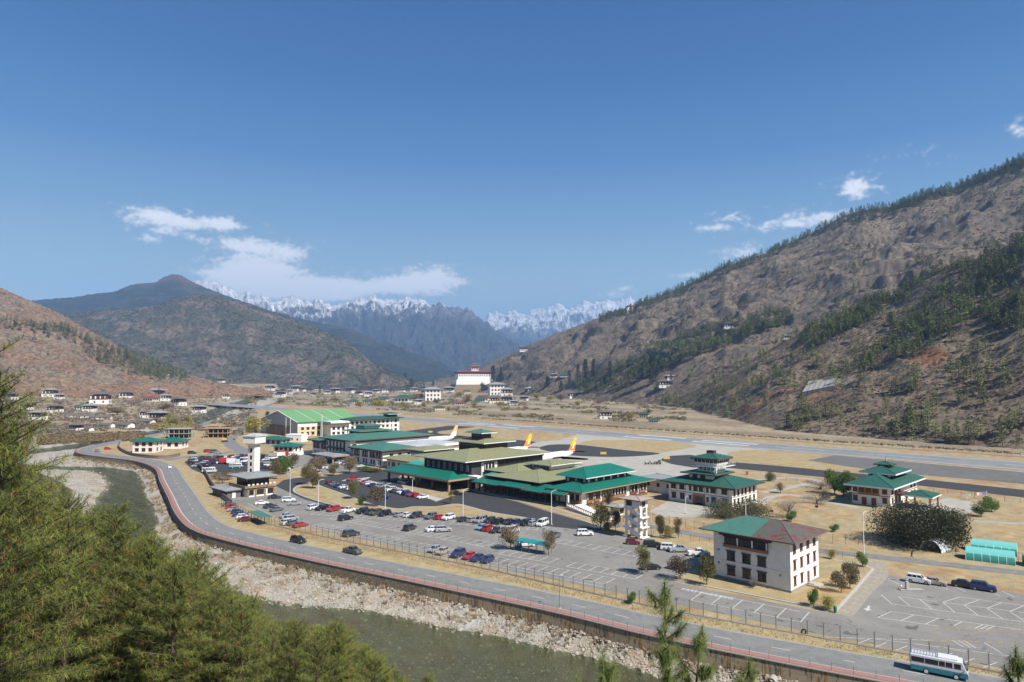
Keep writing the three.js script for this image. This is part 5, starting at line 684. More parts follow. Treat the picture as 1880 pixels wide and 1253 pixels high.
{
  const put = (name, label, px, py, w, d, h, turn, mat, rm, o) => { const g = thing(name, label, 'building', 'low buildings at the edge of the airport'), [x, q] = G(px, py); g.position.set(x, 0, -q - d / 2 * Math.cos(turn)); g.rotation.y = turn; simpleHouse(g, w, d, h, mat, rm, o); return g; };
  put('roadside_house', 'white two storey house with emerald roof inside the road bend', 262, 832, 12.5, 11, 6.3, 0.06, M.white, M.green, { floors: 2, n: 3, frame: M.redTimber, rise: 2 });
  put('roadside_house', 'white single storey house with emerald roof next to parked excavator', 309, 824.5, 14, 11, 4.4, 0.06, M.white, M.green, { n: 3, frame: M.redTimber, rise: 1.8 });
  put('depot_house', 'low white depot with emerald roof behind the water tower', 524, 832, 13, 10, 3.6, -0.25, M.white, M.green, { n: 4 });
  put('depot_house', 'long emerald roofed depot shed behind the water tower', 500, 818, 16, 10, 3.6, -0.25, M.greyWall, M.green, { n: 4 });
  const bx = thing('plant_room', 'plain white box building with three small windows by the hangar', 'building'), [bX, bD] = G(541, 812); bx.position.set(bX, 0, -bD - 4); bx.rotation.y = -0.25; wallBox(bx, 'wall', [-6, 6, -4, 4], 0, 5, M.white); band(bx, 'parapet', [-6, 6, -4, 4], 4.6, 5.05, 0.12, M.white); for (const x of [-3.4, -1, 3]) win(bx, [-6, 6, -4, 4], 'f', x, 1.9, 1, 1, { style: 'plain' });
  const wl = thing('compound_wall', 'plain white compound wall in front of the depot', 'wall'), a = G(508, 838), b = G(580, 834); part(wl, 'wall_body', ribbon([a, [(a[0] + b[0]) / 2, (a[1] + b[1]) / 2], b], 0.15, -0.15, 2.1, 2.1), M.white); part(wl, 'coping', ribbon([a, [(a[0] + b[0]) / 2, (a[1] + b[1]) / 2], b], 0.22, -0.22, 2.2, 0.098), M.kerb);
  for (const [px, py, w, n, label] of [[322, 805, 17, 5, 'unfinished concrete frame building with flat slab behind the emerald roofs'], [394, 804, 17, 5, 'unfinished tan frame building with bare columns near the far road']]) { const f = thing('unfinished_building', label, 'building'), [x, d] = G(px, py), m = n && px > 350 ? std([0.36, 0.26, 0.16], 0.9) : M.concrete; f.position.set(x, 0, -d - 5); f.rotation.y = 0.08; for (const y of [3.2, 6.6]) part(f, 'floor_slab', box(w + 1.2, 0.35, 11, 0, y, 0), m); for (let i = 0; i <= n; i++) for (const z of [-4.6, 0, 4.6]) part(f, 'column', keep('frcol', () => box(0.4, 6.5, 0.4, 0, 3.25, 0)), m).position.set(-w / 2 + w * i / n, 0, z); part(f, 'infill_wall', box(w - 1, 6.4, 0.2, 0, 3.2, -2.2), M.darkTimber); if (px > 350) for (let i = 0; i < 9; i++) part(f, 'rebar', tubeBetween([-w / 2 + i * w / 8, 6.7, 4.6], [-w / 2 + i * w / 8, 8.4, 4.6], 0.09), M.redTimber); }
  const k = thing('guard_hut', 'small white guard hut beside the lookout stair tower', 'hut'), [kx, kd] = G(1133, 945); k.position.set(kx, 0, -kd); k.rotation.y = -0.7; simpleHouse(k, 3.4, 3, 2.5, M.white, M.tin, { n: 1, rise: 0.5 });
  const st = thing('store_building', 'plain grey walled store between departure hall and control tower', 'building'), [sx, sd] = UV(-146, 226); st.position.set(sx, 0, -sd); st.rotation.y = -Math.PI / 4; wallBox(st, 'wall', [-5, 9, -5, 5], 0, 5.2, M.white); hipRoof(st, [-6.2, 10.2, -6.2, 6.2], 5.4, 0.8, M.tin, { fascia: M.fascia, th: 0.5 }); winRow(st, [-5, 9, -5, 5], 'f', 3, 3, 1.2, 1.2, { style: 'plain' });
}
{ // shade roofs in the car park
  const shade = (px0, py0, px1, py1, mat, label, wdt) => { const A = G(px0, py0), B = G(px1, py1), g = thing('car_shelter', label, 'shelter', 'shade roofs in the car park'), L = Math.hypot(B[0] - A[0], B[1] - A[1]); g.position.set((A[0] + B[0]) / 2, 0, -(A[1] + B[1]) / 2); g.rotation.y = Math.atan2(B[1] - A[1], B[0] - A[0]); const w = wdt; for (let i = 0; i < 4; i++) part(g, 'roof_panel', keep('shel' + L.toFixed(1), () => slab(-L / 8, L / 8 - 0.03, 0, 0.08, -w, w * 0.1)), mat).position.set(-L / 2 + L * (i + 0.5) / 4, 2.45, 0); for (let i = 0; i < 5; i++) for (const z of [-w + 0.3, 0.1]) part(g, 'post', keep('shpost', () => new THREE.CylinderGeometry(0.06, 0.06, 2.45, 6).translate(0, 1.22, 0)), M.steel).position.set(-L / 2 + L * i / 4, 0, z); part(g, 'purlin', merge([slab(-L / 2, L / 2, 2.34, 2.44, -w + 0.25, -w + 0.35), slab(-L / 2, L / 2, 2.34, 2.44, 0.05, 0.15)]), M.steel); };
  shade(944, 1011, 1001, 1021, std([0.012, 0.31, 0.30], 0.5, { map: T.roofSheet }), 'bright teal shade roof in the middle of the car park', 3.2); shade(456, 955, 481, 967, M.greenOld, 'faded green shade roof at the fenced corner of the car park', 3);
}
{ // greenhouse tunnels and tent
  const tunnel = (label, px0, py0, px1, py1, r, group) => { const A = G(px0, py0), B = G(px1, py1), g = thing('polytunnel', label, 'polytunnel', group), L = Math.hypot(B[0] - A[0], B[1] - A[1]); g.position.set((A[0] + B[0]) / 2, 0, -(A[1] + B[1]) / 2); g.rotation.y = Math.atan2(B[1] - A[1], B[0] - A[0]); const top = std([0.16, 0.52, 0.50], 0.55, { map: T.plaster, side: THREE.DoubleSide }), low = std([0.035, 0.24, 0.20], 0.7, { side: THREE.DoubleSide }); const arc = (a0, a1) => { const q = new THREE.CylinderGeometry(r, r, L, 20, 8, true, a0, a1 - a0); q.rotateZ(Math.PI / 2); q.rotateX(Math.PI / 2); return q; }; const mk = (a0, a1) => { const P = [], I = [], n = 14, m = 10; for (let i = 0; i <= m; i++) for (let j = 0; j <= n; j++) { const a = lerp(a0, a1, j / n), sag = 1 - 0.012 * Math.abs(Math.sin(i * Math.PI * 2.5)); P.push(-L / 2 + L * i / m, Math.sin(a) * r * 1.05 * sag, Math.cos(a) * r * sag); } for (let i = 0; i < m; i++) for (let j = 0; j < n; j++) { const o = i * (n + 1) + j; I.push(o, o + 1, o + n + 1, o + 1, o + n + 2, o + n + 1); } const q = new THREE.BufferGeometry(); q.setAttribute('position', new THREE.Float32BufferAttribute(P, 3)); q.setIndex(I); q.computeVertexNormals(); return merge([q]); }; part(g, 'cover', mk(0.62, Math.PI - 0.62), top); part(g, 'side_sheet', mk(0, 0.62), low); part(g, 'side_sheet', mk(Math.PI - 0.62, Math.PI), low); for (let i = 0; i <= 6; i++) part(g, 'hoop', new THREE.TorusGeometry(r + 0.02, 0.04, 5, 16, Math.PI).rotateY(Math.PI / 2).translate(-L / 2 + L * i / 6, 0, 0), M.whitePole); part(g, 'end_sheet', new THREE.CircleGeometry(r * 0.98, 20, 0, Math.PI).rotateY(Math.PI / 2).translate(L / 2 - 0.05, 0, 0), low); };
  tunnel('turquoise polytunnel nearest the service road', 1774, 1024, 1864, 1035, 2.6, 'polytunnels'); tunnel('turquoise polytunnel behind the one on the service road', 1784, 1009, 1868, 1019, 2.6, 'polytunnels'); tunnel('turquoise polytunnel cut by the edge of the picture', 1880, 1037, 1960, 1046, 2.4, 'polytunnels');
  const [x, d] = G(1718, 1010), g = thing('garden_tent', 'white arched tent with open end beside the big bush', 'tent'); g.position.set(x, 0, -d); g.rotation.y = -0.9; const cv = new THREE.CylinderGeometry(2.6, 2.6, 5, 20, 1, true, 0, Math.PI); cv.rotateZ(Math.PI / 2); cv.rotateX(0); const P = [], I = []; for (let i = 0; i <= 6; i++) for (let j = 0; j <= 14; j++) { const a = Math.PI * j / 14; P.push(Math.cos(a) * 2.4, Math.sin(a) * 2.7, -3 + i); } for (let i = 0; i < 6; i++) for (let j = 0; j < 14; j++) { const o = i * 15 + j; I.push(o, o + 1, o + 15, o + 1, o + 16, o + 15); } const q = new THREE.BufferGeometry(); q.setAttribute('position', new THREE.Float32BufferAttribute(P, 3)); q.setIndex(I); q.computeVertexNormals(); part(g, 'canvas', q, std([0.72, 0.73, 0.76], 0.8, { side: THREE.DoubleSide })); for (const z of [-3, 0, 3]) part(g, 'hoop', new THREE.TorusGeometry(2.42, 0.05, 5, 16, Math.PI).scale(1, 1.12, 1).translate(0, 0, z), M.whitePole);
}

// ---------------------------------------------------------------- vehicles
const paintOf = (c, m = 0) => keep('paint' + c, () => new THREE.MeshPhysicalMaterial({ color: new THREE.Color().setRGB(...c), roughness: 0.35, metalness: m, clearcoat: 0.8, clearcoatRoughness: 0.08 }));
const CAR_COLORS = { white: [0.72, 0.73, 0.73], silver: [0.42, 0.43, 0.45], grey: [0.17, 0.175, 0.185], dark: [0.035, 0.036, 0.04], black: [0.012, 0.012, 0.014], red: [0.42, 0.02, 0.02], maroon: [0.14, 0.012, 0.025], blue: [0.015, 0.03, 0.11], skyblue: [0.17, 0.30, 0.45], olive: [0.085, 0.08, 0.06], beige: [0.40, 0.33, 0.26], green: [0.05, 0.12, 0.08] };
const COLOR_WORD = { dark: 'charcoal', skyblue: 'light blue', blue: 'dark blue', olive: 'olive brown' };
const tyreMat = std([0.018, 0.018, 0.018], 0.85), hubMat = std([0.35, 0.35, 0.36], 0.35, { metalness: 0.6 }), lampMat = std([0.75, 0.75, 0.72], 0.15), tailMat = std([0.35, 0.015, 0.01], 0.25), plateMat = std([0.35, 0.04, 0.03], 0.5), trimMat = std([0.02, 0.02, 0.022], 0.6);
const SHAPES = {
  sedan: { L: 4.5, W: 1.75, H: 1.46, belt: 0.92, cb: [-1.62, 1.02], ct: [-0.98, 0.3], wb: [-1.32, 1.38], r: 0.31, nose: 0.68, tail: 0.84, word: 'saloon car' }, hatch: { L: 3.7, W: 1.64, H: 1.5, belt: 0.95, cb: [-1.72, 0.98], ct: [-1.42, 0.34], wb: [-1.14, 1.18], r: 0.29, nose: 0.72, tail: 0.93, word: 'small hatchback' },
  suv: { L: 4.5, W: 1.86, H: 1.76, belt: 1.1, cb: [-2.12, 1.06], ct: [-1.86, 0.46], wb: [-1.36, 1.38], r: 0.37, nose: 0.9, tail: 1.08, word: 'off-road car' }, pickup: { L: 5.2, W: 1.84, H: 1.8, belt: 1.12, cb: [-0.62, 1.3], ct: [-0.42, 0.62], wb: [-1.55, 1.55], r: 0.38, nose: 0.94, tail: 1.08, bed: true, word: 'pickup truck' },
  van: { L: 4.9, W: 1.8, H: 2.0, belt: 1.16, cb: [-2.36, 2.02], ct: [-2.28, 1.22], wb: [-1.4, 1.5], r: 0.33, nose: 0.95, tail: 1.14, word: 'van' },
};
function carParts(s) {
  return keep('car' + s, () => {
    const k = SHAPES[s], h = k.L / 2, w = k.W / 2, lo = 0.26, A = [], bv = 0.07, arch = (x) => { for (let i = 0; i <= 8; i++) { const a = Math.PI - Math.PI * i / 8; A.push([x + Math.cos(a) * (k.r + 0.07), Math.max(lo, k.r + Math.sin(a) * (k.r + 0.07))]); } };
    A.push([-h + bv, lo + 0.06]); arch(k.wb[0]); arch(k.wb[1]); A.push([h - bv - 0.05, lo + 0.02], [h - bv, 0.5], [h - bv - 0.06, k.nose - 0.04], [h - 0.35, k.nose + 0.06], [k.cb[1], k.belt], [k.cb[0], k.belt + 0.02], [-h + 0.16, k.tail], [-h + bv, k.tail - 0.16]);
    const ex = (pts, wd, b) => { const g = new THREE.ExtrudeGeometry(new THREE.Shape(pts.map(([x, y]) => new THREE.Vector2(x, y))), { depth: wd - 2 * b, bevelEnabled: true, bevelSize: b, bevelThickness: b, bevelSegments: 2 }); g.translate(0, 0, -wd / 2 + b); return g; };
    let body = [ex(A, k.W, bv)];
    const fr = (y0, y1, x0, x1, t0, t1, w0, w1) => { const P = [[x0, y0, -w0], [x1, y0, -w0], [x1, y0, w0], [x0, y0, w0], [t0, y1, -w1], [t1, y1, -w1], [t1, y1, w1], [t0, y1, w1]], f = [[0, 4, 5, 1], [1, 5, 6, 2], [2, 6, 7, 3], [3, 7, 4, 0], [4, 7, 6, 5]], out = []; for (const q of f) { const g = quadGeo(q.map((i) => P[i]), [[0, 0], [1, 0], [1, 1], [0, 1]]); out.push(g); } return { g: merge(out), P }; };
    const top = k.H - 0.07, c = fr(k.belt - 0.02, top, k.cb[0] + 0.04, k.cb[1] - 0.04, k.ct[0], k.ct[1], w - 0.1, w - 0.24), R = new RoundedBoxGeometry(k.ct[1] - k.ct[0] + 0.12, 0.1, (w - 0.2) * 2, 2, 0.045); R.translate((k.ct[0] + k.ct[1]) / 2, top + 0.02, 0); body.push(R);
    for (const [a, b] of [[0, 4], [1, 5], [2, 6], [3, 7]]) body.push(tubeBetween(c.P[a], c.P[b], 0.045, 0.045, 4));
    const mid = (t, s2) => [lerp(k.cb[0], k.cb[1], t), k.belt, s2 * (w - 0.1)], midT = (t, s2) => [lerp(k.ct[0], k.ct[1], t), top, s2 * (w - 0.24)];
    for (const t of s === 'pickup' ? [0.45] : s === 'van' || s === 'suv' ? [0.33, 0.64] : [0.5]) for (const s2 of [-1, 1]) body.push(tubeBetween(mid(t, s2), midT(t, s2), 0.04, 0.04, 4));
    if (k.bed) body = [ex(A.map(([x, y]) => [x, x < -0.7 ? Math.min(y, 0.72) : y]), k.W, bv), R, ...body.slice(2), slab(-h + 0.05, -0.64, 0.7, 1.1, w - 0.1, w - 0.02), slab(-h + 0.05, -0.64, 0.7, 1.1, -w + 0.02, -w + 0.1), slab(-h + 0.03, -h + 0.1, 0.7, 1.1, -w + 0.1, w - 0.1)];
    const wheel = new THREE.CylinderGeometry(k.r, k.r, 0.2, 16).rotateX(Math.PI / 2), hub = new THREE.CylinderGeometry(k.r * 0.62, k.r * 0.62, 0.03, 12).rotateX(Math.PI / 2);
    const wheels = k.wb.flatMap((x) => [[x, k.r, w - 0.11, 1], [x, k.r, -w + 0.11, -1]]);
    const head = new RoundedBoxGeometry(0.12, 0.13, 0.34, 1, 0.03), tail = new RoundedBoxGeometry(0.09, 0.22, 0.22, 1, 0.03);
    return { body: merge(body), glass: c.g, wheel, hub, wheels, head, tail, k };
  });
}
function carProto(s, color, near) {
  return keep(['proto', s, color, near].join(), () => {
    const p = carParts(s), k = p.k, h = k.L / 2, w = k.W / 2, mat = paintOf(CAR_COLORS[color], color === 'silver' || color === 'grey' ? 0.3 : 0);
    if (!near) {
      const wh = merge(p.wheels.map(([x, y, z]) => p.wheel.clone().translate(x, y, z))), lights = merge([-1, 1].map((q) => p.tail.clone().translate(-h + 0.03, k.tail - 0.15, q * (w - 0.15)))), g = mergeGeometries([p.body, p.glass, wh, lights], true);
      const m = new THREE.Mesh(g, [mat, M.glass, tyreMat, tailMat]); m.name = s === 'pickup' ? 'pickup_truck' : s === 'van' ? 'parked_van' : 'parked_car'; return m;
    }
    const o = new THREE.Group(); o.name = s === 'pickup' ? 'pickup_truck' : s === 'van' ? 'parked_van' : 'parked_car';
    part(o, 'body', p.body, mat); part(o, 'windows', p.glass, M.glass).name = 'glazing';
    for (const [x, y, z, q] of p.wheels) { const t = part(o, 'wheel', p.wheel, tyreMat); t.position.set(x, y, z); part(t, 'hub', p.hub, hubMat).position.z = q * 0.1; }
    for (const q of [-1, 1]) { part(o, 'headlight', p.head, lampMat).position.set(h - 0.1, k.nose - 0.12, q * (w - 0.24)); part(o, 'tail_light', p.tail, tailMat).position.set(-h + 0.03, k.tail - 0.15, q * (w - 0.15)); part(o, 'mirror', keep('mirr', () => new RoundedBoxGeometry(0.14, 0.13, 0.2, 1, 0.04)), trimMat).position.set(k.cb[1] - 0.35, k.belt + 0.08, q * (w + 0.08)); }
    part(o, 'number_plate', keep('plate', () => box(0.02, 0.12, 0.42)), plateMat).position.set(h - 0.005, 0.5, 0); part(o, 'bumper', keep('bump' + s, () => new RoundedBoxGeometry(0.14, 0.2, k.W - 0.1, 1, 0.05)), trimMat).position.set(h - 0.06, 0.4, 0);
    return o;
  });
}
const placedCars = [];
function car(px, py, s, color, turn, row, near = true, extra = '') {
  const [x, d] = Array.isArray(px) ? px : G(px, py), o = carProto(s, color, near).clone(); o.name = numbered(o.name); scene.add(o); o.position.set(x, 0.04, -d); o.rotation.y = turn;
  placedCars.push({ o, s, color, row, extra, sx: toPx(x, 0, d)[0] }); return o;
}
const LOT = Math.atan2(0.85, 0.52), flip = (a) => a + (rnd() < 0.5 ? 0 : Math.PI), wob = () => rr(-0.05, 0.05);
const rowA = 'along the kerb of the dark road', rowB = 'in the short row left of the teal shelter', rowN = 'in the row beside the car park fence', rowL = 'at the station end of the car park', rowI = 'against the inner car park median', rowJ = 'in the inner car park kerb row', rowR = 'under the lookout stair tower', rowF = 'in the marked lot beyond the gravel track', rowT = 'before the three storey terminal', rowC = 'squeezed along the fence behind the green shelter', lone = 'standing alone in the bays';
for (const [x, y, s, c] of [[575, 936, 'suv', 'white'], [590.6, 937, 'suv', 'black'], [611.7, 939, 'suv', 'red'], [638.5, 941.5, 'pickup', 'white'], [665, 943, 'suv', 'black'], [678.7, 944.6, 'hatch', 'dark'], [690, 946, 'suv', 'olive'], [706, 947.5, 'suv', 'black'], [734, 949, 'hatch', 'silver'], [749, 949.8, 'hatch', 'white'], [763, 951, 'suv', 'dark'], [791, 952.8, 'suv', 'grey'], [807, 954, 'hatch', 'red'], [823, 954.8, 'suv', 'white'], [851, 957.7, 'sedan', 'dark'], [867, 959, 'hatch', 'silver'], [883, 960, 'van', 'silver'], [899, 961, 'suv', 'dark'], [917, 962, 'suv', 'black'], [933, 962.8, 'hatch', 'dark'], [949, 964, 'suv', 'blue'], [965, 965, 'suv', 'black'], [979, 965.6, 'hatch', 'silver'], [996, 966, 'van', 'white']]) car(x, y, s, c, flip(LOT) + wob(), rowA);
for (const [x, y, s, c] of [[883, 973, 'hatch', 'skyblue'], [897, 975, 'suv', 'red'], [910, 978, 'sedan', 'dark'], [925, 978.5, 'hatch', 'grey'], [941, 979, 'van', 'white']]) car(x, y, s, c, flip(LOT) + wob(), rowB);
for (const [x, y, s, c] of [[797.5, 1014, 'hatch', 'silver'], [812, 1018, 'hatch', 'beige'], [841, 1022.5, 'suv', 'blue'], [861, 1026.6, 'hatch', 'red'], [877.5, 1029.7, 'sedan', 'blue'], [895, 1033, 'hatch', 'blue']]) car(x, y, s, c, LOT + Math.PI + wob(), rowN);
car(1017, 989, 'pickup', 'grey', LOT + Math.PI, 'near the tree at the end of the teal shelter'); car(752, 974, 'suv', 'dark', LOT + 0.1, lone + ' left of two white cars'); car(795, 976, 'sedan', 'white', LOT - 0.4, 'side by side in the middle bays'); car(814, 977, 'suv', 'silver', LOT - 0.75, 'side by side in the middle bays');
car(634, 955.5, 'suv', 'black', LOT - 0.2, lone + ' behind the kerb row'); car(644, 985, 'suv', 'dark', LOT - 0.3, lone + ' near the fence'); car(1194.5, 1046, 'sedan', 'black', LOT - 0.9, 'half hidden behind the round tree in the lot'); car(965, 1004, 'sedan', 'white', 0.1, 'in the shade of the teal shelter');
for (const [x, y, s, c, t] of [[480, 927, 'sedan', 'white', 0.5], [496, 933, 'sedan', 'dark', 0.9], [508, 939, 'sedan', 'grey', 0.95], [530, 922, 'suv', 'white', 0.2], [541, 928, 'sedan', 'silver', 0.15], [526, 951, 'sedan', 'silver', 0.9], [534, 957, 'suv', 'silver', 0.95], [529, 963.5, 'suv', 'white', 0.9], [538, 964.5, 'hatch', 'grey', 0.9], [551, 968, 'sedan', 'red', 0.85], [504, 916, 'sedan', 'dark', 0.2]]) car(x, y, s, c, t, rowL);
['grey', 'red', 'silver', 'dark', 'blue', 'white', 'maroon'].forEach((c, i) => car(420 + i * 5.2, 930 + i * 4.6, i % 2 ? 'hatch' : 'sedan', c, 0.25 + wob(), rowC));
for (const [x, y, s, c] of [[606, 889, 'hatch', 'maroon'], [614, 892, 'sedan', 'grey'], [622, 895, 'sedan', 'blue'], [632, 897.5, 'sedan', 'white'], [642, 900, 'hatch', 'white'], [687, 913, 'suv', 'silver'], [706, 917, 'sedan', 'blue']]) car(x, y, s, c, Math.PI / 4 + wob(), rowJ);
for (const [x, y, s, c] of [[646.5, 883, 'suv', 'red'], [658, 886.5, 'sedan', 'silver'], [668.6, 889, 'hatch', 'red'], [676, 891, 'hatch', 'white'], [685, 894, 'sedan', 'blue'], [696, 896.5, 'suv', 'silver'], [710, 900.5, 'sedan', 'dark'], [717, 902.5, 'suv', 'white'], [726, 904.5, 'sedan', 'dark'], [733, 906, 'hatch', 'silver'], [740, 907.5, 'suv', 'white'], [748, 909.5, 'suv', 'blue'], [757, 911.5, 'sedan', 'red'], [765, 913, 'hatch', 'red'], [776, 916, 'sedan', 'white']]) car(x, y, s, c, flip(Math.PI / 4) + wob(), rowI);
car(740, 889.5, 'van', 'silver', -Math.PI / 4 + 0.05, 'driving past the drop-off canopy'); car(838, 909, 'sedan', 'black', -0.5, 'leaving the drop-off canopy');
for (const [x, y, s, c] of [[575, 855, 'van', 'white'], [599, 861, 'pickup', 'white'], [608, 863, 'suv', 'white'], [621, 852, 'suv', 'silver'], [628, 853, 'suv', 'white'], [635, 854.5, 'suv', 'silver'], [642, 855, 'sedan', 'grey'], [661, 859, 'sedan', 'white']]) car(x, y, s, c, flip(Math.PI / 4) + wob(), rowT);
for (const [x, y, s, c, t] of [[1074, 984, 'suv', 'white', 0.1], [1162, 1000, 'hatch', 'maroon', -0.2], [1197, 1005, 'suv', 'black', -0.25], [1230, 1011, 'suv', 'white', -0.25], [1248, 1014, 'pickup', 'silver', 0.0], [1283, 1021, 'pickup', 'white', 0.0]]) car(x, y, s, c, t, rowR);
for (const [x, y, s, c] of [[1687, 1071, 'suv', 'white'], [1716, 1074, 'sedan', 'beige'], [1771, 1079, 'sedan', 'black'], [1806, 1085, 'suv', 'blue']]) car(x, y, s, c, -0.62, rowF);
car(547, 997, 'suv', 'black', -0.62, 'driving on the river road', true, 'with an orange roof load').add((() => { const m = new THREE.Mesh(new RoundedBoxGeometry(1.3, 0.3, 1.1, 1, 0.08).translate(-0.6, 1.95, 0), std([0.5, 0.24, 0.04], 0.7)); m.name = 'roof_load'; return m; })());
car(647, 1017, 'pickup', 'olive', -0.62, 'driving on the river road'); car(311, 860, 'hatch', 'white', 2.1, 'driving towards the road bend'); car(197, 826, 'hatch', 'red', 0.2, 'far off in the road bend'); car(179, 830.5, 'hatch', 'silver', -0.3, 'far off in the road bend');
for (const [x, y, s, c] of [[352, 834, 'suv', 'dark'], [381, 831, 'suv', 'red'], [392, 832, 'van', 'grey'], [401, 833, 'hatch', 'silver']]) car(x, y, s, c, 0.1, 'on the lane above the vehicle yard', false);
{ const kinds = ['sedan', 'hatch', 'suv', 'hatch', 'pickup', 'van'], cols = ['white', 'white', 'silver', 'red', 'dark', 'blue', 'grey', 'maroon', 'black'];
  for (let r = 0; r < 5; r++) for (let i = 0; i < 15; i++) { const x = 356 + i * 7.4 + r * 2 - (r % 2) * 3, y = 844.5 + r * 4.4 - i * 0.35 + r * 0.2; if ((r > 2 && i > 3 && i < 12) || x > 458 || (r === 4 && i < 4) || rnd() < 0.1) continue; car(x + rr(-1, 1), y, pick(kinds), pick(cols), flip(0.9) + wob(), 'parked in the crowded yard', false); }
  for (let r = 0; r < 5; r++) for (let i = 0; i < 7; i++) { if (rnd() < 0.18) continue; car(487 + i * 7.2 + rr(-1, 1), 842 + r * 4.6 + i * 0.7, pick(kinds), pick(cols), flip(0.4) + wob(), 'in the yard right of the water tower', false); }
  for (let i = 0; i < 9; i++) car(505 + i * 5.5, 805 + rr(-3, 4), pick(kinds), pick(cols), flip(0.4), 'parked before the hangar doors', false); }
{ // labels: what tells each car from its neighbours
  const seen = new Map(); for (const c of placedCars) { const k = c.s + c.color + c.row; (seen.get(k) ?? seen.set(k, []).get(k)).push(c); }
  for (const list of seen.values()) { list.sort((a, b) => a.sx - b.sx); list.forEach((c, i) => { const far = false; const word = (COLOR_WORD[c.color] ?? c.color) + ' ' + SHAPES[c.s].word; tag(c.o, (word + ' ' + c.extra + ' ' + c.row).replace(/ +/g, ' ') + (list.length > 1 && !far ? ', ' + ORD[i] + ' such from left' : ''), c.s === 'pickup' ? 'pickup truck' : c.s === 'van' ? 'van' : 'car', 'vehicles ' + c.row); }); }
}
function bus(px, py, turn, low, label, near) {
  const g = thing('minibus', label, 'bus', 'buses'), [x, d] = G(px, py); g.position.set(x, 0.04, -d); g.rotation.y = turn; if (!near) g.scale.setScalar(0.88); const L = 7, W = 2.06, white = paintOf([0.70, 0.71, 0.72]);
  const prof = (y0, y1, f0, f1) => { const s = new THREE.Shape([[-L / 2 + 0.1, y0], [f0, y0], [f1, y1], [-L / 2 + 0.1, y1]].map(([a, b]) => new THREE.Vector2(a, b))), e = new THREE.ExtrudeGeometry(s, { depth: W - 0.16, bevelEnabled: true, bevelSize: 0.08, bevelThickness: 0.08, bevelSegments: 2 }); e.translate(0, 0, -W / 2 + 0.08); return e; };
  part(g, 'lower_body', prof(0.42, 0.92, L / 2 - 0.1, L / 2 - 0.08), low); part(g, 'upper_body', merge([prof(1.09, 1.35, L / 2 - 0.1, L / 2 - 0.16), prof(1.5, 2.45, L / 2 - 0.3, L / 2 - 0.72)]), white).name = 'body_shell';
  part(g, 'windscreen', merge([quadGeo([[L / 2 - 0.08, 1.42, 0.88], [L / 2 - 0.08, 1.42, -0.88], [L / 2 - 0.58, 2.4, -0.82], [L / 2 - 0.58, 2.4, 0.82]], [[0, 0], [1, 0], [1, 1], [0, 1]])]), M.glass);
  for (const s of [-1, 1]) { for (const [a, b] of [[-3.35, -1.75], [-1.65, -0.05], [0.05, 0.75], [0.85, 1.65], [1.85, 2.65]]) part(g, 'window', slab(a, b, 1.52, 2.2, s * W / 2 - 0.01, s * W / 2 + 0.012), M.glass); for (const xw of [-1.55, 2.05]) { const t = part(g, 'wheel', keep('bw', () => new THREE.CylinderGeometry(0.4, 0.4, 0.24, 18).rotateX(Math.PI / 2)), tyreMat); t.position.set(xw, 0.4, s * (W / 2 - 0.1)); part(t, 'hub', keep('bh', () => new THREE.CylinderGeometry(0.25, 0.25, 0.03, 14).rotateX(Math.PI / 2)), M.whitePole).position.z = s * 0.13; } part(g, 'headlight', keep('bhl', () => new RoundedBoxGeometry(0.1, 0.2, 0.36, 1, 0.04)), lampMat).position.set(L / 2 - 0.02, 0.85, s * 0.72); part(g, 'mirror', keep('bmir', () => new RoundedBoxGeometry(0.12, 0.34, 0.2, 1, 0.05)), trimMat).position.set(L / 2 - 0.1, 1.8, s * 1.2); }
  part(g, 'roof_pod', new RoundedBoxGeometry(2.5, 0.3, 1.7, 2, 0.12).translate(1.1, 2.62, 0), white); if (near) { const rack = part(g, 'roof_rack', merge([...Array(9)].map((_, i) => slab(-3.3 + i * 0.38, -3.24 + i * 0.38, 2.68, 2.74, -0.85, 0.85)).concat([slab(-3.4, -0.1, 2.64, 2.7, 0.82, 0.9), slab(-3.4, -0.1, 2.64, 2.7, -0.9, -0.82)])), M.tinPale); part(rack, 'ladder', merge([slab(-3.6, -3.5, 1.2, 2.8, 0.3, 0.36), slab(-3.6, -3.5, 1.2, 2.8, 0.7, 0.76)]), M.tinPale); }
  return g;
}
const teal = paintOf([0.015, 0.21, 0.25]);
bus(1725, 1239, -0.575, teal, 'white and teal minibus with roof rack driving on the river road', true); bus(384, 868, 0.15, paintOf([0.62, 0.63, 0.64]), 'plain white minibus at the low corner of the crowded yard', false); bus(433, 860, 0.2, teal, 'white minibus with teal skirt parked in the crowded yard', false); bus(452, 848, 0.25, paintOf([0.6, 0.6, 0.6]), 'white minibus behind the water tower shaft', false); 
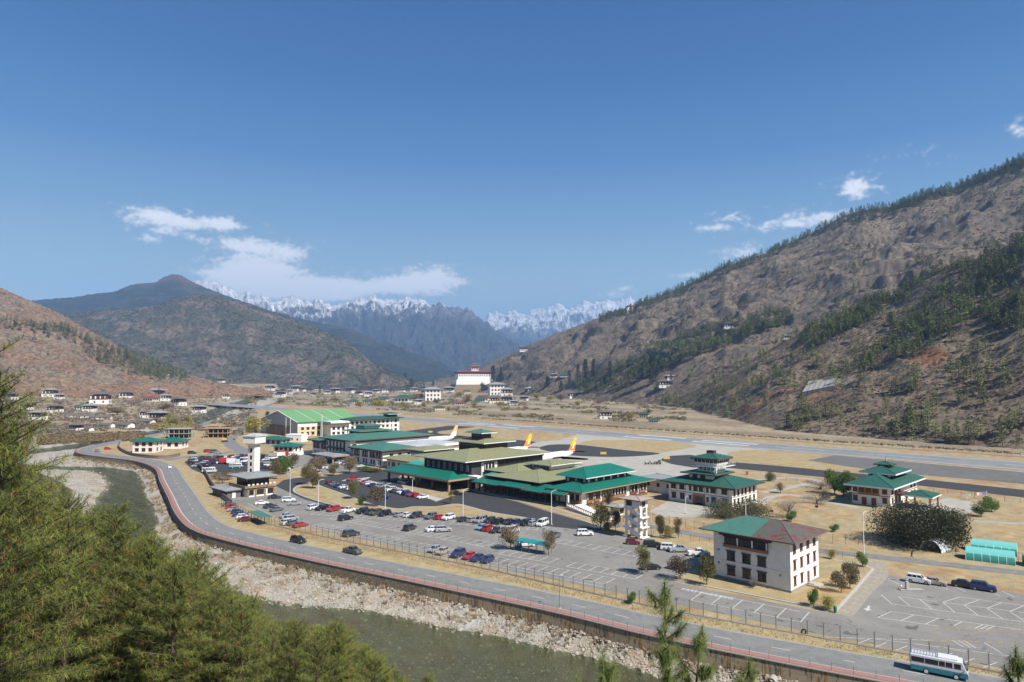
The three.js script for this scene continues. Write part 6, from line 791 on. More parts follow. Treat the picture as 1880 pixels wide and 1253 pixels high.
for (const [px, py, cab, boxc, label] of [[414, 852, [0.42, 0.03, 0.02], [0.45, 0.03, 0.03], 'red lorry in the crowded yard'], [427, 853, [0.6, 0.6, 0.6], [0.72, 0.72, 0.7], 'white box lorry in the crowded yard'], [518, 837, [0.4, 0.05, 0.03], [0.4, 0.05, 0.03], 'red lorry in the yard right of the water tower']]) { const g = thing('lorry', label, 'lorry', 'lorries in the yard'), [x, d] = G(px, py); g.position.set(x, 0.04, -d); g.rotation.y = 0.25; part(g, 'cab', new RoundedBoxGeometry(1.8, 1.9, 2, 2, 0.12).translate(2.4, 1.5, 0), paintOf(cab)); part(g, 'load_box', box(4.2, 2.2, 2.2, -0.75, 1.9, 0), paintOf(boxc)); part(g, 'windscreen', slab(3.28, 3.32, 1.6, 2.3, -0.8, 0.8), M.glass); for (const xx of [2.3, -1.6]) for (const s of [-1, 1]) part(g, 'wheel', keep('lw', () => new THREE.CylinderGeometry(0.45, 0.45, 0.28, 14).rotateX(Math.PI / 2)), tyreMat).position.set(xx, 0.45, s * 0.95); }
{ // yellow excavator by the far lane
  const g = thing('excavator', 'yellow excavator standing by the far lane', 'excavator'), [x, d] = G(412, 812), y = paintOf([0.55, 0.36, 0.03]); g.position.set(x, 0.04, -d); g.rotation.y = 0.5; part(g, 'upper_body', new RoundedBoxGeometry(3.2, 1.4, 2.4, 2, 0.15).translate(-0.3, 1.9, 0), y); part(g, 'cab', new RoundedBoxGeometry(1.3, 1.6, 1.1, 2, 0.1).translate(0.9, 2.5, 0.6), M.glass); for (const s of [-1, 1]) part(g, 'track', new RoundedBoxGeometry(4, 0.9, 0.6, 3, 0.4).translate(0, 0.5, s * 1.1), trimMat); part(g, 'boom', merge([tubeBetween([1.2, 2.2, 0], [4, 4.8, 0], 0.25, 0.2, 4), tubeBetween([4, 4.8, 0], [6, 2.2, 0], 0.2, 0.15, 4)]), y); part(g, 'bucket', new RoundedBoxGeometry(0.9, 0.9, 1, 1, 0.1).translate(5.9, 1.6, 0), trimMat);
}
// airliners standing on the apron, noses to the terminal
function airliner(px, py, label, tailTop, tailLow, motif) {
  const g = thing('airliner', label, 'airliner', 'airliners on the apron'), [x, d] = G(px, py, 4.9), th = Math.atan2(-Q, -Q), c = 17.2; g.position.set(x - Q * c, 0.04, -(d - Q * c)); g.rotation.y = th;
  const body = paintOf([0.78, 0.78, 0.79]), pts = [[0.02, -17], [0.35, -16], [1.0, -12.5], [1.6, -9.5], [1.95, -6.5], [1.98, 8.5], [1.9, 11.5], [1.55, 14], [0.95, 15.8], [0.4, 16.6], [0.0, 16.8]].map(([r, l]) => new THREE.Vector2(r, l)), fus = new THREE.LatheGeometry(pts, 28); fus.rotateZ(-Math.PI / 2); { const p = fus.attributes.position; for (let i = 0; i < p.count; i++) { const t = ss(-p.getX(i), 8, 17); p.setY(i, p.getY(i) + t * 1.1); } fus.computeVertexNormals(); } fus.translate(0, 3.9, 0); part(g, 'fuselage', fus, body);
  const foil = (P, t) => { const s = new THREE.Shape(P.map(([a, b]) => new THREE.Vector2(a, b))); return new THREE.ExtrudeGeometry(s, { depth: t, bevelEnabled: true, bevelSize: 0.06, bevelThickness: t * 0.4, bevelSegments: 2 }); };
  const z0 = -11.3, H = 7.0; const finAt = (f0, f1) => foil([[lerp(-10.6, -15.4, f0), f0 * H], [lerp(-15.6, -17.4, f0), f0 * H], [lerp(-15.6, -17.4, f1), f1 * H], [lerp(-10.6, -15.4, f1), f1 * H]], 0.22).translate(0, 5.0, -0.11);
  const fin = part(g, 'tail_fin', finAt(0, 0.42), paintOf(tailLow)); part(fin, 'fin_tip', finAt(0.42, 1), paintOf(tailTop)); part(fin, 'tail_motif', foil(motif, 0.3).translate(0, 5.0, -0.15), body);
  for (const s of [-1, 1]) { const st = foil([[-13, 0], [-16, 0], [-17.6, 5.6], [-16.2, 5.6]], 0.16); st.rotateX(Math.PI / 2); if (s < 0) st.scale(1, 1, -1); part(g, 'tailplane', st.translate(0, 5.1, 0), body); const wn = foil([[3.4, 1.2], [-4.2, 1.2], [-6.2, 16.5], [-4.7, 16.5]], 0.34); wn.rotateX(Math.PI / 2); if (s < 0) wn.scale(1, 1, -1); part(g, 'wing', wn.translate(0, 3.2, 0), std([0.5, 0.51, 0.53], 0.4)); const e = new THREE.LatheGeometry([[0.6, -2], [0.95, -1], [1.1, 0.8], [1.0, 1.9], [0.85, 1.9], [0.8, 0.5]].map(([r, l]) => new THREE.Vector2(r, l)), 18); e.rotateZ(-Math.PI / 2); part(g, 'engine', e.translate(2.4, 2.1, s * 5.6), body); for (let i = 0; i < 22; i++) part(g, 'window', keep('awin', () => box(0.26, 0.36, 0.05)), M.glass).position.set(10.5 - i * 0.95, 4.35, s * 1.95); part(g, 'main_gear', merge([tubeBetween([-1.6, 0.5, s * 3], [-1.6, 3, s * 2.6], 0.12), new THREE.CylinderGeometry(0.55, 0.55, 0.7, 14).rotateX(Math.PI / 2).translate(-1.6, 0.55, s * 3)]), trimMat); }
  part(g, 'nose_gear', merge([tubeBetween([11.5, 0.4, 0], [11.5, 2.6, 0], 0.1), new THREE.CylinderGeometry(0.4, 0.4, 0.4, 12).rotateX(Math.PI / 2).translate(11.5, 0.42, 0)]), trimMat); part(g, 'cockpit_glass', box(0.9, 0.5, 2.2, 14.6, 4.75, 0), M.glass);
}
const flake = [[-13.5, 1.4], [-15.2, 1.8], [-15.0, 3.0], [-15.9, 4.4], [-15.1, 4.0], [-14.6, 3.2]];
airliner(1058, 829, 'white airliner with yellow and orange tail behind the departure hall', [0.80, 0.50, 0.01], [0.80, 0.24, 0.015], flake); airliner(976, 821, 'white airliner with yellow and orange tail behind the main terminal', [0.80, 0.50, 0.01], [0.80, 0.24, 0.015], flake); airliner(840, 801.5, 'white airliner with pale cream tail behind the terminal annexe', [0.72, 0.50, 0.25], [0.75, 0.70, 0.62], [[-12.8, 1.0], [-14.6, 1.0], [-15.4, 3.2], [-14.4, 3.4]]);

// ---------------------------------------------------------------- fences, lamps and small things
function fence(name, label, line, o) {                                   // posts as parts, wires joined to one
  const f = thing(name, label, 'fence', 'wire fences'), L = []; let acc = 0; const pts = [];
  for (let i = 0; i + 1 < line.length; i++) { const a = line[i], b = line[i + 1], l = Math.hypot(b[0] - a[0], b[1] - a[1]); for (let s = (o.step - acc) % o.step; s < l; s += o.step) pts.push([lerp(a[0], b[0], s / l), lerp(a[1], b[1], s / l)]); acc = (acc + l) % o.step; }
  const pg = keep('fpost' + o.h + o.r, () => merge([new THREE.CylinderGeometry(o.r, o.r, o.h, 5).translate(0, o.h / 2, 0)].concat(o.y ? [tubeBetween([0, o.h - 0.03, 0], [0.28, o.h + 0.32, 0], o.r * 0.7), tubeBetween([0, o.h - 0.03, 0], [-0.28, o.h + 0.32, 0], o.r * 0.7)] : [])));
  for (const [x, d] of pts) { const p = part(f, 'post', pg, o.mat ?? M.steel); p.position.set(x, o.base ?? 0, -d); p.rotation.y = 0.6; }
  const w = []; for (let i = 0; i + 1 < pts.length; i++) for (const y of o.wires) w.push(tubeBetween([pts[i][0], y, -pts[i][1]], [pts[i + 1][0], y, -pts[i + 1][1]], o.wr ?? 0.014, o.wr ?? 0.014, 3));
  if (w.length) part(f, 'wires', merge(w), o.wireMat ?? M.wire).userData.kind = 'stuff';
  if (o.kerb) part(f, 'base_kerb', ribbon(line, 0.14, -0.14, 0.26, 0.26), M.kerb);
  return f;
}
const cut = (line, a, b) => line.filter((p) => a(p) && b(p));
const mainFence = smoothLine(pxLine([[406, 926], [440, 944], [480, 961], [520, 970], [560, 979.5], [640, 996], [780, 1023.5], [900, 1048], [1060, 1085], [1240, 1124], [1500, 1172], [1680, 1206], [1880, 1246], [2010, 1275]]), 160);
fence('car_park_fence', 'long dark wire fence between the car park and the river road', mainFence, { step: 2.45, h: 2.3, r: 0.06, y: true, wires: [0.35, 0.6, 0.85, 1.1, 1.35, 1.6, 1.85, 2.1, 2.35, 2.6], wr: 0.017, kerb: true });
fence('airfield_fence', 'wire fence between the service road and the control tower lawn', smoothLine(pxLine([[1128, 960], [1190, 957], [1300, 977], [1420, 985], [1500, 996], [1600, 1003], [1700, 1014], [1760, 1022], [1880, 1037], [1990, 1052]]), 80), { step: 3, h: 2.2, r: 0.05, y: true, wires: [0.5, 1.0, 1.5, 2.0, 2.4] });
fence('garden_fence', 'low wire fence behind the white office building', smoothLine(pxLine([[1150, 976], [1250, 988], [1300, 996], [1420, 1009], [1505, 1018], [1590, 1029]]), 50), { step: 2.6, h: 1.3, r: 0.04, wires: [0.4, 0.8, 1.2] });
fence('taxiway_fence', 'thin fence along the near edge of the dark taxiway', smoothLine(pxLine([[1405, 880], [1500, 890], [1620, 902], [1720, 906], [1800, 916], [1880, 925]]), 40), { step: 4.5, h: 1.6, r: 0.06, wires: [0.6, 1.1, 1.5] });
{ const far = []; for (let u = 120; u >= -700; u -= 8) far.push(UV(u, 466 - 0.06 * u)); fence('perimeter_fence', 'dark perimeter fence on the far side of the runway', far, { step: 6, h: 2.2, r: 0.09, wires: [0.7, 1.4, 2.1], wr: 0.03 }); const bank = struct('perimeter_track', ribbon(far.map(([x, d]) => [x, d]), 9, 4, 0.05), std([0.25, 0.22, 0.18], 0.95, { map: T.gravel }), 'perimeter track beyond the runway fence'); }
fence('pavement_railing', 'thin iron railing along the outer edge of the red pavement', offset(NEARLINE, -0.12), { step: 2.85, h: 1.1, r: 0.03, base: 0.17, wires: [0.65, 1.2], wr: 0.012, mat: M.steel });
{ const w = (label, pts, h, mat) => { const line = smoothLine(pxLine(pts), 40), g = thing('boundary_wall', label, 'wall'); part(g, 'wall_body', ribbon(line, 0.15, -0.15, h, h), mat); part(g, 'coping', ribbon(line, 0.24, -0.24, h + 0.08, 0.078), M.tinBrown); };
  w('brown boundary wall between the vehicle yard and the road', [[346, 851], [366, 860], [378, 874], [388, 892], [400, 908], [424, 928]], 1.7, std([0.24, 0.17, 0.135], 0.9, { map: T.speck })); w('brown boundary wall round the emerald roofed houses', [[219, 815], [217, 823], [226, 831], [250, 839], [300, 843], [330, 838]], 1.6, std([0.26, 0.2, 0.16], 0.9, { map: T.speck })); }
function lamp(px, py, h, label, arm = 1.3, turn = 0.6, mat = M.whitePole, k = 1) {
  const g = thing('lamp_post', label, 'lamp post', 'white lamp posts'), [x, d] = G(px, py); g.position.set(x, 0, -d); g.rotation.y = turn;
  part(g, 'pole', merge([new THREE.CylinderGeometry(0.07 * k, 0.12 * k, h, 8).translate(0, h / 2, 0), tubeBetween([0, h - 0.05, 0], [arm * 0.6, h + 0.35, 0], 0.06 * k), tubeBetween([arm * 0.6, h + 0.35, 0], [arm, h + 0.4, 0], 0.06 * k)]), mat); part(g, 'lamp_head', new RoundedBoxGeometry(0.75, 0.16, 0.3, 2, 0.06).translate(arm + 0.25, h + 0.42, 0), M.tinPale); part(g, 'base_plate', box(0.5, 0.25, 0.5, 0, 0.125, 0), M.concrete);
}
lamp(532, 914, 8.6, 'white lamp post at the corner of the station forecourt'); lamp(584, 932, 8.6, 'white lamp post at the left end of the kerb row'); lamp(707, 940, 8.4, 'white lamp post behind the black cars of the kerb row'); lamp(850, 954, 8.6, 'white lamp post below the drop-off canopy'); lamp(1012.6, 964, 9.4, 'white lamp post at the right end of the kerb row'); lamp(1370, 968, 8.0, 'white lamp post rising behind the office roof'); lamp(1587, 1024, 10.2, 'tall white lamp post between office and polytunnels'); lamp(510, 866, 5.5, 'white lamp post beside the green tree by the yard'); lamp(1259, 944, 5, 'short lamp post on the control tower forecourt', 0.5); lamp(1027, 1119, 5.6, 'thin lamp post on the red pavement', 0.3, 0.6, M.steel, 0.5);
lamp(692, 858, 5, 'lamp post by the terminal flower bed', 0.5); lamp(717, 884, 4.6, 'lamp post on the inner car park left of the canopy', 0.3); lamp(757, 905, 4.6, 'lamp post in the middle of the inner car park median', 0.3); lamp(1196, 985, 7.5, 'thin pole beside the lookout stair tower', 0.2);
{ const g = thing('floodlight_mast', 'tall lattice floodlight mast before the hangar', 'mast'), [x, d] = G(590, 803); g.position.set(x, 0, -d); for (const [a, b] of [[-0.5, -0.5], [0.5, -0.5], [0.5, 0.5], [-0.5, 0.5]]) part(g, 'mast_leg', tubeBetween([a, 0, b], [a * 0.5, 17, b * 0.5], 0.12, 0.09, 4), M.whitePole); part(g, 'lattice', merge([...Array(8)].flatMap((_, i) => [tubeBetween([-0.45, i * 2, 0.45], [0.45, i * 2 + 2, 0.45], 0.06, 0.06, 3), tubeBetween([0.45, i * 2, 0.45], [-0.45, i * 2 + 2, 0.45], 0.06, 0.06, 3)])), M.whitePole); part(g, 'lamp_bank', box(2, 0.9, 0.5, 0, 17.3, 0), M.tin); }
for (const [px, py, label] of [[1417, 944, 'black sign board on the lawn left of the round brown bush'], [1500, 936, 'black sign board on the lawn right of the round brown bush']]) { const g = thing('field_sign', label, 'sign', 'field sign boards'), [x, d] = G(px, py); g.position.set(x, 0, -d); g.rotation.y = -0.2; part(g, 'board', new RoundedBoxGeometry(1.05, 0.7, 0.2, 1, 0.03).translate(0, 0.95, 0), std([0.01, 0.01, 0.012], 0.6)); part(g, 'board_edge', box(0.12, 0.72, 0.26, 0.56, 0.95, 0), M.whitePole); for (const s of [-1, 1]) part(g, 'leg', box(0.06, 0.6, 0.06, s * 0.4, 0.3, 0), M.whitePole); }
for (const [px, py] of [[1224, 845], [790, 795.5], [1108, 836]]) { const g = thing('taxiway_sign', px > 1200 ? 'yellow taxiway sign at the tip of the dark taxiway' : px > 1000 ? 'yellow taxiway sign on the dark oval' : 'yellow taxiway sign on the far dark apron', 'sign', 'yellow taxiway signs'), [x, d] = G(px, py); g.position.set(x, 0.05, -d); part(g, 'board', box(3.4, 1.3, 0.3, 0, 1.0, 0), std([0.66, 0.45, 0.08], 0.6)); for (const s of [-1, 1]) part(g, 'leg', box(0.15, 0.5, 0.15, s * 1.2, 0.2, 0), M.steel); }
{ const tyre = thing('tractor_tyre', 'black tyre leaning against the car park fence', 'tyre'), [x, d] = G(1476, 1166); tyre.position.set(x, 0.44, -d); tyre.rotation.y = 0.3; part(tyre, 'tread', new THREE.TorusGeometry(0.42, 0.14, 10, 26), tyreMat);
  const bin = thing('litter_bin', 'small green litter bin at the corner of the office garden', 'bin'), [bx, bd] = G(1534, 1126); bin.position.set(bx, 0.15, -bd); part(bin, 'bin_body', new THREE.CylinderGeometry(0.32, 0.26, 0.85, 14).translate(0, 0.45, 0), std([0.03, 0.16, 0.1], 0.5)); part(bin, 'lid', new THREE.SphereGeometry(0.33, 14, 6, 0, Math.PI * 2, 0, Math.PI / 2).translate(0, 0.88, 0), std([0.03, 0.2, 0.12], 0.5));
  const b = thing('ticket_post', 'broken concrete ticket post in the marked lot', 'post'), [px, pd] = G(1666, 1084); b.position.set(px, 0.03, -pd); part(b, 'pillar', boxUV(new RoundedBoxGeometry(0.55, 1.5, 0.6, 2, 0.05).translate(0, 0.9, 0)), M.kerb); part(b, 'footing', boxUV(box(4.6, 0.16, 1.1, 0.8, 0.08, 0)), M.concrete); part(b, 'globe', new THREE.SphereGeometry(0.22, 12, 8).translate(-1.2, 0.75, 0), M.whitePole); part(b, 'globe_stem', tubeBetween([-1.2, 0.1, 0], [-1.2, 0.6, 0], 0.04), M.steel);
  const cab = thing('hydrant_cabinet', 'red cabinet on the grass near the taxiway', 'cabinet'), [cx, cd] = G(1372, 873); cab.position.set(cx, 0, -cd); part(cab, 'cabinet_body', new RoundedBoxGeometry(0.9, 1.6, 0.7, 1, 0.05).translate(0, 0.95, 0), paintOf([0.45, 0.05, 0.02])); part(cab, 'cabinet_base', box(1.1, 0.16, 0.9, 0, 0.08, 0), M.concrete);
  const tug = thing('baggage_tug', 'dark baggage tug with two trolleys on the apron', 'vehicle'), [tx, td] = G(1200, 853); tug.position.set(tx, 0.05, -td); part(tug, 'tug_body', merge([new RoundedBoxGeometry(2.6, 0.9, 1.4, 2, 0.1).translate(2.4, 0.85, 0), box(1.1, 0.9, 1.3, 2.9, 1.6, 0)]), std([0.08, 0.08, 0.05], 0.6)); for (const q of [-0.4, -3.2]) part(tug, 'trolley', merge([box(2.2, 0.2, 1.4, q, 0.6, 0), box(0.08, 0.9, 1.4, q - 1.05, 1.1, 0), box(0.08, 0.9, 1.4, q + 1.05, 1.1, 0)]), std([0.1, 0.1, 0.09], 0.6)); for (const q of [3.2, 1.6, 0.3, -1.1, -2.5, -3.9]) for (const s of [-1, 1]) part(tug, 'wheel', keep('tugw', () => new THREE.CylinderGeometry(0.3, 0.3, 0.2, 12).rotateX(Math.PI / 2)), tyreMat).position.set(q, 0.3, s * 0.65);
  const fl = thing('flag_line', 'line of small coloured prayer flags behind the round bushes', 'flags'), [fx, fd] = G(1776, 920), [gx, gd] = G(1812, 916); fl.position.set(fx, 0, -fd); const cols = [[0.1, 0.35, 0.6], [0.5, 0.4, 0.1], [0.05, 0.4, 0.3], [0.6, 0.08, 0.1], [0.7, 0.68, 0.66], [0.6, 0.25, 0.2], [0.1, 0.2, 0.5], [0.5, 0.1, 0.1]]; for (let i = 0; i < 8; i++) { const p = part(fl, 'flag', keep('flg', () => box(0.85, 1.0, 0.03)), std(cols[i], 0.8)); p.position.set((gx - fx) * i / 7, 2.0, -(gd - fd) * i / 7); } part(fl, 'cord', tubeBetween([0, 2.55, 0], [gx - fx, 2.55, -(gd - fd)], 0.03, 0.03, 4), M.wire); for (const t of [0, 1]) part(fl, 'flag_pole', new THREE.CylinderGeometry(0.06, 0.06, 2.8, 6).translate((gx - fx) * t, 1.4, -(gd - fd) * t), M.whitePole); }
{ // a person walking along the service road: one body, from joints
  const g = thing('person', 'person in dark clothes walking along the service road', 'person'), [x, d] = G(1675, 1026), J = { hip: [0, 0.95, 0], chest: [0.02, 1.35, 0], neck: [0.04, 1.5, 0], head: [0.07, 1.64, 0], ls: [0.02, 1.42, 0.19], le: [-0.12, 1.18, 0.25], lh: [-0.1, 0.95, 0.27], rs: [0.02, 1.42, -0.19], re: [0.12, 1.17, -0.25], rh: [0.24, 0.98, -0.24], lk: [0.2, 0.53, 0.1], lf: [0.26, 0.09, 0.1], rk: [-0.02, 0.52, -0.1], rf: [-0.3, 0.16, -0.1] };
  const bones = [['hip', 'chest', 0.145, 0.16], ['chest', 'neck', 0.13, 0.06], ['neck', 'head', 0.055, 0.06], ['ls', 'le', 0.06, 0.045], ['le', 'lh', 0.045, 0.035], ['rs', 're', 0.06, 0.045], ['re', 'rh', 0.045, 0.035], ['ls', 'rs', 0.08, 0.08], ['hip', 'lk', 0.1, 0.065], ['lk', 'lf', 0.065, 0.045], ['hip', 'rk', 0.1, 0.065], ['rk', 'rf', 0.065, 0.045]].map(([a, b, r, s]) => [J[a], J[b], r, s]); bones.push([J.lf, [0.42, 0.05, 0.1], 0.045, 0.035], [J.rf, [-0.2, 0.05, -0.1], 0.045, 0.035]);
  for (const [h, s] of [[J.lh, 1], [J.rh, -1]]) for (let i = 0; i < 5; i++) bones.push([h, [h[0] + (i === 4 ? 0.05 : 0.03 * (i - 1.5) * 0.6), h[1] - (i === 4 ? 0.06 : 0.11 - 0.008 * Math.abs(i - 1)), h[2] + s * 0.005], 0.02, 0.009]);
  const res = 84, mc = new MarchingCubes(res, new THREE.MeshBasicMaterial(), false, false, 300000), S = 0.92; mc.isolation = 0; const A = new THREE.Vector3();
  for (let k = 0; k < res; k++) for (let j = 0; j < res; j++) for (let i = 0; i < res; i++) { const p = [i, j, k].map((q) => (q - res / 2) / (res / 2) * S); p[1] += 0.88; let m = 9; for (const [a, b, r, s] of bones) { const ab = [b[0] - a[0], b[1] - a[1], b[2] - a[2]], ap = [p[0] - a[0], p[1] - a[1], p[2] - a[2]], t = clamp((ap[0] * ab[0] + ap[1] * ab[1] + ap[2] * ab[2]) / (ab[0] ** 2 + ab[1] ** 2 + ab[2] ** 2), 0, 1), q = Math.hypot(ap[0] - ab[0] * t, ap[1] - ab[1] * t, ap[2] - ab[2] * t) - lerp(r, s, t), hh = Math.max(0.04 - Math.abs(m - q), 0) / 0.04; m = Math.min(m, q) - hh * hh * 0.01; } const e = Math.hypot((p[0] - 0.08) / 0.098, (p[1] - 1.66) / 0.125, p[2] / 0.08) - 1; m = Math.min(m, e * 0.09); m = Math.min(m, Math.hypot(p[0] - 0.185, p[1] - 1.645, p[2]) - 0.016); mc.field[(k * res + j) * res + i] = -m; }
  mc.update(); const n = mc.count, geo = new THREE.BufferGeometry(), P = mc.positionArray.slice(0, n * 3).map((q, i) => q * S + (i % 3 === 1 ? 0.88 : 0)); geo.setAttribute('position', new THREE.BufferAttribute(new Float32Array(P), 3)); geo.setAttribute('normal', new THREE.BufferAttribute(new Float32Array(mc.normalArray.slice(0, n * 3)), 3)); const C = []; for (let i = 0; i < n; i++) { const px = P[i * 3], y = P[i * 3 + 1], z = P[i * 3 + 2]; const c = y > 1.53 ? (y > 1.7 || px < 0.05 ? [0.015, 0.012, 0.01] : [0.32, 0.19, 0.13]) : (y < 1.02 && Math.abs(z) > 0.2) ? [0.32, 0.19, 0.13] : y < 0.12 ? [0.02, 0.02, 0.02] : y < 0.93 ? [0.022, 0.023, 0.03] : [0.018, 0.018, 0.02]; C.push(...c); } geo.setAttribute('color', new THREE.Float32BufferAttribute(C, 3)); geo.computeVertexNormals();
  part(g, 'body', geo, new THREE.MeshStandardMaterial({ vertexColors: true, roughness: 0.9 })); g.position.set(x, 0.04, -d); g.rotation.y = 2.5;
}

// ---------------------------------------------------------------- trees and ground cover
function leafSoup(n) { const P = new Float32Array(n * 9), N = new Float32Array(n * 9), C = new Float32Array(n * 9); let k = 0; return {
  tri(a, b, c, col, nx, ny, nz) { const o = k * 9; P.set(a, o); P.set(b, o + 3); P.set(c, o + 6); for (let i = 0; i < 3; i++) { N[o + i * 3] = nx; N[o + i * 3 + 1] = ny; N[o + i * 3 + 2] = nz; C.set(col, o + i * 3); } k++; },
  geo() { const g = new THREE.BufferGeometry(); g.setAttribute('position', new THREE.BufferAttribute(P.slice(0, k * 9), 3)); g.setAttribute('color', new THREE.BufferAttribute(C.slice(0, k * 9), 3)); g.computeVertexNormals(); return g; }, get full() { return k >= n - 1; } }; }
const leafMat = new THREE.MeshPhysicalMaterial({ vertexColors: true, roughness: 0.75, side: THREE.DoubleSide, transmission: 0.28, thickness: 0, specularIntensity: 0.4 });
const plainLeaf = new THREE.MeshStandardMaterial({ vertexColors: true, roughness: 0.9, side: THREE.DoubleSide });
const unit = () => { const z = rr(-1, 1), a = rr(0, Math.PI * 2), r = Math.sqrt(1 - z * z); return [r * Math.cos(a), z, r * Math.sin(a)]; };
const norm = (v) => { const l = Math.hypot(...v) || 1; return [v[0] / l, v[1] / l, v[2] / l]; };
const addv = (a, b, s = 1) => [a[0] + b[0] * s, a[1] + b[1] * s, a[2] + b[2] * s];
function tuft(S, at, dir, n, len, wid, col, droop) {                    // a brush of needles round the end of a twig
  for (let i = 0; i < n; i++) {
    const u = unit(), d = norm([dir[0] * 0.75 + u[0], dir[1] * 0.75 + u[1], dir[2] * 0.75 + u[2]]), L = len * rr(0.7, 1.1), s = norm([d[1] * 0.3 - d[2], d[2] * 0.2, d[0] - d[1] * 0.1]), b = addv(at, dir, rr(-0.4, 0.25) * len);
    const tip = addv(b, d, L); tip[1] -= droop * L; const k = rr(0.7, 1.25), c = [col[0] * k, col[1] * k, col[2] * k]; S.tri(addv(b, s, wid), addv(b, s, -wid), tip, c, d[0], 1, d[2]);
  }
}
function pine(h, o) {                                                    // trunk with whorled limbs; needles in tufts
  const S = leafSoup(o.max), wood = [], bend = rr(-0.03, 0.03), tx = (y) => Math.sin(y / h * 2.2) * bend * h;
  const seg = 7; for (let i = 0; i < seg; i++) { const a = h * i / seg, b = h * (i + 1) / seg; wood.push(tubeBetween([tx(a), a, 0], [tx(b), b, 0], o.r0 * (1 - a / h) + 0.02, o.r0 * (1 - b / h) + 0.015, 6)); }
  const y0 = h * o.clear; let y = y0, turn = rr(0, 6);
  while (y < h * 0.97) {
    const t = (y - y0) / (h - y0), m = Math.round(rr(3, 5.6)), env = Math.sin(Math.PI * Math.min(1, 0.25 + t * 0.74)) ** 0.7;
    for (let i = 0; i < m; i++) {
      const a = turn + i * Math.PI * 2 / m + rr(-0.35, 0.35), L = Math.max(0.5, o.spread * env * rr(0.55, 1.15)), up = lerp(-0.05, 0.75, t) + rr(-0.15, 0.2), root = [tx(y), y + rr(-0.2, 0.2), 0], dir = norm([Math.cos(a), up, Math.sin(a)]);
      const tipP = addv(root, dir, L); tipP[1] += 0.12 * L; wood.push(tubeBetween(root, tipP, 0.028 + 0.012 * L, 0.012, 3));
      const steps = Math.max(2, Math.round(L / o.gap));
      for (let k = 1; k <= steps; k++) {
        const q = k / steps; if (q < o.bare) continue; const p = addv(root, dir, L * q); p[1] += 0.12 * L * q * q;
        const side = [-dir[2], 0.15, dir[0]], w = o.gap * (1.4 - q) * 1.1;
        for (const sgn of q > 0.92 ? [0] : [-1, 1, 0]) {
          if (S.full) break; const at = addv(p, side, sgn * w * rr(0.5, 1.5)); at[1] += rr(0, 0.15); const tone = rr(0, 1), col = tone < 0.06 ? [0.24, 0.12, 0.035] : mixc(o.c0, o.c1, clamp(rnd() * 0.8 + q * 0.25, 0, 1));
          tuft(S, at, norm(addv(addv(dir, side, sgn * 0.7), [0, 0.35, 0])), o.n, o.len, o.wid, col, o.droop);
        }
      }
    }
    y += o.whorl * rr(0.75, 1.25) * (1 - 0.35 * t); turn += 0.9;
  }
  tuft(S, [tx(h), h, 0], [0, 1, 0], o.n * 2, o.len, o.wid, o.c1, 0.1);
  return { wood: merge(wood), crown: S.geo() };
}
const pineC = { c0: [0.075, 0.11, 0.024], c1: [0.23, 0.245, 0.046] };
const nearPines = [...Array(5)].map((_, i) => ({ h: 12, ...pine(12, { max: 26000, r0: 0.16, clear: 0.1 + 0.03 * (i % 3), spread: 3.0 + 0.3 * (i % 3), gap: 0.42, whorl: 0.62, bare: 0.2, n: 19, len: 0.42, wid: 0.0125, droop: 0.22, ...pineC }) }));
const farPines = [...Array(5)].map((_, i) => ({ h: 12, ...pine(12, { max: 8000, r0: 0.17, clear: 0.12, spread: 2.9 + 0.3 * (i % 3), gap: 0.6, whorl: 0.8, bare: 0.2, n: 11, len: 0.62, wid: 0.034, droop: 0.2, ...pineC }) }));
const OUT = [[-80, 640], [0, 642], [20, 652], [40, 692], [70, 705], [86, 765], [96, 862], [130, 882], [165, 872], [200, 905], [240, 930], [262, 922], [285, 950], [300, 975], [330, 962], [345, 990], [380, 992], [400, 1012], [440, 1036], [470, 1082], [482, 1112], [520, 1132], [545, 1116], [570, 1150], [596, 1102], [625, 1140], [650, 1165], [676, 1152], [700, 1190], [730, 1212], [760, 1236], [792, 1226], [822, 1246], [850, 1310], [3000, 1400]];
const outline = (x) => { let k = 0; while (k < OUT.length - 2 && OUT[k + 1][0] < x) k++; return lerp(OUT[k][1], OUT[k + 1][1], clamp((x - OUT[k][0]) / (OUT[k + 1][0] - OUT[k][0]), 0, 1)); };
const pinesAt = [];
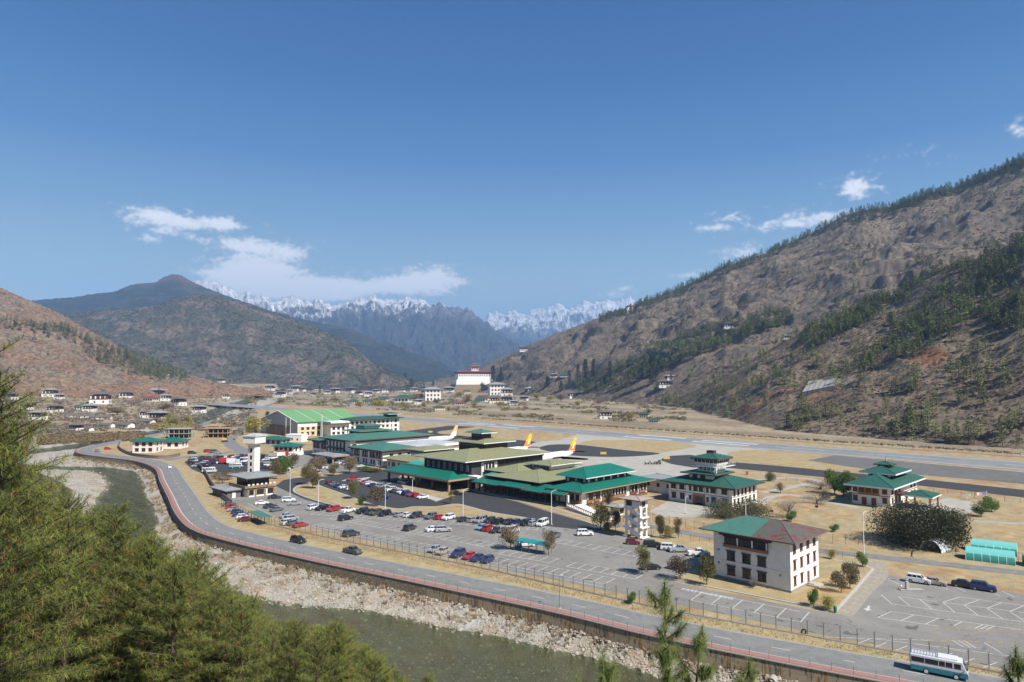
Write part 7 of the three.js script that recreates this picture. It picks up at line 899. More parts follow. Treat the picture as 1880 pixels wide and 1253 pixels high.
{
  const put = (x, d, h, v, label) => { const p = (d < 62 ? nearPines : farPines)[v % 5], g = thing('blue_pine', label, 'pine tree', 'pines on the lookout slope'); part(g, 'trunk', p.wood, M.bark); part(g, 'crown', p.crown, leafMat); g.position.set(x, landH(x, d) - 0.15, -d); g.rotation.y = rr(0, 6.28); const s = h / p.h, w = s * rr(0.95, 1.2); g.scale.set(w, s, w); pinesAt.push([x, d]); return g; };
  let tries = 0, n = 0;
  const spots = [];
  while (tries++ < 9000 && n < 185) {
    const d = 25 + 200 * rnd() ** 1.2, px = rr(-70, 840), x = (px - 940) / FOCAL * d, L = land(x, d); if (L[1] !== 3) continue;
    const sp = 2.1 + d * 0.017; if (spots.some((q) => Math.hypot(q[0] - x, q[1] - d) < sp)) continue;
    if (d < 36 && px > 45) continue; let h = rr(8, 14.5); const half = 0.27 * h * FOCAL / d, b = L[0], yMax = Math.max(outline(px), outline(px + half * 0.75) - half * 0.55, outline(px - half * 0.3)) + rr(0, 24) + 4, top = AT(px, yMax, d)[1]; h = Math.min(h, top - b); if (h < 3.2) continue;
    spots.push([x, d, h, px]); n++;
  }
  for (const [px, yy, d] of [[-120, 600, 30], [-66, 640, 31], [-60, 660, 40], [-22, 735, 44], [2, 800, 50], [12, 850, 58]]) { const x = (px - 940) / FOCAL * d, h = AT(px, yy, d)[1] - landH(x, d); if (h > 4) spots.push([x, d, Math.min(h, 19), px]); }
  spots.sort((a, b) => a[1] - b[1]); spots.forEach(([x, d, h, px], i) => put(x, d, h, i, px < 110 && d < 60 ? 'tall green pine at the left edge of the slope' : d < 60 ? 'bushy green pine low on the near slope' : d < 120 ? 'green pine in the middle of the wooded slope' : 'green pine on the wooded slope above the river pool'));
}
{ // young long-needled pines close to the lookout
  const young = (px, py, d, h, label, seedN) => { const S = leafSoup(90000), wood = [], [x, top] = AT(px, py, d), g = thing('young_pine', label, 'pine tree', 'young pines at the lookout'); const base = top - h; g.position.set(x, base, -d);
    const stem = (a, b, r0, r1) => { wood.push(tubeBetween(a, b, r0, r1, 6)); }, brush = (p, dir, s = 1) => { for (let k = 0; k < 3; k++) { const col = mixc([0.085, 0.125, 0.028], [0.20, 0.235, 0.05], rnd()); tuft(S, addv(p, dir, -0.1 * k * s), dir, 46, 0.25 * s, 0.0052, col, 0.5); } };
    const limb = (p, dir, L, dep) => { const e = addv(p, dir, L); e[1] += 0.1 * L; stem(p, e, 0.012 + L * 0.012, 0.008); brush(e, norm(addv(dir, [0, 0.5, 0]))); const m = Math.floor(L / 0.26); for (let i = 1; i <= m; i++) { const q = i / (m + 0.6), c = addv(p, dir, L * q); c[1] += 0.1 * L * q * q; if (dep && rnd() < 0.85) { const a = rr(-1.1, 1.1), s2 = norm([dir[0] * Math.cos(a) - dir[2] * Math.sin(a), dir[1] + 0.25, dir[2] * Math.cos(a) + dir[0] * Math.sin(a)]); const L2 = L * rr(0.2, 0.4), e2 = addv(c, s2, L2); stem(c, e2, 0.01, 0.006); brush(e2, norm(addv(s2, [0, 0.4, 0])), 0.9); } else if (q > 0.4) brush(c, dir, 0.8); } };
    for (const [ox, lean, hh] of seedN) { const T2 = (y) => [ox + lean * y / hh, y, 0.1 * Math.sin(y)]; for (let i = 0; i < 6; i++) stem(T2(hh * i / 6), T2(hh * (i + 1) / 6), 0.065 * (1 - i / 7), 0.065 * (1 - (i + 1) / 7)); brush(T2(hh), [0, 1, 0], 1.1); brush(T2(hh - 0.16), [0.3, 0.9, 0], 1); brush(T2(hh - 0.16), [-0.4, 0.8, 0.2], 1); for (let y = hh * 0.25; y < hh - 0.3; y += rr(0.3, 0.44)) for (let i = 0; i < 4; i++) { const a = rr(0, 6.28); limb(T2(y), norm([Math.cos(a), rr(0.45, 1.1), Math.sin(a)]), rr(0.35, 0.95) * (1 - y / hh * 0.6), 1); } }
    part(g, 'trunk', merge(wood), M.bark); part(g, 'crown', S.geo(), leafMat); for (let i = 0; i < 2; i++) part(g, 'pine_cone', new THREE.LatheGeometry([[0, 0], [0.035, 0.03], [0.04, 0.08], [0.02, 0.16], [0, 0.18]].map(([a, b]) => new THREE.Vector2(a, b)), 8).rotateX(Math.PI).translate(rr(-0.25, 0.1), h * 0.45 + i * 0.3, 0.15), M.ochreTimber); };
  young(1222, 1072, 14, 5.2, 'sparse young pine with long drooping needles before the river wall', [[0, 0, 5.2], [0.1, 0.65, 4.3]]); young(1108, 1205, 13, 3.6, 'young pine top at the lower edge left of the sparse pine', [[0, 0, 3.6], [-0.4, -0.1, 3.2]]); young(1868, 1196, 12, 3.6, 'young pine top in the lower right corner', [[0, 0, 3.6], [0.3, 0.2, 3.1]]); young(1375, 1215, 15, 3.2, 'young pine tip right of the sparse pine', [[0, 0, 3.2]]);
}
// broadleaf trees and bushes of the airport
function broadleaf(w, h, n, c0, c1, o = {}) {
  const S = leafSoup(n + 2), wood = [], lumps = []; const th = h * (o.stem ?? 0.3);
  for (let i = 0; i < (o.lumps ?? 9); i++) { const u = unit(); lumps.push([u[0] * w * 0.3, h * 0.5 + (o.stem === 0 ? -h * 0.1 : th * 0.35) + u[1] * h * 0.26, u[2] * w * 0.3, rr(0.22, 0.36) * Math.min(w, h * 1.3)]); }
  wood.push(tubeBetween([0, 0, 0], [0, th, 0], 0.05 * h * 0.5, 0.03 * h * 0.5, 6)); for (const l of lumps) wood.push(tubeBetween([0, th * 0.8, 0], [l[0], l[1], l[2]], 0.012 * h, 0.005 * h, 4));
  for (let i = 0; i < n; i++) { const l = pick(lumps), u = unit(), r = l[3] * rnd() ** 0.4, p = [l[0] + u[0] * r * (w / h > 1 ? 1.25 : 1), Math.max(0.05, l[1] + u[1] * r * 0.9), l[2] + u[2] * r], a = norm(addv(unit(), u, 0.7)), b = norm([a[1] - a[2] * 0.3, -a[0] + 0.2, a[2] * 0.4 + 0.1]), s = (o.leaf ?? 0.05) * Math.min(w, h) * rr(0.6, 1.3), k = rr(0.75, 1.2), c = mixc(c0, c1, rnd()).map((q) => q * k); S.tri(addv(p, a, s), addv(p, b, s * 0.8), addv(p, a, -s * 0.6), c, u[0], u[1], u[2]); }
  return { wood: merge(wood), crown: S.geo(), w, h };
}
const TREES = {
  olive: [broadleaf(4, 5, 2600, [0.102, 0.102, 0.036], [0.217, 0.189, 0.072]), broadleaf(4, 5, 2600, [0.109, 0.099, 0.043], [0.232, 0.174, 0.080])], brown: [broadleaf(4, 5, 1900, [0.152, 0.123, 0.072], [0.275, 0.203, 0.123])], green: [broadleaf(4, 5, 2600, [0.065, 0.123, 0.029], [0.145, 0.232, 0.051], { stem: 0.1 })], yellow: [broadleaf(4, 5, 1900, [0.232, 0.217, 0.051], [0.435, 0.362, 0.102], { stem: 0.05 })],
  dark: [broadleaf(7, 5, 4200, [0.051, 0.065, 0.032], [0.123, 0.123, 0.065], { stem: 0, lumps: 16, leaf: 0.035 })], huge: [broadleaf(21, 10, 19000, [0.051, 0.065, 0.032], [0.145, 0.138, 0.072], { stem: 0, lumps: 40, leaf: 0.034 })], slim: [broadleaf(1.6, 5, 1300, [0.217, 0.203, 0.072], [0.348, 0.304, 0.116], { stem: 0.1, lumps: 7, leaf: 0.11 })], grey: [broadleaf(4, 5, 1500, [0.174, 0.138, 0.123], [0.275, 0.225, 0.189], { leaf: 0.03 })],
};
function tree(kind, x, d, h, w, label, name = 'garden_tree', category = 'tree', group = 'garden trees', y = 0) { const p = pick(TREES[kind]), g = thing(name, label, category, group); part(g, 'trunk', p.wood, M.bark); part(g, 'crown', p.crown, leafMat); g.position.set(x, y, -d); g.rotation.y = rr(0, 6.28); g.scale.set(w / p.w, h / p.h, w / p.w); return g; }
for (const [px, py, k, h, w, label] of [[565, 891, 'olive', 7, 5, 'tall olive green tree at the left end of the long island'], [574, 898, 'olive', 6, 5, 'olive green tree in front of the tall island tree'], [587, 868, 'brown', 6.5, 5, 'brownish tree on the triangle below the terminal'], [580, 864, 'brown', 5.5, 5, 'bare brown tree beside the white van'], [613, 874, 'olive', 4.5, 4.5, 'small olive tree on the terminal verge'], [642, 870, 'brown', 7, 6, 'brown tree before the silver cars'], [650, 917, 'olive', 5.5, 4, 'olive tree among bushes on the long island'], [664, 928, 'green', 3.2, 2.6, 'small bright green bush on the long island'], [693, 931, 'brown', 6.5, 5.5, 'brown tree at the corner of the inner car park'], [828, 926, 'slim', 5, 1.5, 'slim yellowish poplar at the island tip'], [519, 871, 'green', 7.5, 7, 'full green tree beside the station'], [506, 880, 'olive', 6.5, 4.5, 'olive tree behind the station'], [534, 861, 'brown', 7, 6, 'brown tree above the full green tree'], [472, 800, 'yellow', 14, 15, 'big yellow green willow behind the water tower'], [1117, 933, 'olive', 4.5, 3, 'small tree before the departure hall'], [1103, 974, 'olive', 6, 4.6, 'olive tree left of the lookout stair tower'], [1130, 977, 'olive', 5.4, 2.6, 'slender tree beside the lookout stair tower'], [1118, 975, 'yellow', 2.4, 3, 'yellowish shrub between two trees by the stair tower'], [937.5, 1009, 'brown', 5.2, 4.6, 'brownish tree at the left end of the teal shelter'], [1007, 1020, 'brown', 5.4, 2.6, 'narrow brownish tree at the right end of the teal shelter'], [1179, 1055, 'olive', 5, 3.4, 'round olive tree standing in the open lot'], [1249, 1066, 'brown', 4.6, 4.4, 'low olive tree at the kerb left of the office'], [1298, 1076, 'olive', 5, 3, 'olive tree at the shaded corner of the office'], [1327, 951, 'dark', 5.6, 9.5, 'dark spreading bush before the control tower'], [1380, 952, 'dark', 5.8, 9.5, 'dark spreading bush right of the control tower door'], [1447, 951, 'grey', 5.6, 8, 'round brown bush on the lawn'], [1453, 958, 'green', 3, 3, 'bright green shrub at the foot of the round brown bush'], [1415, 884, 'dark', 4.2, 3.6, 'small dark bush near the taxiway'], [1433, 906, 'brown', 3.6, 3.2, 'small brown bush inside the path loop'], [1212, 988, 'olive', 5, 2.6, 'young tree beyond the parked maroon car'], [1231, 990, 'yellow', 3.4, 2.6, 'yellow shrub between two young trees'], [1246, 989, 'olive', 4.6, 2, 'slender young tree beside the yellow shrub'], [1687, 1000, 'huge', 10, 21, 'huge dark spreading bush before the pavilion'], [1745, 993, 'olive', 7, 8, 'ochre bush at the right flank of the huge bush'], [1533, 908, 'green', 8.5, 6, 'tall green tree left of the pavilion'], [1549, 912, 'green', 7.5, 6, 'second green tree left of the pavilion'], [1516, 918, 'dark', 3, 3, 'small dark shrub below the green trees'], [1562, 900, 'green', 7, 5, 'green tree half behind the pavilion'], [1802, 949, 'green', 4.6, 4.6, 'round green bush left of two on the far island'], [1821, 940, 'green', 4.4, 4.2, 'round green bush right of two on the far island'], [1533, 977, 'green', 2, 2.2, 'small ball shaped shrub on the lawn'], [1526, 1027, 'yellow', 2.4, 2.4, 'yellow shrub behind the office'], [1584, 1042, 'green', 3.2, 2.2, 'green shrub at the corner of the garden fence'], [1494, 1115, 'green', 3.2, 1.7, 'conical green shrub at the front of the office garden'], [1522, 1120, 'yellow', 2.6, 2.8, 'yellow shrub near the litter bin'], [1561, 1083, 'olive', 4.6, 3, 'thin olive tree at the side of the office'], [1545, 1090, 'brown', 4, 3, 'thin brown tree at the side of the office'], [1383, 1083, 'grey', 2.4, 1.5, 'small bare shrub at the front wall of the office'], [1500, 925, 'grey', 2.8, 9, 'low bare hedge beyond the lawn'], [1507, 898, 'grey', 3.4, 12, 'wide bare grey shrub beside the pavilion'], [665, 863, 'green', 1.6, 5, 'low green shrub in the terminal flower bed'], [676, 866, 'green', 1.8, 6, 'long green shrub in the terminal flower bed'], [690, 868, 'olive', 1.6, 5, 'olive shrub at the end of the terminal flower bed'], [408, 888, 'grey', 4, 6, 'bare bush behind the tin shed'], [418, 882, 'brown', 3.6, 6, 'rusty brown bush behind the tin shed'], [395, 880, 'brown', 2.6, 5, 'low brown bush beside the boundary wall'], [1160, 1110, 'green', 2.2, 1.6, 'dark shrub growing at the car park fence']]) { const [x, d] = G(px, py); tree(k, x, d, h * 1.18, w * 1.15, label, h < 4 ? 'garden_shrub' : 'garden_tree', h < 4 ? 'shrub' : 'tree', h < 4 ? 'garden shrubs' : 'garden trees', 0); }
// hillside pines: the nearest three hundred one by one, the rest as woodland
const hillPine = [0, 1, 2, 3].map((vv) => { const vk = [0.8, 1.0, 1.25, 1.5][vv]; const S = leafSoup(230), h = 10, wood = new THREE.CylinderGeometry(0.06, 0.2, h * 0.8, 5).translate(0, h * 0.4, 0); for (let i = 0; i < 210; i++) { const t = rnd() ** 0.8, y = h * (0.16 + 0.84 * t), R = 2.7 * (1 - t) ** 0.7 + 0.12, a = rr(0, 6.28), r = R * rr(0.35, 1), p = [Math.cos(a) * r, y, Math.sin(a) * r], s = rr(0.4, 0.85) * (1.15 - 0.5 * t), o = norm([Math.cos(a), rr(-0.1, 0.5), Math.sin(a)]), b = [-o[2], rr(-0.3, 0.3), o[0]], c = mixc([0.068, 0.092, 0.026], [0.17, 0.19, 0.045], rnd()).map((w) => w * vk); S.tri(addv(p, b, s * 0.6), addv(p, b, -s * 0.6), addv(addv(p, o, s), [0, rr(-0.5, 0.3), 0]), c, ...o); } return { wood, crown: S.geo() }; });
function inst(name, geo, mat, list, label, tint) {                       // list of [x, y, z, scale xz, scale y, turn, colour]
  const m = new THREE.InstancedMesh(geo, mat, list.length), q = new THREE.Matrix4(), r = new THREE.Quaternion(), Y = new THREE.Vector3(0, 1, 0);
  list.forEach(([x, y, z, sx, sy, t, c], i) => { m.setMatrixAt(i, q.compose(new THREE.Vector3(x, y, z), r.setFromAxisAngle(Y, t), new THREE.Vector3(sx, sy, sx))); if (tint) m.setColorAt(i, new THREE.Color().setRGB(...c)); });
  m.name = numbered(name); scene.add(m); m.castShadow = m.receiveShadow = true; tag(m, label, null, null, 'stuff'); return m;
}
const wooded = [];
function plantHill(H, n, dens, hmin, hmax) { for (let i = 0, k = 0; i < n * 40 && k < n; i++) { const a = rnd(), b = rnd(), p = H.sample(a, b), s = toPx(p[0], p[1], -p[2]), q = dens(s[0], s[1], p); if (rnd() < q) { wooded.push([p, rr(hmin, hmax)]); k++; } } }
const F1 = [[1470, 632], [1500, 572], [1560, 560], [1660, 515], [1692, 520], [1640, 568], [1560, 610], [1490, 645]], F2 = [[1567, 660], [1619, 629], [1623, 599], [1683, 569], [1720, 530], [1776, 500], [1890, 430], [1890, 603], [1813, 610], [1761, 634], [1716, 650], [1683, 658], [1627, 665], [1575, 678]], F4 = [[1340, 790], [1470, 690], [1700, 660], [1890, 600], [1890, 760], [1600, 790]];
plantHill(hills.front, 2000, (x, y, p) => { if (x > 1960) return 0.01; const n = fbm2(p[0] / 60, p[2] / 60, 3), m = fbm2(p[0] / 22 + 7, p[2] / 22, 2); if (inPoly(x, y, F1)) return 0.6; if (inPoly(x, y, F2)) return n > -0.2 ? (m > -0.15 ? 0.42 : 0.1) : 0.06; if (y < 480 + Math.max(0, 1880 - x) * 0.2) return 0.3; return (n > 0.12 && m > 0.05 ? 0.2 : 0.03); }, 6, 17);
const B1 = [[1040, 706], [1110, 680], [1180, 648], [1250, 618], [1330, 596], [1440, 568], [1460, 590], [1370, 628], [1280, 655], [1200, 690], [1130, 722], [1070, 720]], B2 = [[1100, 588], [1120, 560], [1170, 552], [1160, 578]];
plantHill(hills.back, 3900, (x, y, p) => { if (x > 1960) return 0; const n = fbm2(p[0] / 130, p[2] / 130, 3), crest = (() => { const c = [[1110, 579], [1250, 528], [1330, 488], [1440, 450], [1545, 398], [1640, 378], [1750, 345], [1880, 291]]; let k = 0; while (k < c.length - 2 && c[k + 1][0] < x) k++; return lerp(c[k][1], c[k + 1][1], clamp((x - c[k][0]) / (c[k + 1][0] - c[k][0]), 0, 1)); })(); if (inPoly(x, y, B1)) return n > -0.4 ? 0.8 : 0.25; if (inPoly(x, y, B2)) return 1; if (x > 1100 && y < crest + 16 + 10 * n) return 0.55; return n > 0.25 ? 0.12 : 0.012; }, 11, 21);
const L1 = [[-20, 582], [60, 594], [130, 605], [230, 648], [290, 668], [352, 696], [300, 702], [230, 692], [160, 655], [110, 627], [40, 610], [-20, 604]];
plantHill(hills.left, 640, (x, y) => (inPoly(x, y, L1) ? 0.8 : x > -20 ? 0.008 : 0), 11, 20);
{
  wooded.sort((a, b) => Math.hypot(...a[0]) / a[1] - Math.hypot(...b[0]) / b[1]);
  wooded.slice(0, 300).forEach(([p, h], i) => { const q = hillPine[i % 4], g = thing('hillside_pine', 'dark green pine on the brown hillside beside the runway', 'pine tree', 'pines on the hillside beside the runway'); part(g, 'trunk', q.wood, M.bark); part(g, 'crown', q.crown, plainLeaf); g.position.set(p[0], p[1] - 0.3, p[2]); g.rotation.y = rr(0, 6); const s = h / 10, w = s * rr(0.8, 1.25); g.scale.set(w, s, w); });
  for (let v = 0; v < 2; v++) inst('pine_woodland', hillPine[v * 2].crown, plainLeaf, wooded.slice(300).filter((_, i) => i % 2 === v).map(([p, h]) => [p[0], p[1] - 0.3, p[2], h / 10 * rr(0.8, 1.2), h / 10, rr(0, 6)]), v ? 'distant pine woodland on the valley slopes' : 'pine woodland scattered over the far hillsides');
}
// scrub
const bladeGeo = (() => { const S = leafSoup(16); for (let i = 0; i < 14; i++) { const a = rr(0, 6.28), t = rr(0.15, 0.6); S.tri([Math.cos(a) * 0.08 + 0.03, 0, Math.sin(a) * 0.08], [Math.cos(a) * 0.08 - 0.03, 0, Math.sin(a) * 0.08], [Math.cos(a) * t, rr(0.5, 1), Math.sin(a) * t], [1, 1, 1], 0, 1, 0); } return S.geo(); })();
const scrubGeo = (() => { const S = leafSoup(20); for (let i = 0; i < 16; i++) { const u = unit(), p = [u[0] * 0.7, Math.abs(u[1]) * 0.7, u[2] * 0.7], a = unit(), b = unit(); S.tri(addv(p, a, 0.5), addv(p, b, 0.5), addv(p, a, -0.35), [1, 1, 1], ...u); } return S.geo(); })();
const scrubMat = new THREE.MeshStandardMaterial({ vertexColors: true, roughness: 0.95, side: THREE.DoubleSide });
{
  const list = [], far = [];
  const grow = (H, n, out, dens, s0, s1, cols) => { for (let i = 0, k = 0; i < n * 4 && k < n; i++) { const p = H.sample(rnd(), rnd() ** 0.9), [sx, sy] = toPx(p[0], p[1], -p[2]); if (sx < -60 || sx > 1950 || rnd() > dens(p)) continue; const s = rr(s0, s1), c = pick(cols), q = rr(0.7, 1.25); out.push([p[0], p[1] - 0.1, p[2], s, s * rr(0.6, 1), rr(0, 6), c.map((w) => w * q)]); k++; } };
  const brownish = [[0.16, 0.115, 0.075], [0.125, 0.095, 0.062], [0.20, 0.145, 0.09], [0.085, 0.085, 0.042], [0.145, 0.10, 0.08]];
  grow(hills.front, 15000, list, (p) => 0.35 + 0.65 * ss(fbm2(p[0] / 40, p[2] / 40, 3), -0.3, 0.4), 0.6, 1.8, brownish); inst('hill_scrub', scrubGeo, scrubMat, list, 'low dry scrub on the near hillside', true);
  grow(hills.back, 15000, far, (p) => 0.2 + 0.8 * ss(fbm2(p[0] / 110, p[2] / 110, 3), -0.2, 0.45), 1.2, 3.2, brownish); inst('hill_scrub', scrubGeo, scrubMat, far, 'dry scrub on the high mountainside', true);
  const red = []; grow(hills.left, 6000, red, (p) => 0.15 + 0.85 * ss(fbm2(p[0] / 70, p[2] / 70, 3), -0.1, 0.4), 0.9, 2.4, [[0.16, 0.12, 0.07], [0.12, 0.10, 0.05], [0.2, 0.13, 0.085]]); inst('hill_scrub', scrubGeo, scrubMat, red, 'dry scrub on the red hillside', true);
  const mid = []; grow(hills.mid, 9000, mid, (p) => 0.2 + 0.8 * ss(fbm2(p[0] / 160, p[2] / 160, 3), -0.2, 0.4), 3, 8, [[0.055, 0.07, 0.03], [0.075, 0.08, 0.04], [0.11, 0.085, 0.055]]); inst('hill_scrub', scrubGeo, scrubMat, mid, 'scrub forest on the hill closing the valley', true);
  const vil = []; for (let i = 0; i < 15000 && vil.length < 3800; i++) { const px = rr(-20, 470), py = rr(716, 800), p = onFlat(px, py); if (!p || fbm2(p[0] / 60, p[2] / 60, 3) < 0.02) continue; const s = rr(1.2, 3.4); vil.push([p[0], p[1] - 0.2, -p[2], s, s * 0.9, rr(0, 6), pick([[0.16, 0.125, 0.11], [0.19, 0.15, 0.12], [0.14, 0.115, 0.075], [0.22, 0.18, 0.1]])]); } inst('village_scrub', scrubGeo, scrubMat, vil, 'bare winter thickets among the village houses', true);
  const val = []; for (let i = 0; i < 20000 && val.length < 2600; i++) { const px = rr(440, 1260), py = rr(715, 776), p = onFlat(px, py); if (!p) continue; const [u, v] = toUV(p[0], p[2]); if (v < 500 - 0.06 * u) continue; if (fbm2(p[0] / 90 + 3, p[2] / 130, 3) < 0.22) continue; const s = rr(1.4, 3.6) * (0.6 + p[2] / 2000); val.push([p[0], -0.2, -p[2], s, s * 0.9, rr(0, 6), pick([[0.17, 0.13, 0.10], [0.19, 0.16, 0.07], [0.13, 0.11, 0.06], [0.24, 0.21, 0.09]])]); } inst('field_scrub', scrubGeo, scrubMat, val, 'winter thickets and hedges between the far fields', true);
  const foot = []; for (let u = 150; u > -560; u -= 0.35) { const v0 = 474 - 0.06 * u, [x, d] = UV(u, v0 + rr(0, 9)); if (rnd() < 0.55) continue; const s = rr(0.5, 1.5); foot.push([x, -0.1, -d, s, s * 0.8, rr(0, 6), pick(brownish)]); } inst('fence_scrub', scrubGeo, scrubMat, foot, 'dry scrub along the perimeter track', true);
  const riv = [], bankRed = [[0.22, 0.14, 0.09], [0.27, 0.18, 0.11], [0.20, 0.15, 0.10], [0.42, 0.32, 0.17], [0.36, 0.28, 0.15]]; for (let i = 0; i < 120000 && riv.length < 5200; i++) { const k = Math.floor(rr(4, NEARLINE.length - 8)), o = rr(0.6, 9) * rnd(), [x, d] = [NEARLINE[k][0] + rr(-3, 3), NEARLINE[k][1] + rr(-3, 3)], n = normalsOf([NEARLINE[k - 1], NEARLINE[k], NEARLINE[k + 1]])[1], X = x + n[0] * o, D = d + n[1] * o, L = land(X, D); if (L[1] !== 2 || L[2] < 1.2 || fbm2(X / 9, D / 9, 3) < -0.05) continue; const s = rr(0.45, 1.4); riv.push([X, L[0] - 0.05, -D, s, s * rr(0.7, 1.1), rr(0, 6), pick(bankRed)]); } inst('bank_scrub', bladeGeo, scrubMat, riv, 'reddish dry shrubs at the foot of the river wall', true);
  const band = []; for (let i = 0; i < 900; i++) { const px = rr(70, 265), py = 800 + (265 - px) * 0.045 + rr(-6, 9), p = onFlat(px, py); if (!p) continue; const s = rr(1.2, 2.6); band.push([p[0], p[1] - 0.2, -p[2], s, s * 1.1, rr(0, 6), pick([[0.19, 0.155, 0.06], [0.17, 0.12, 0.06], [0.15, 0.10, 0.06]])]); } for (let i = 0; i < 500; i++) { const px = rr(275, 355), py = 781 + rr(-8, 8), p = onFlat(px, py); const s = rr(1.6, 3.2); band.push([p[0], p[1] - 0.2, -p[2], s, s * 1.2, rr(0, 6), pick([[0.24, 0.2, 0.07], [0.2, 0.165, 0.06]])]); } inst('riverside_scrub', scrubGeo, scrubMat, band, 'yellow brown willow scrub along the far river bank', true);
}
function onFlat(px, py) { const p = onLand(px, py); return p[2] < 3600 ? p : null; }
// stones of the river bank
const rocks = [...Array(5)].map(() => { const g = mergeVertices(new THREE.IcosahedronGeometry(1, 1).deleteAttribute('normal').deleteAttribute('uv')), p = g.attributes.position, k = rr(0, 50); for (let i = 0; i < p.count; i++) { const x = p.getX(i), y = p.getY(i), z = p.getZ(i), f = 1 + 0.35 * N3(x * 0.9 + k, y * 0.9, z * 0.9); p.setXYZ(i, x * f * 1.15, y * f * 0.75, z * f); } const q = g.toNonIndexed(); q.computeVertexNormals(); return boxUV(q); });
const rockMat = new THREE.MeshStandardMaterial({ color: new THREE.Color().setRGB(0.50, 0.48, 0.45), roughness: 0.9, map: T.gravel, flatShading: true });
{
  const gravel = [], n = 60000; for (let i = 0; i < 320000 && gravel.length < n; i++) { const d = 92 + 330 * rnd() ** 2.2, px = rr(60, 1700), x = (px - 940) / FOCAL * d, L = land(x, d); if (L[1] !== 2 || L[2] < -13 || L[2] > 30 || (L[2] < -0.8 && rnd() < 0.93)) continue; const s = rr(0.05, 0.19) * (rnd() < 0.08 ? 2.2 : 1); const q = rr(0.62, 1.08); gravel.push([x, L[0] + s * 0.1, -d, s, s, rr(0, 6), [q, q * rr(0.94, 1), q * rr(0.86, 0.98)]]); }
  inst('river_gravel', rocks[0], rockMat, gravel, 'pale river gravel on the banks and bars', true);
  let made = 0; for (let i = 0; i < 40000 && made < 240; i++) { const px = rr(800, 1720), t = rnd(), k = NEARLINE.findIndex((p) => toPx(p[0], 0, p[1])[0] < px), a = NEARLINE[Math.max(1, k)], nn = normalsOf([NEARLINE[Math.max(0, k - 1)], a, NEARLINE[k + 1]])[1], o = rr(0.6, 7.5), x = a[0] + nn[0] * o + rr(-3, 3), d = a[1] + nn[1] * o + rr(-2, 2), L = land(x, d); if (L[1] !== 2 || L[2] < -0.6 || L[2] > 9) continue; const s = rr(0.32, 0.85) * (rnd() < 0.2 ? 1.35 : 1), m = solo('boulder', rocks[made % 5], rockMat, 'pale angular boulder heaped at the foot of the concrete river wall', 'boulder', 'boulders along the river wall'); m.position.set(x, L[0] + s * 0.25, -d); m.rotation.set(rr(0, 6), rr(0, 6), rr(0, 6)); m.scale.setScalar(s); made++; }
}
{ // straw tufts on the verges
  const S = leafSoup(12); for (let i = 0; i < 10; i++) { const a = rr(0, 6.28), t = rr(0.15, 0.4); S.tri([Math.cos(a) * 0.05 + 0.03, 0, Math.sin(a) * 0.05], [Math.cos(a) * 0.05 - 0.03, 0, Math.sin(a) * 0.05], [Math.cos(a) * t, rr(0.5, 1), Math.sin(a) * t], [1, 1, 1], 0, 1, 0); } const g = S.geo(), list = [], V = offset(mainFence, 0.5);
  for (let i = 0; i < 9000; i++) { const k = Math.floor(rnd() * (mainFence.length - 1)), n = normalsOf([mainFence[Math.max(0, k - 1)], mainFence[k], mainFence[k + 1]])[1], o = rr(-0.2, 4.2), t = rnd(), x = lerp(mainFence[k][0], mainFence[k + 1][0], t) + n[0] * -o * Math.sign(n[1]), d = lerp(mainFence[k][1], mainFence[k + 1][1], t) - Math.abs(n[1]) * o, [wd, sd] = segDist(x, d, WALL); if (wd < 9.6) continue; const s = rr(0.15, 0.45), q = rr(0.7, 1.2); list.push([x, 0.02, -d, s, s, rr(0, 6), [0.42 * q, 0.31 * q, 0.16 * q]]); }
  inst('straw_grass', g, scrubMat, list, 'dry straw grass on the road verge', true);
}

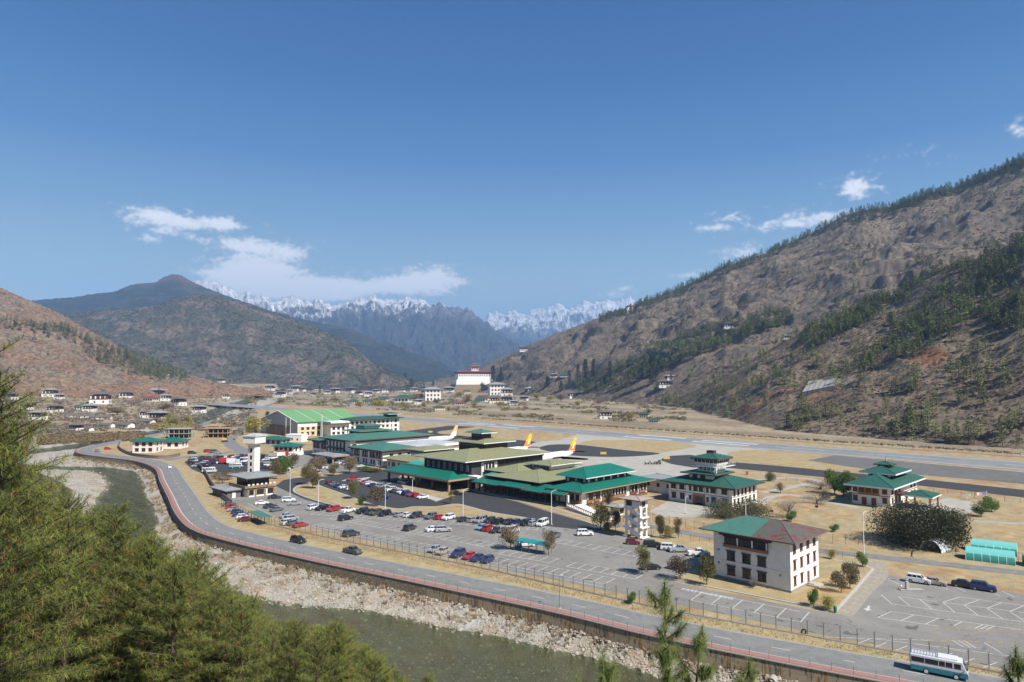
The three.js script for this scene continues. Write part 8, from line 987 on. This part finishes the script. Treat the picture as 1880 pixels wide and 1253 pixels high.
// ---------------------------------------------------------------- villages, fortress, far trees
const houseKinds = {};
{
  const mk = (name, build) => { const g = new THREE.Group(); g.name = name; build(g); houseKinds[name] = g; };
  const R = (w, d) => [-w / 2, w / 2, -d / 2, d / 2];
  const farm = (rm) => (g) => { const r = R(12, 9); wallBox(g, 'wall', r, 0, 3.6, M.white); const up = [r[0] + 0.3, r[1] - 0.3, r[2] + 0.3, r[3] + 0.3]; wallBox(g, 'upper_floor', up, 3.6, 6.4, M.timber); for (let i = 0; i < 4; i++) part(g, 'white_panel', slab(-5.4 + i * 2.9, -4.6 + i * 2.9, 4, 5.9, up[3], up[3] + 0.08), M.white); winRow(g, up, 'f', 3, 5, 1.7, 1.5, { mat: M.redTimber, style: 'plain', proud: 0.05 }); winRow(g, r, 'f', 2, 1.9, 1, 1.2, { style: 'plain' }); winRow(g, r, 'r', 2, 1.9, 1, 1.2, { style: 'plain' }); wallBox(g, 'attic', [r[0] + 2, r[1] - 2, r[2] + 1.5, r[3] - 1.5], 6.4, 7.4, M.darkTimber); hipRoof(g, [r[0] - 1.6, r[1] + 1.6, r[2] - 1.4, r[3] + 1.4], 7.4, 1.5, rm, { fascia: M.tinBrown, th: 0.25 }); };
  mk('farmhouse', farm(M.tinBrown)); mk('grey_roofed_house', farm(M.tin));
  const plainH = (rm, h, fl, wm = M.white) => (g) => { const r = R(12, 8); wallBox(g, 'wall', r, 0, h, wm); for (let f = 0; f < fl; f++) { winRow(g, r, 'f', 4, h * (f + 0.55) / fl, 1.3, h / fl * 0.45, { style: 'plain' }); winRow(g, r, 'r', 3, h * (f + 0.55) / fl, 1.2, h / fl * 0.45, { style: 'plain' }); } hipRoof(g, [r[0] - 1.2, r[1] + 1.2, r[2] - 1.2, r[3] + 1.2], h + 0.2, 1.6, rm, { fascia: M.tinBrown, th: 0.25 }); };
  mk('green_roofed_house', plainH(M.greenDark, 4, 1)); mk('red_roofed_house', plainH(M.redRoof, 3.6, 1)); mk('apartment_house', plainH(M.tin, 9, 3)); mk('cream_house', plainH(M.greenDark, 6, 2, M.cream));
  mk('long_shed', (g) => { const r = R(12, 4.5), sh = new THREE.Shape([[-2.25, 0], [2.25, 0], [2.25, 2], [0, 3], [-2.25, 2]].map(([a, b]) => new THREE.Vector2(a, b))), e = new THREE.ExtrudeGeometry(sh, { depth: 12, bevelEnabled: false }); e.translate(0, 0, -6); e.rotateY(Math.PI / 2); part(g, 'wall', boxUV(e), M.white); for (const s of [-1, 1]) { const F = [[-6.5, 3.15, 0], [6.5, 3.15, 0], [6.5, 1.9, s * 2.8], [-6.5, 1.9, s * 2.8]]; part(g, 'roof', quadGeo(s > 0 ? F : F.slice().reverse(), (s > 0 ? F : F.slice().reverse()).map((p) => [p[0], p[2]])), M.tinBrown); } winRow(g, r, 'f', 3, 1.2, 0.8, 0.7, { style: 'plain' }); });
}
const HOUSES = [];
function house(kind, px, py, pw, where, on) { HOUSES.push([kind, px, py, pw, where, on]); }
const F = 'farmhouse', Gr = 'grey_roofed_house', Gn = 'green_roofed_house', Rd = 'red_roofed_house', Ap = 'apartment_house', Cr = 'cream_house', Sh = 'long_shed';
for (const [k, x, y, w] of [[Gn, 42, 724, 40], [Ap, 73, 719, 32], [Ap, 68, 709, 24], [Gr, 91, 729, 22], [F, 184, 742, 32], [F, 231, 733, 22], [F, 255, 729, 22], [Rd, 276, 737, 24], [Gr, 286, 731, 26], [F, 328, 745, 24], [Gr, 365, 758, 22], [Gn, 149, 752, 20], [Gr, 164, 756, 20], [F, 100, 758, 22], [F, 47, 753, 18], [Gr, 69, 771, 24], [Sh, 130, 765, 26], [Sh, 157, 767, 30], [Sh, 186, 770, 34], [F, 267, 767, 20], [Gr, 290, 773, 28], [Sh, 192, 784, 34], [Sh, 224, 785, 44], [F, 139, 791, 20], [Sh, 160, 790, 26], [Sh, 265, 778, 38], [F, 386, 727, 14], [F, 414, 732, 14], [F, 457, 727, 14], [Cr, 152, 724, 24], [Gr, 120, 721, 26], [Gr, 220, 724, 20], [Gr, 205, 722, 16], [Gn, 163, 728, 18], [Gr, 304, 736, 18], [F, 18, 735, 20], [Gr, 108, 733, 14], [F, 12, 760, 18]]) house(k, x, y, w, 'in the village across the river');
for (const [k, x, y, w] of [[F, 484, 726, 16], [Gr, 495, 718, 18], [F, 515, 729, 18], [Gr, 505, 723, 14], [Gr, 543, 719, 18], [F, 555, 719, 12], [Cr, 584, 719, 16], [F, 575, 728, 12], [Gr, 615, 722, 16], [F, 643, 722, 18], [F, 658, 726, 14], [Gr, 676, 728, 16], [F, 706, 721, 14], [Gn, 648, 741, 20], [Gn, 676, 742, 22], [Gn, 704, 737, 22], [Gn, 740, 739, 34], [Gr, 768, 742, 16], [Ap, 794, 736, 34], [Cr, 806, 756, 22], [Gr, 824, 722, 20], [Rd, 844, 744, 20], [Gn, 875, 741, 16], [F, 738, 720, 12], [F, 857, 724, 14], [Gr, 530, 724, 14], [F, 470, 719, 12], [Gr, 600, 724, 12], [Gr, 690, 722, 12], [Gr, 760, 720, 14], [F, 780, 724, 14]]) house(k, x, y, w, 'on the far valley floor');
for (const [k, x, y, w] of [[Ap, 911, 726, 32], [Gr, 930, 728, 26], [Rd, 938, 720, 22], [F, 953, 720, 14], [Gr, 976, 726, 26], [Rd, 889, 735, 26], [Gn, 884, 738, 24], [F, 908, 741, 22], [F, 930, 741, 24], [Gr, 943, 745, 18], [F, 1051, 724, 22], [F, 1052, 732, 20], [Gr, 1071, 732, 22], [F, 1086, 724, 26], [F, 1112, 769, 26], [Cr, 1183, 767, 20], [Gn, 1201, 776, 22], [F, 1222, 730, 22], [Gr, 1000, 728, 16], [Gr, 962, 736, 16]]) house(k, x, y, w, 'below the brown mountainside');
for (const [k, x, y, w, h] of [[F, 1219, 712, 24, 'back'], [Gr, 1229, 700, 18, 'back'], [Gn, 1037, 693, 20, 'back'], [Gr, 1017, 694, 14, 'back'], [F, 1338, 604, 20, 'back'], [Gn, 1337, 764, 22, 'front'], [Gn, 1314, 760, 16, 'front'], [F, 409, 688, 12, 'left'], [Gr, 308, 689, 7, 'left'], [Gr, 1438, 584, 14, 'front']]) house(k, x, y, w, h === 'left' ? 'on the red hillside' : h === 'back' ? 'on the pine grown mountainside' : 'at the foot of the pine dotted hill', h);
{
  const seen = new Map(); const words = { farmhouse: 'white farmhouse with dark timber floor', grey_roofed_house: 'white house with grey roof', green_roofed_house: 'white house with green roof', red_roofed_house: 'white house with red roof', apartment_house: 'tall white apartment house', cream_house: 'cream two storey house', long_shed: 'long low white shed' };
  HOUSES.sort((a, b) => a[1] - b[1]); for (const h of HOUSES) { const k = h[0] + h[4]; seen.set(k, (seen.get(k) ?? 0) + 1); } const idx = new Map();
  for (const [kind, px, py, pw, where, on] of HOUSES) {
    const k = kind + where, i = idx.get(k) ?? 0; idx.set(k, i + 1);
    const q = on ? hills[on].find(px, py) : null, p = q ? [q[0], q[1], -q[2]] : onLand(px, py), g = houseKinds[kind].clone(); g.name = numbered(kind); scene.add(g);
    tag(g, words[kind] + ' ' + where + (seen.get(k) > 1 ? ', ' + ORD[i] + ' from left' : ''), 'house', 'houses ' + where);
    const s = pw * Math.hypot(p[0], p[2]) / FOCAL / 14.5; g.position.set(p[0], p[1] - 0.6, -p[2]); g.scale.setScalar(s); g.rotation.y = rr(-0.5, 0.4);
  }
}
{ // the fortress on its spur
  const p = hills.back.find(868, 706), g = thing('fortress', 'huge white fortress with red roof on the far spur', 'fortress'), s = 62 * Math.hypot(p[0], p[2]) / FOCAL / 100; { const q = AT(868, 706.5, -p[2] * 0.93); g.position.set(q[0], q[1], -q[2]); } g.scale.setScalar(s); g.rotation.y = 0.28;
  const taper = (w, h, d, k) => { const c = new THREE.CylinderGeometry(k, 1, 1, 4, 1); c.rotateY(Math.PI / 4); c.scale(w / Math.SQRT2, h, d / Math.SQRT2); c.translate(0, h / 2, 0); const q = c.toNonIndexed(); q.computeVertexNormals(); return q; };
  part(g, 'wall', taper(94, 34, 46, 0.95), M.white); part(g, 'outer_wall', taper(104, 14, 54, 0.97), M.white); part(g, 'rock_base', taper(150, 50, 90, 0.72).translate(0, -50, 0), std([0.27, 0.2, 0.13], 0.95, { map: T.grassy })); const R = [-46, 46, -22, 22]; band(g, 'red_band', [-44.8, 44.8, -21.9, 21.9], 29, 33.6, 0.4, M.redTimber); hipRoof(g, [R[0] - 4, R[1] + 4, R[2] - 4, R[3] + 4], 34.5, 5, M.redRoof, { fascia: M.redTimber, th: 1 });
  for (let i = 0; i < 14; i++) { const w = part(g, 'window', box(2.2, 5, 0.4), M.darkTimber); w.position.set(-41 + i * 6.3, 25, 22.6); } for (let i = 0; i < 6; i++) part(g, 'window', box(0.4, 5, 2.2), M.darkTimber).position.set(46.1, 25, -16 + i * 6.4);
  part(g, 'central_tower', taper(20, 16, 18, 0.97).translate(4, 34, 0), M.white); for (const x of [-2, 3, 8, 12]) part(g, 'tower_window', box(2.4, 7, 0.5, x - 1, 44, 9), M.darkTimber); hipRoof(g, [-10, 18, -13, 13], 50.5, 4, M.ochreTimber, { fascia: M.timber, th: 0.8 }); hipRoof(g, [-3, 11, -7, 7], 55, 3, M.ochreTimber, { fascia: M.timber, th: 0.6 }); wallBox(g, 'tower_lantern', [-1, 9, -5, 5], 52, 55, M.darkTimber);
}
{
  const p = hills.back.find(1157, 574), g = thing('watchtower', 'pale round watchtower on the ridge among dark trees', 'tower'), s = 14 * Math.hypot(p[0], p[2]) / FOCAL / 12; g.position.set(p[0], p[1] - 2 * s, p[2]); g.scale.setScalar(s); for (const q of [-3, 3]) part(g, 'drum', new THREE.CylinderGeometry(2.9, 3.2, 12, 20).translate(q * 1.05, 6, 0), M.white); part(g, 'red_band', merge([-3, 3].map((q) => new THREE.CylinderGeometry(3.05, 3.05, 1.6, 20).translate(q * 1.05, 10.6, 0))), M.redTimber); for (const q of [-3, 3]) part(g, 'roof', new THREE.ConeGeometry(4, 1.6, 20).translate(q * 1.05, 12.8, 0), M.tinBrown); for (let i = 0; i < 4; i++) part(g, 'window', box(0.8, 1.6, 0.3, -4.6 + i * 3, 8, 3.1), M.darkTimber);
  const m = hills.back.find(961, 646), h = thing('hill_monastery', 'small white monastery with red band on the far ridge shoulder', 'monastery'), t = 16 * Math.hypot(m[0], m[2]) / FOCAL / 12; h.position.set(m[0], m[1] - 0.8 * t, m[2]); h.scale.setScalar(t); wallBox(h, 'wall', [-5, 5, -4, 4], 0, 6, M.white); band(h, 'red_band', [-5, 5, -4, 4], 4.6, 5.9, 0.15, M.redTimber); winRow(h, [-5, 5, -4, 4], 'f', 4, 3, 1, 1.4, { style: 'plain' }); hipRoof(h, [-6.4, 6.4, -5.4, 5.4], 6.4, 1.6, M.redRoof, { fascia: M.redTimber }); wallBox(h, 'side_wing', [5.01, 9, -3, 3], 0, 3.4, M.white); hipRoof(h, [4.6, 9.8, -3.8, 3.8], 3.6, 1, M.tin, {});
  const r = thing('concrete_slope', 'pale concrete slope apron cut into the pine hillside', 'retaining slope'), o = hills.front.find(1506, 718); r.position.set(...o);
  const [c0, c1, c2, c3] = [[1474, 728], [1533, 716], [1484, 708], [1538, 702]].map(([a, b]) => hills.front.find(a, b)), K = (a, t) => [0, 1, 2].map((m) => lerp(lerp(c0[m], c1[m], a), lerp(c2[m], c3[m], a), t) - o[m] + (m === 1 ? 4.2 : 0));
  for (let i = 0; i < 6; i++) { const P = [K(i / 6 + 0.006, 0), K((i + 1) / 6 - 0.006, 0), K((i + 1) / 6 - 0.006, 1), K(i / 6 + 0.006, 1)]; part(r, 'slab_panel', merge([quadGeo(P, [[0, 0], [8, 0], [8, 12], [0, 12]]), quadGeo([P[0], P[1], [P[1][0], P[1][1] - 7, P[1][2]], [P[0][0], P[0][1] - 7, P[0][2]]], [[0, 0], [8, 0], [8, 2], [0, 2]])]), M.concrete); }
}
{ // dark cypresses and firs, and winter willows of the fields
  const fir = pine(12, { max: 3000, r0: 0.22, clear: 0.05, spread: 2.6, gap: 0.9, whorl: 0.75, bare: 0.1, n: 5, len: 1.0, wid: 0.12, droop: 0.2, c0: [0.018, 0.032, 0.02], c1: [0.045, 0.062, 0.03] });
  const list = [[743, 716, 30], [755, 717, 22], [788, 716, 16], [795, 717, 18], [803, 716, 18], [830, 716, 26], [838, 714, 30], [868, 712, 16], [880, 710, 22], [893, 708, 26], [905, 712, 40], [920, 700, 26], [1005, 728, 36], [1015, 727, 42], [1028, 726, 34], [1062, 706, 36], [1075, 700, 40], [1090, 690, 30], [1120, 700, 36], [1198, 704, 52], [1180, 696, 30], [1232, 706, 18], [490, 792, 34], [1045, 705, 24], [1030, 730, 30], [985, 722, 24], [587, 722, 14], [720, 716, 12], [815, 716, 14]];
  list.sort((a, b) => a[0] - b[0]).forEach(([px, py, ph], i) => { const q = py < 716 && px > 900 ? hills.back.find(px, py) : null, p = q ? [q[0], q[1], -q[2]] : onLand(px, py), g = thing('cypress_tree', (px < 600 ? 'dark cypress near the hangar' : px < 925 ? 'dark cypress around the fortress foot' : 'dark fir under the brown mountainside') + ', ' + (ORD[i] ?? 'last') + ' dark conifer from left', 'conifer', 'dark conifers'), h = ph * Math.hypot(p[0], p[2]) / FOCAL; if (i >= 20) g.userData.label = 'dark fir under the mountainside, number ' + ORD[list.length - 1 - i] + ' from the right'; part(g, 'trunk', fir.wood, M.bark); part(g, 'crown', fir.crown, plainLeaf); g.position.set(p[0], p[1] - 0.5, -p[2]); const s = h / 12; g.scale.set(s * rr(0.75, 1.0), s, s * rr(0.75, 1.0)); g.rotation.y = rr(0, 6); });
  const spots = [[512, 741, 26, 12], [640, 745, 18, 10], [662, 748, 22, 12], [688, 742, 16, 12], [700, 746, 34, 13], [720, 746, 26, 14], [736, 747, 16, 10], [763, 736, 26, 14], [770, 733, 18, 12], [832, 742, 26, 13], [845, 728, 24, 10], [855, 742, 18, 12], [824, 755, 12, 10], [838, 756, 16, 12], [860, 735, 20, 12], [1030, 737, 22, 14], [1012, 735, 18, 10], [1078, 737, 22, 12], [985, 733, 22, 13], [965, 733, 18, 12], [945, 722, 16, 12], [1144, 769, 22, 18], [1160, 770, 16, 13], [1190, 762, 16, 12], [306, 775, 30, 16], [325, 777, 30, 18], [342, 776, 22, 14], [290, 780, 20, 12], [316, 780, 26, 14], [175, 731, 26, 12], [196, 726, 30, 12], [210, 731, 22, 10], [460, 740, 20, 8], [550, 745, 18, 7], [590, 742, 22, 8], [615, 738, 18, 8], [780, 748, 16, 10], [750, 751, 14, 9], [1060, 745, 18, 10], [1100, 742, 22, 9], [915, 746, 22, 9], [935, 732, 18, 10], [870, 747, 18, 10], [802, 742, 14, 10], [10, 745, 26, 16], [30, 770, 24, 14], [245, 745, 30, 12], [300, 755, 30, 14], [215, 762, 30, 14], [110, 745, 20, 10]];
  const kinds = ['yellow', 'grey', 'yellow', 'brown'];
  spots.forEach(([px, py, pw, ph], i) => { const p = onLand(px, py), k = Math.hypot(p[0], p[2]) / FOCAL, kind = px < 260 ? (i % 3 ? 'grey' : 'brown') : kinds[i % 4]; tree(kind, p[0], p[2], ph * k, pw * k, (kind === 'yellow' ? 'yellow green winter willow' : kind === 'grey' ? 'bare grey winter tree' : 'brown winter tree') + (px < 360 ? ' among the village houses' : px < 800 ? ' on the far valley floor' : ' in the fields below the mountainside'), 'winter_tree', 'tree', 'winter trees' + (px < 360 ? ' of the village' : px < 800 ? ' on the valley floor' : ' in the right fields'), p[1] - 0.2); });
}
scene.traverse((o) => { if (o.isMesh) { o.castShadow = true; o.receiveShadow = true; } });
renderer.render(scene, camera);
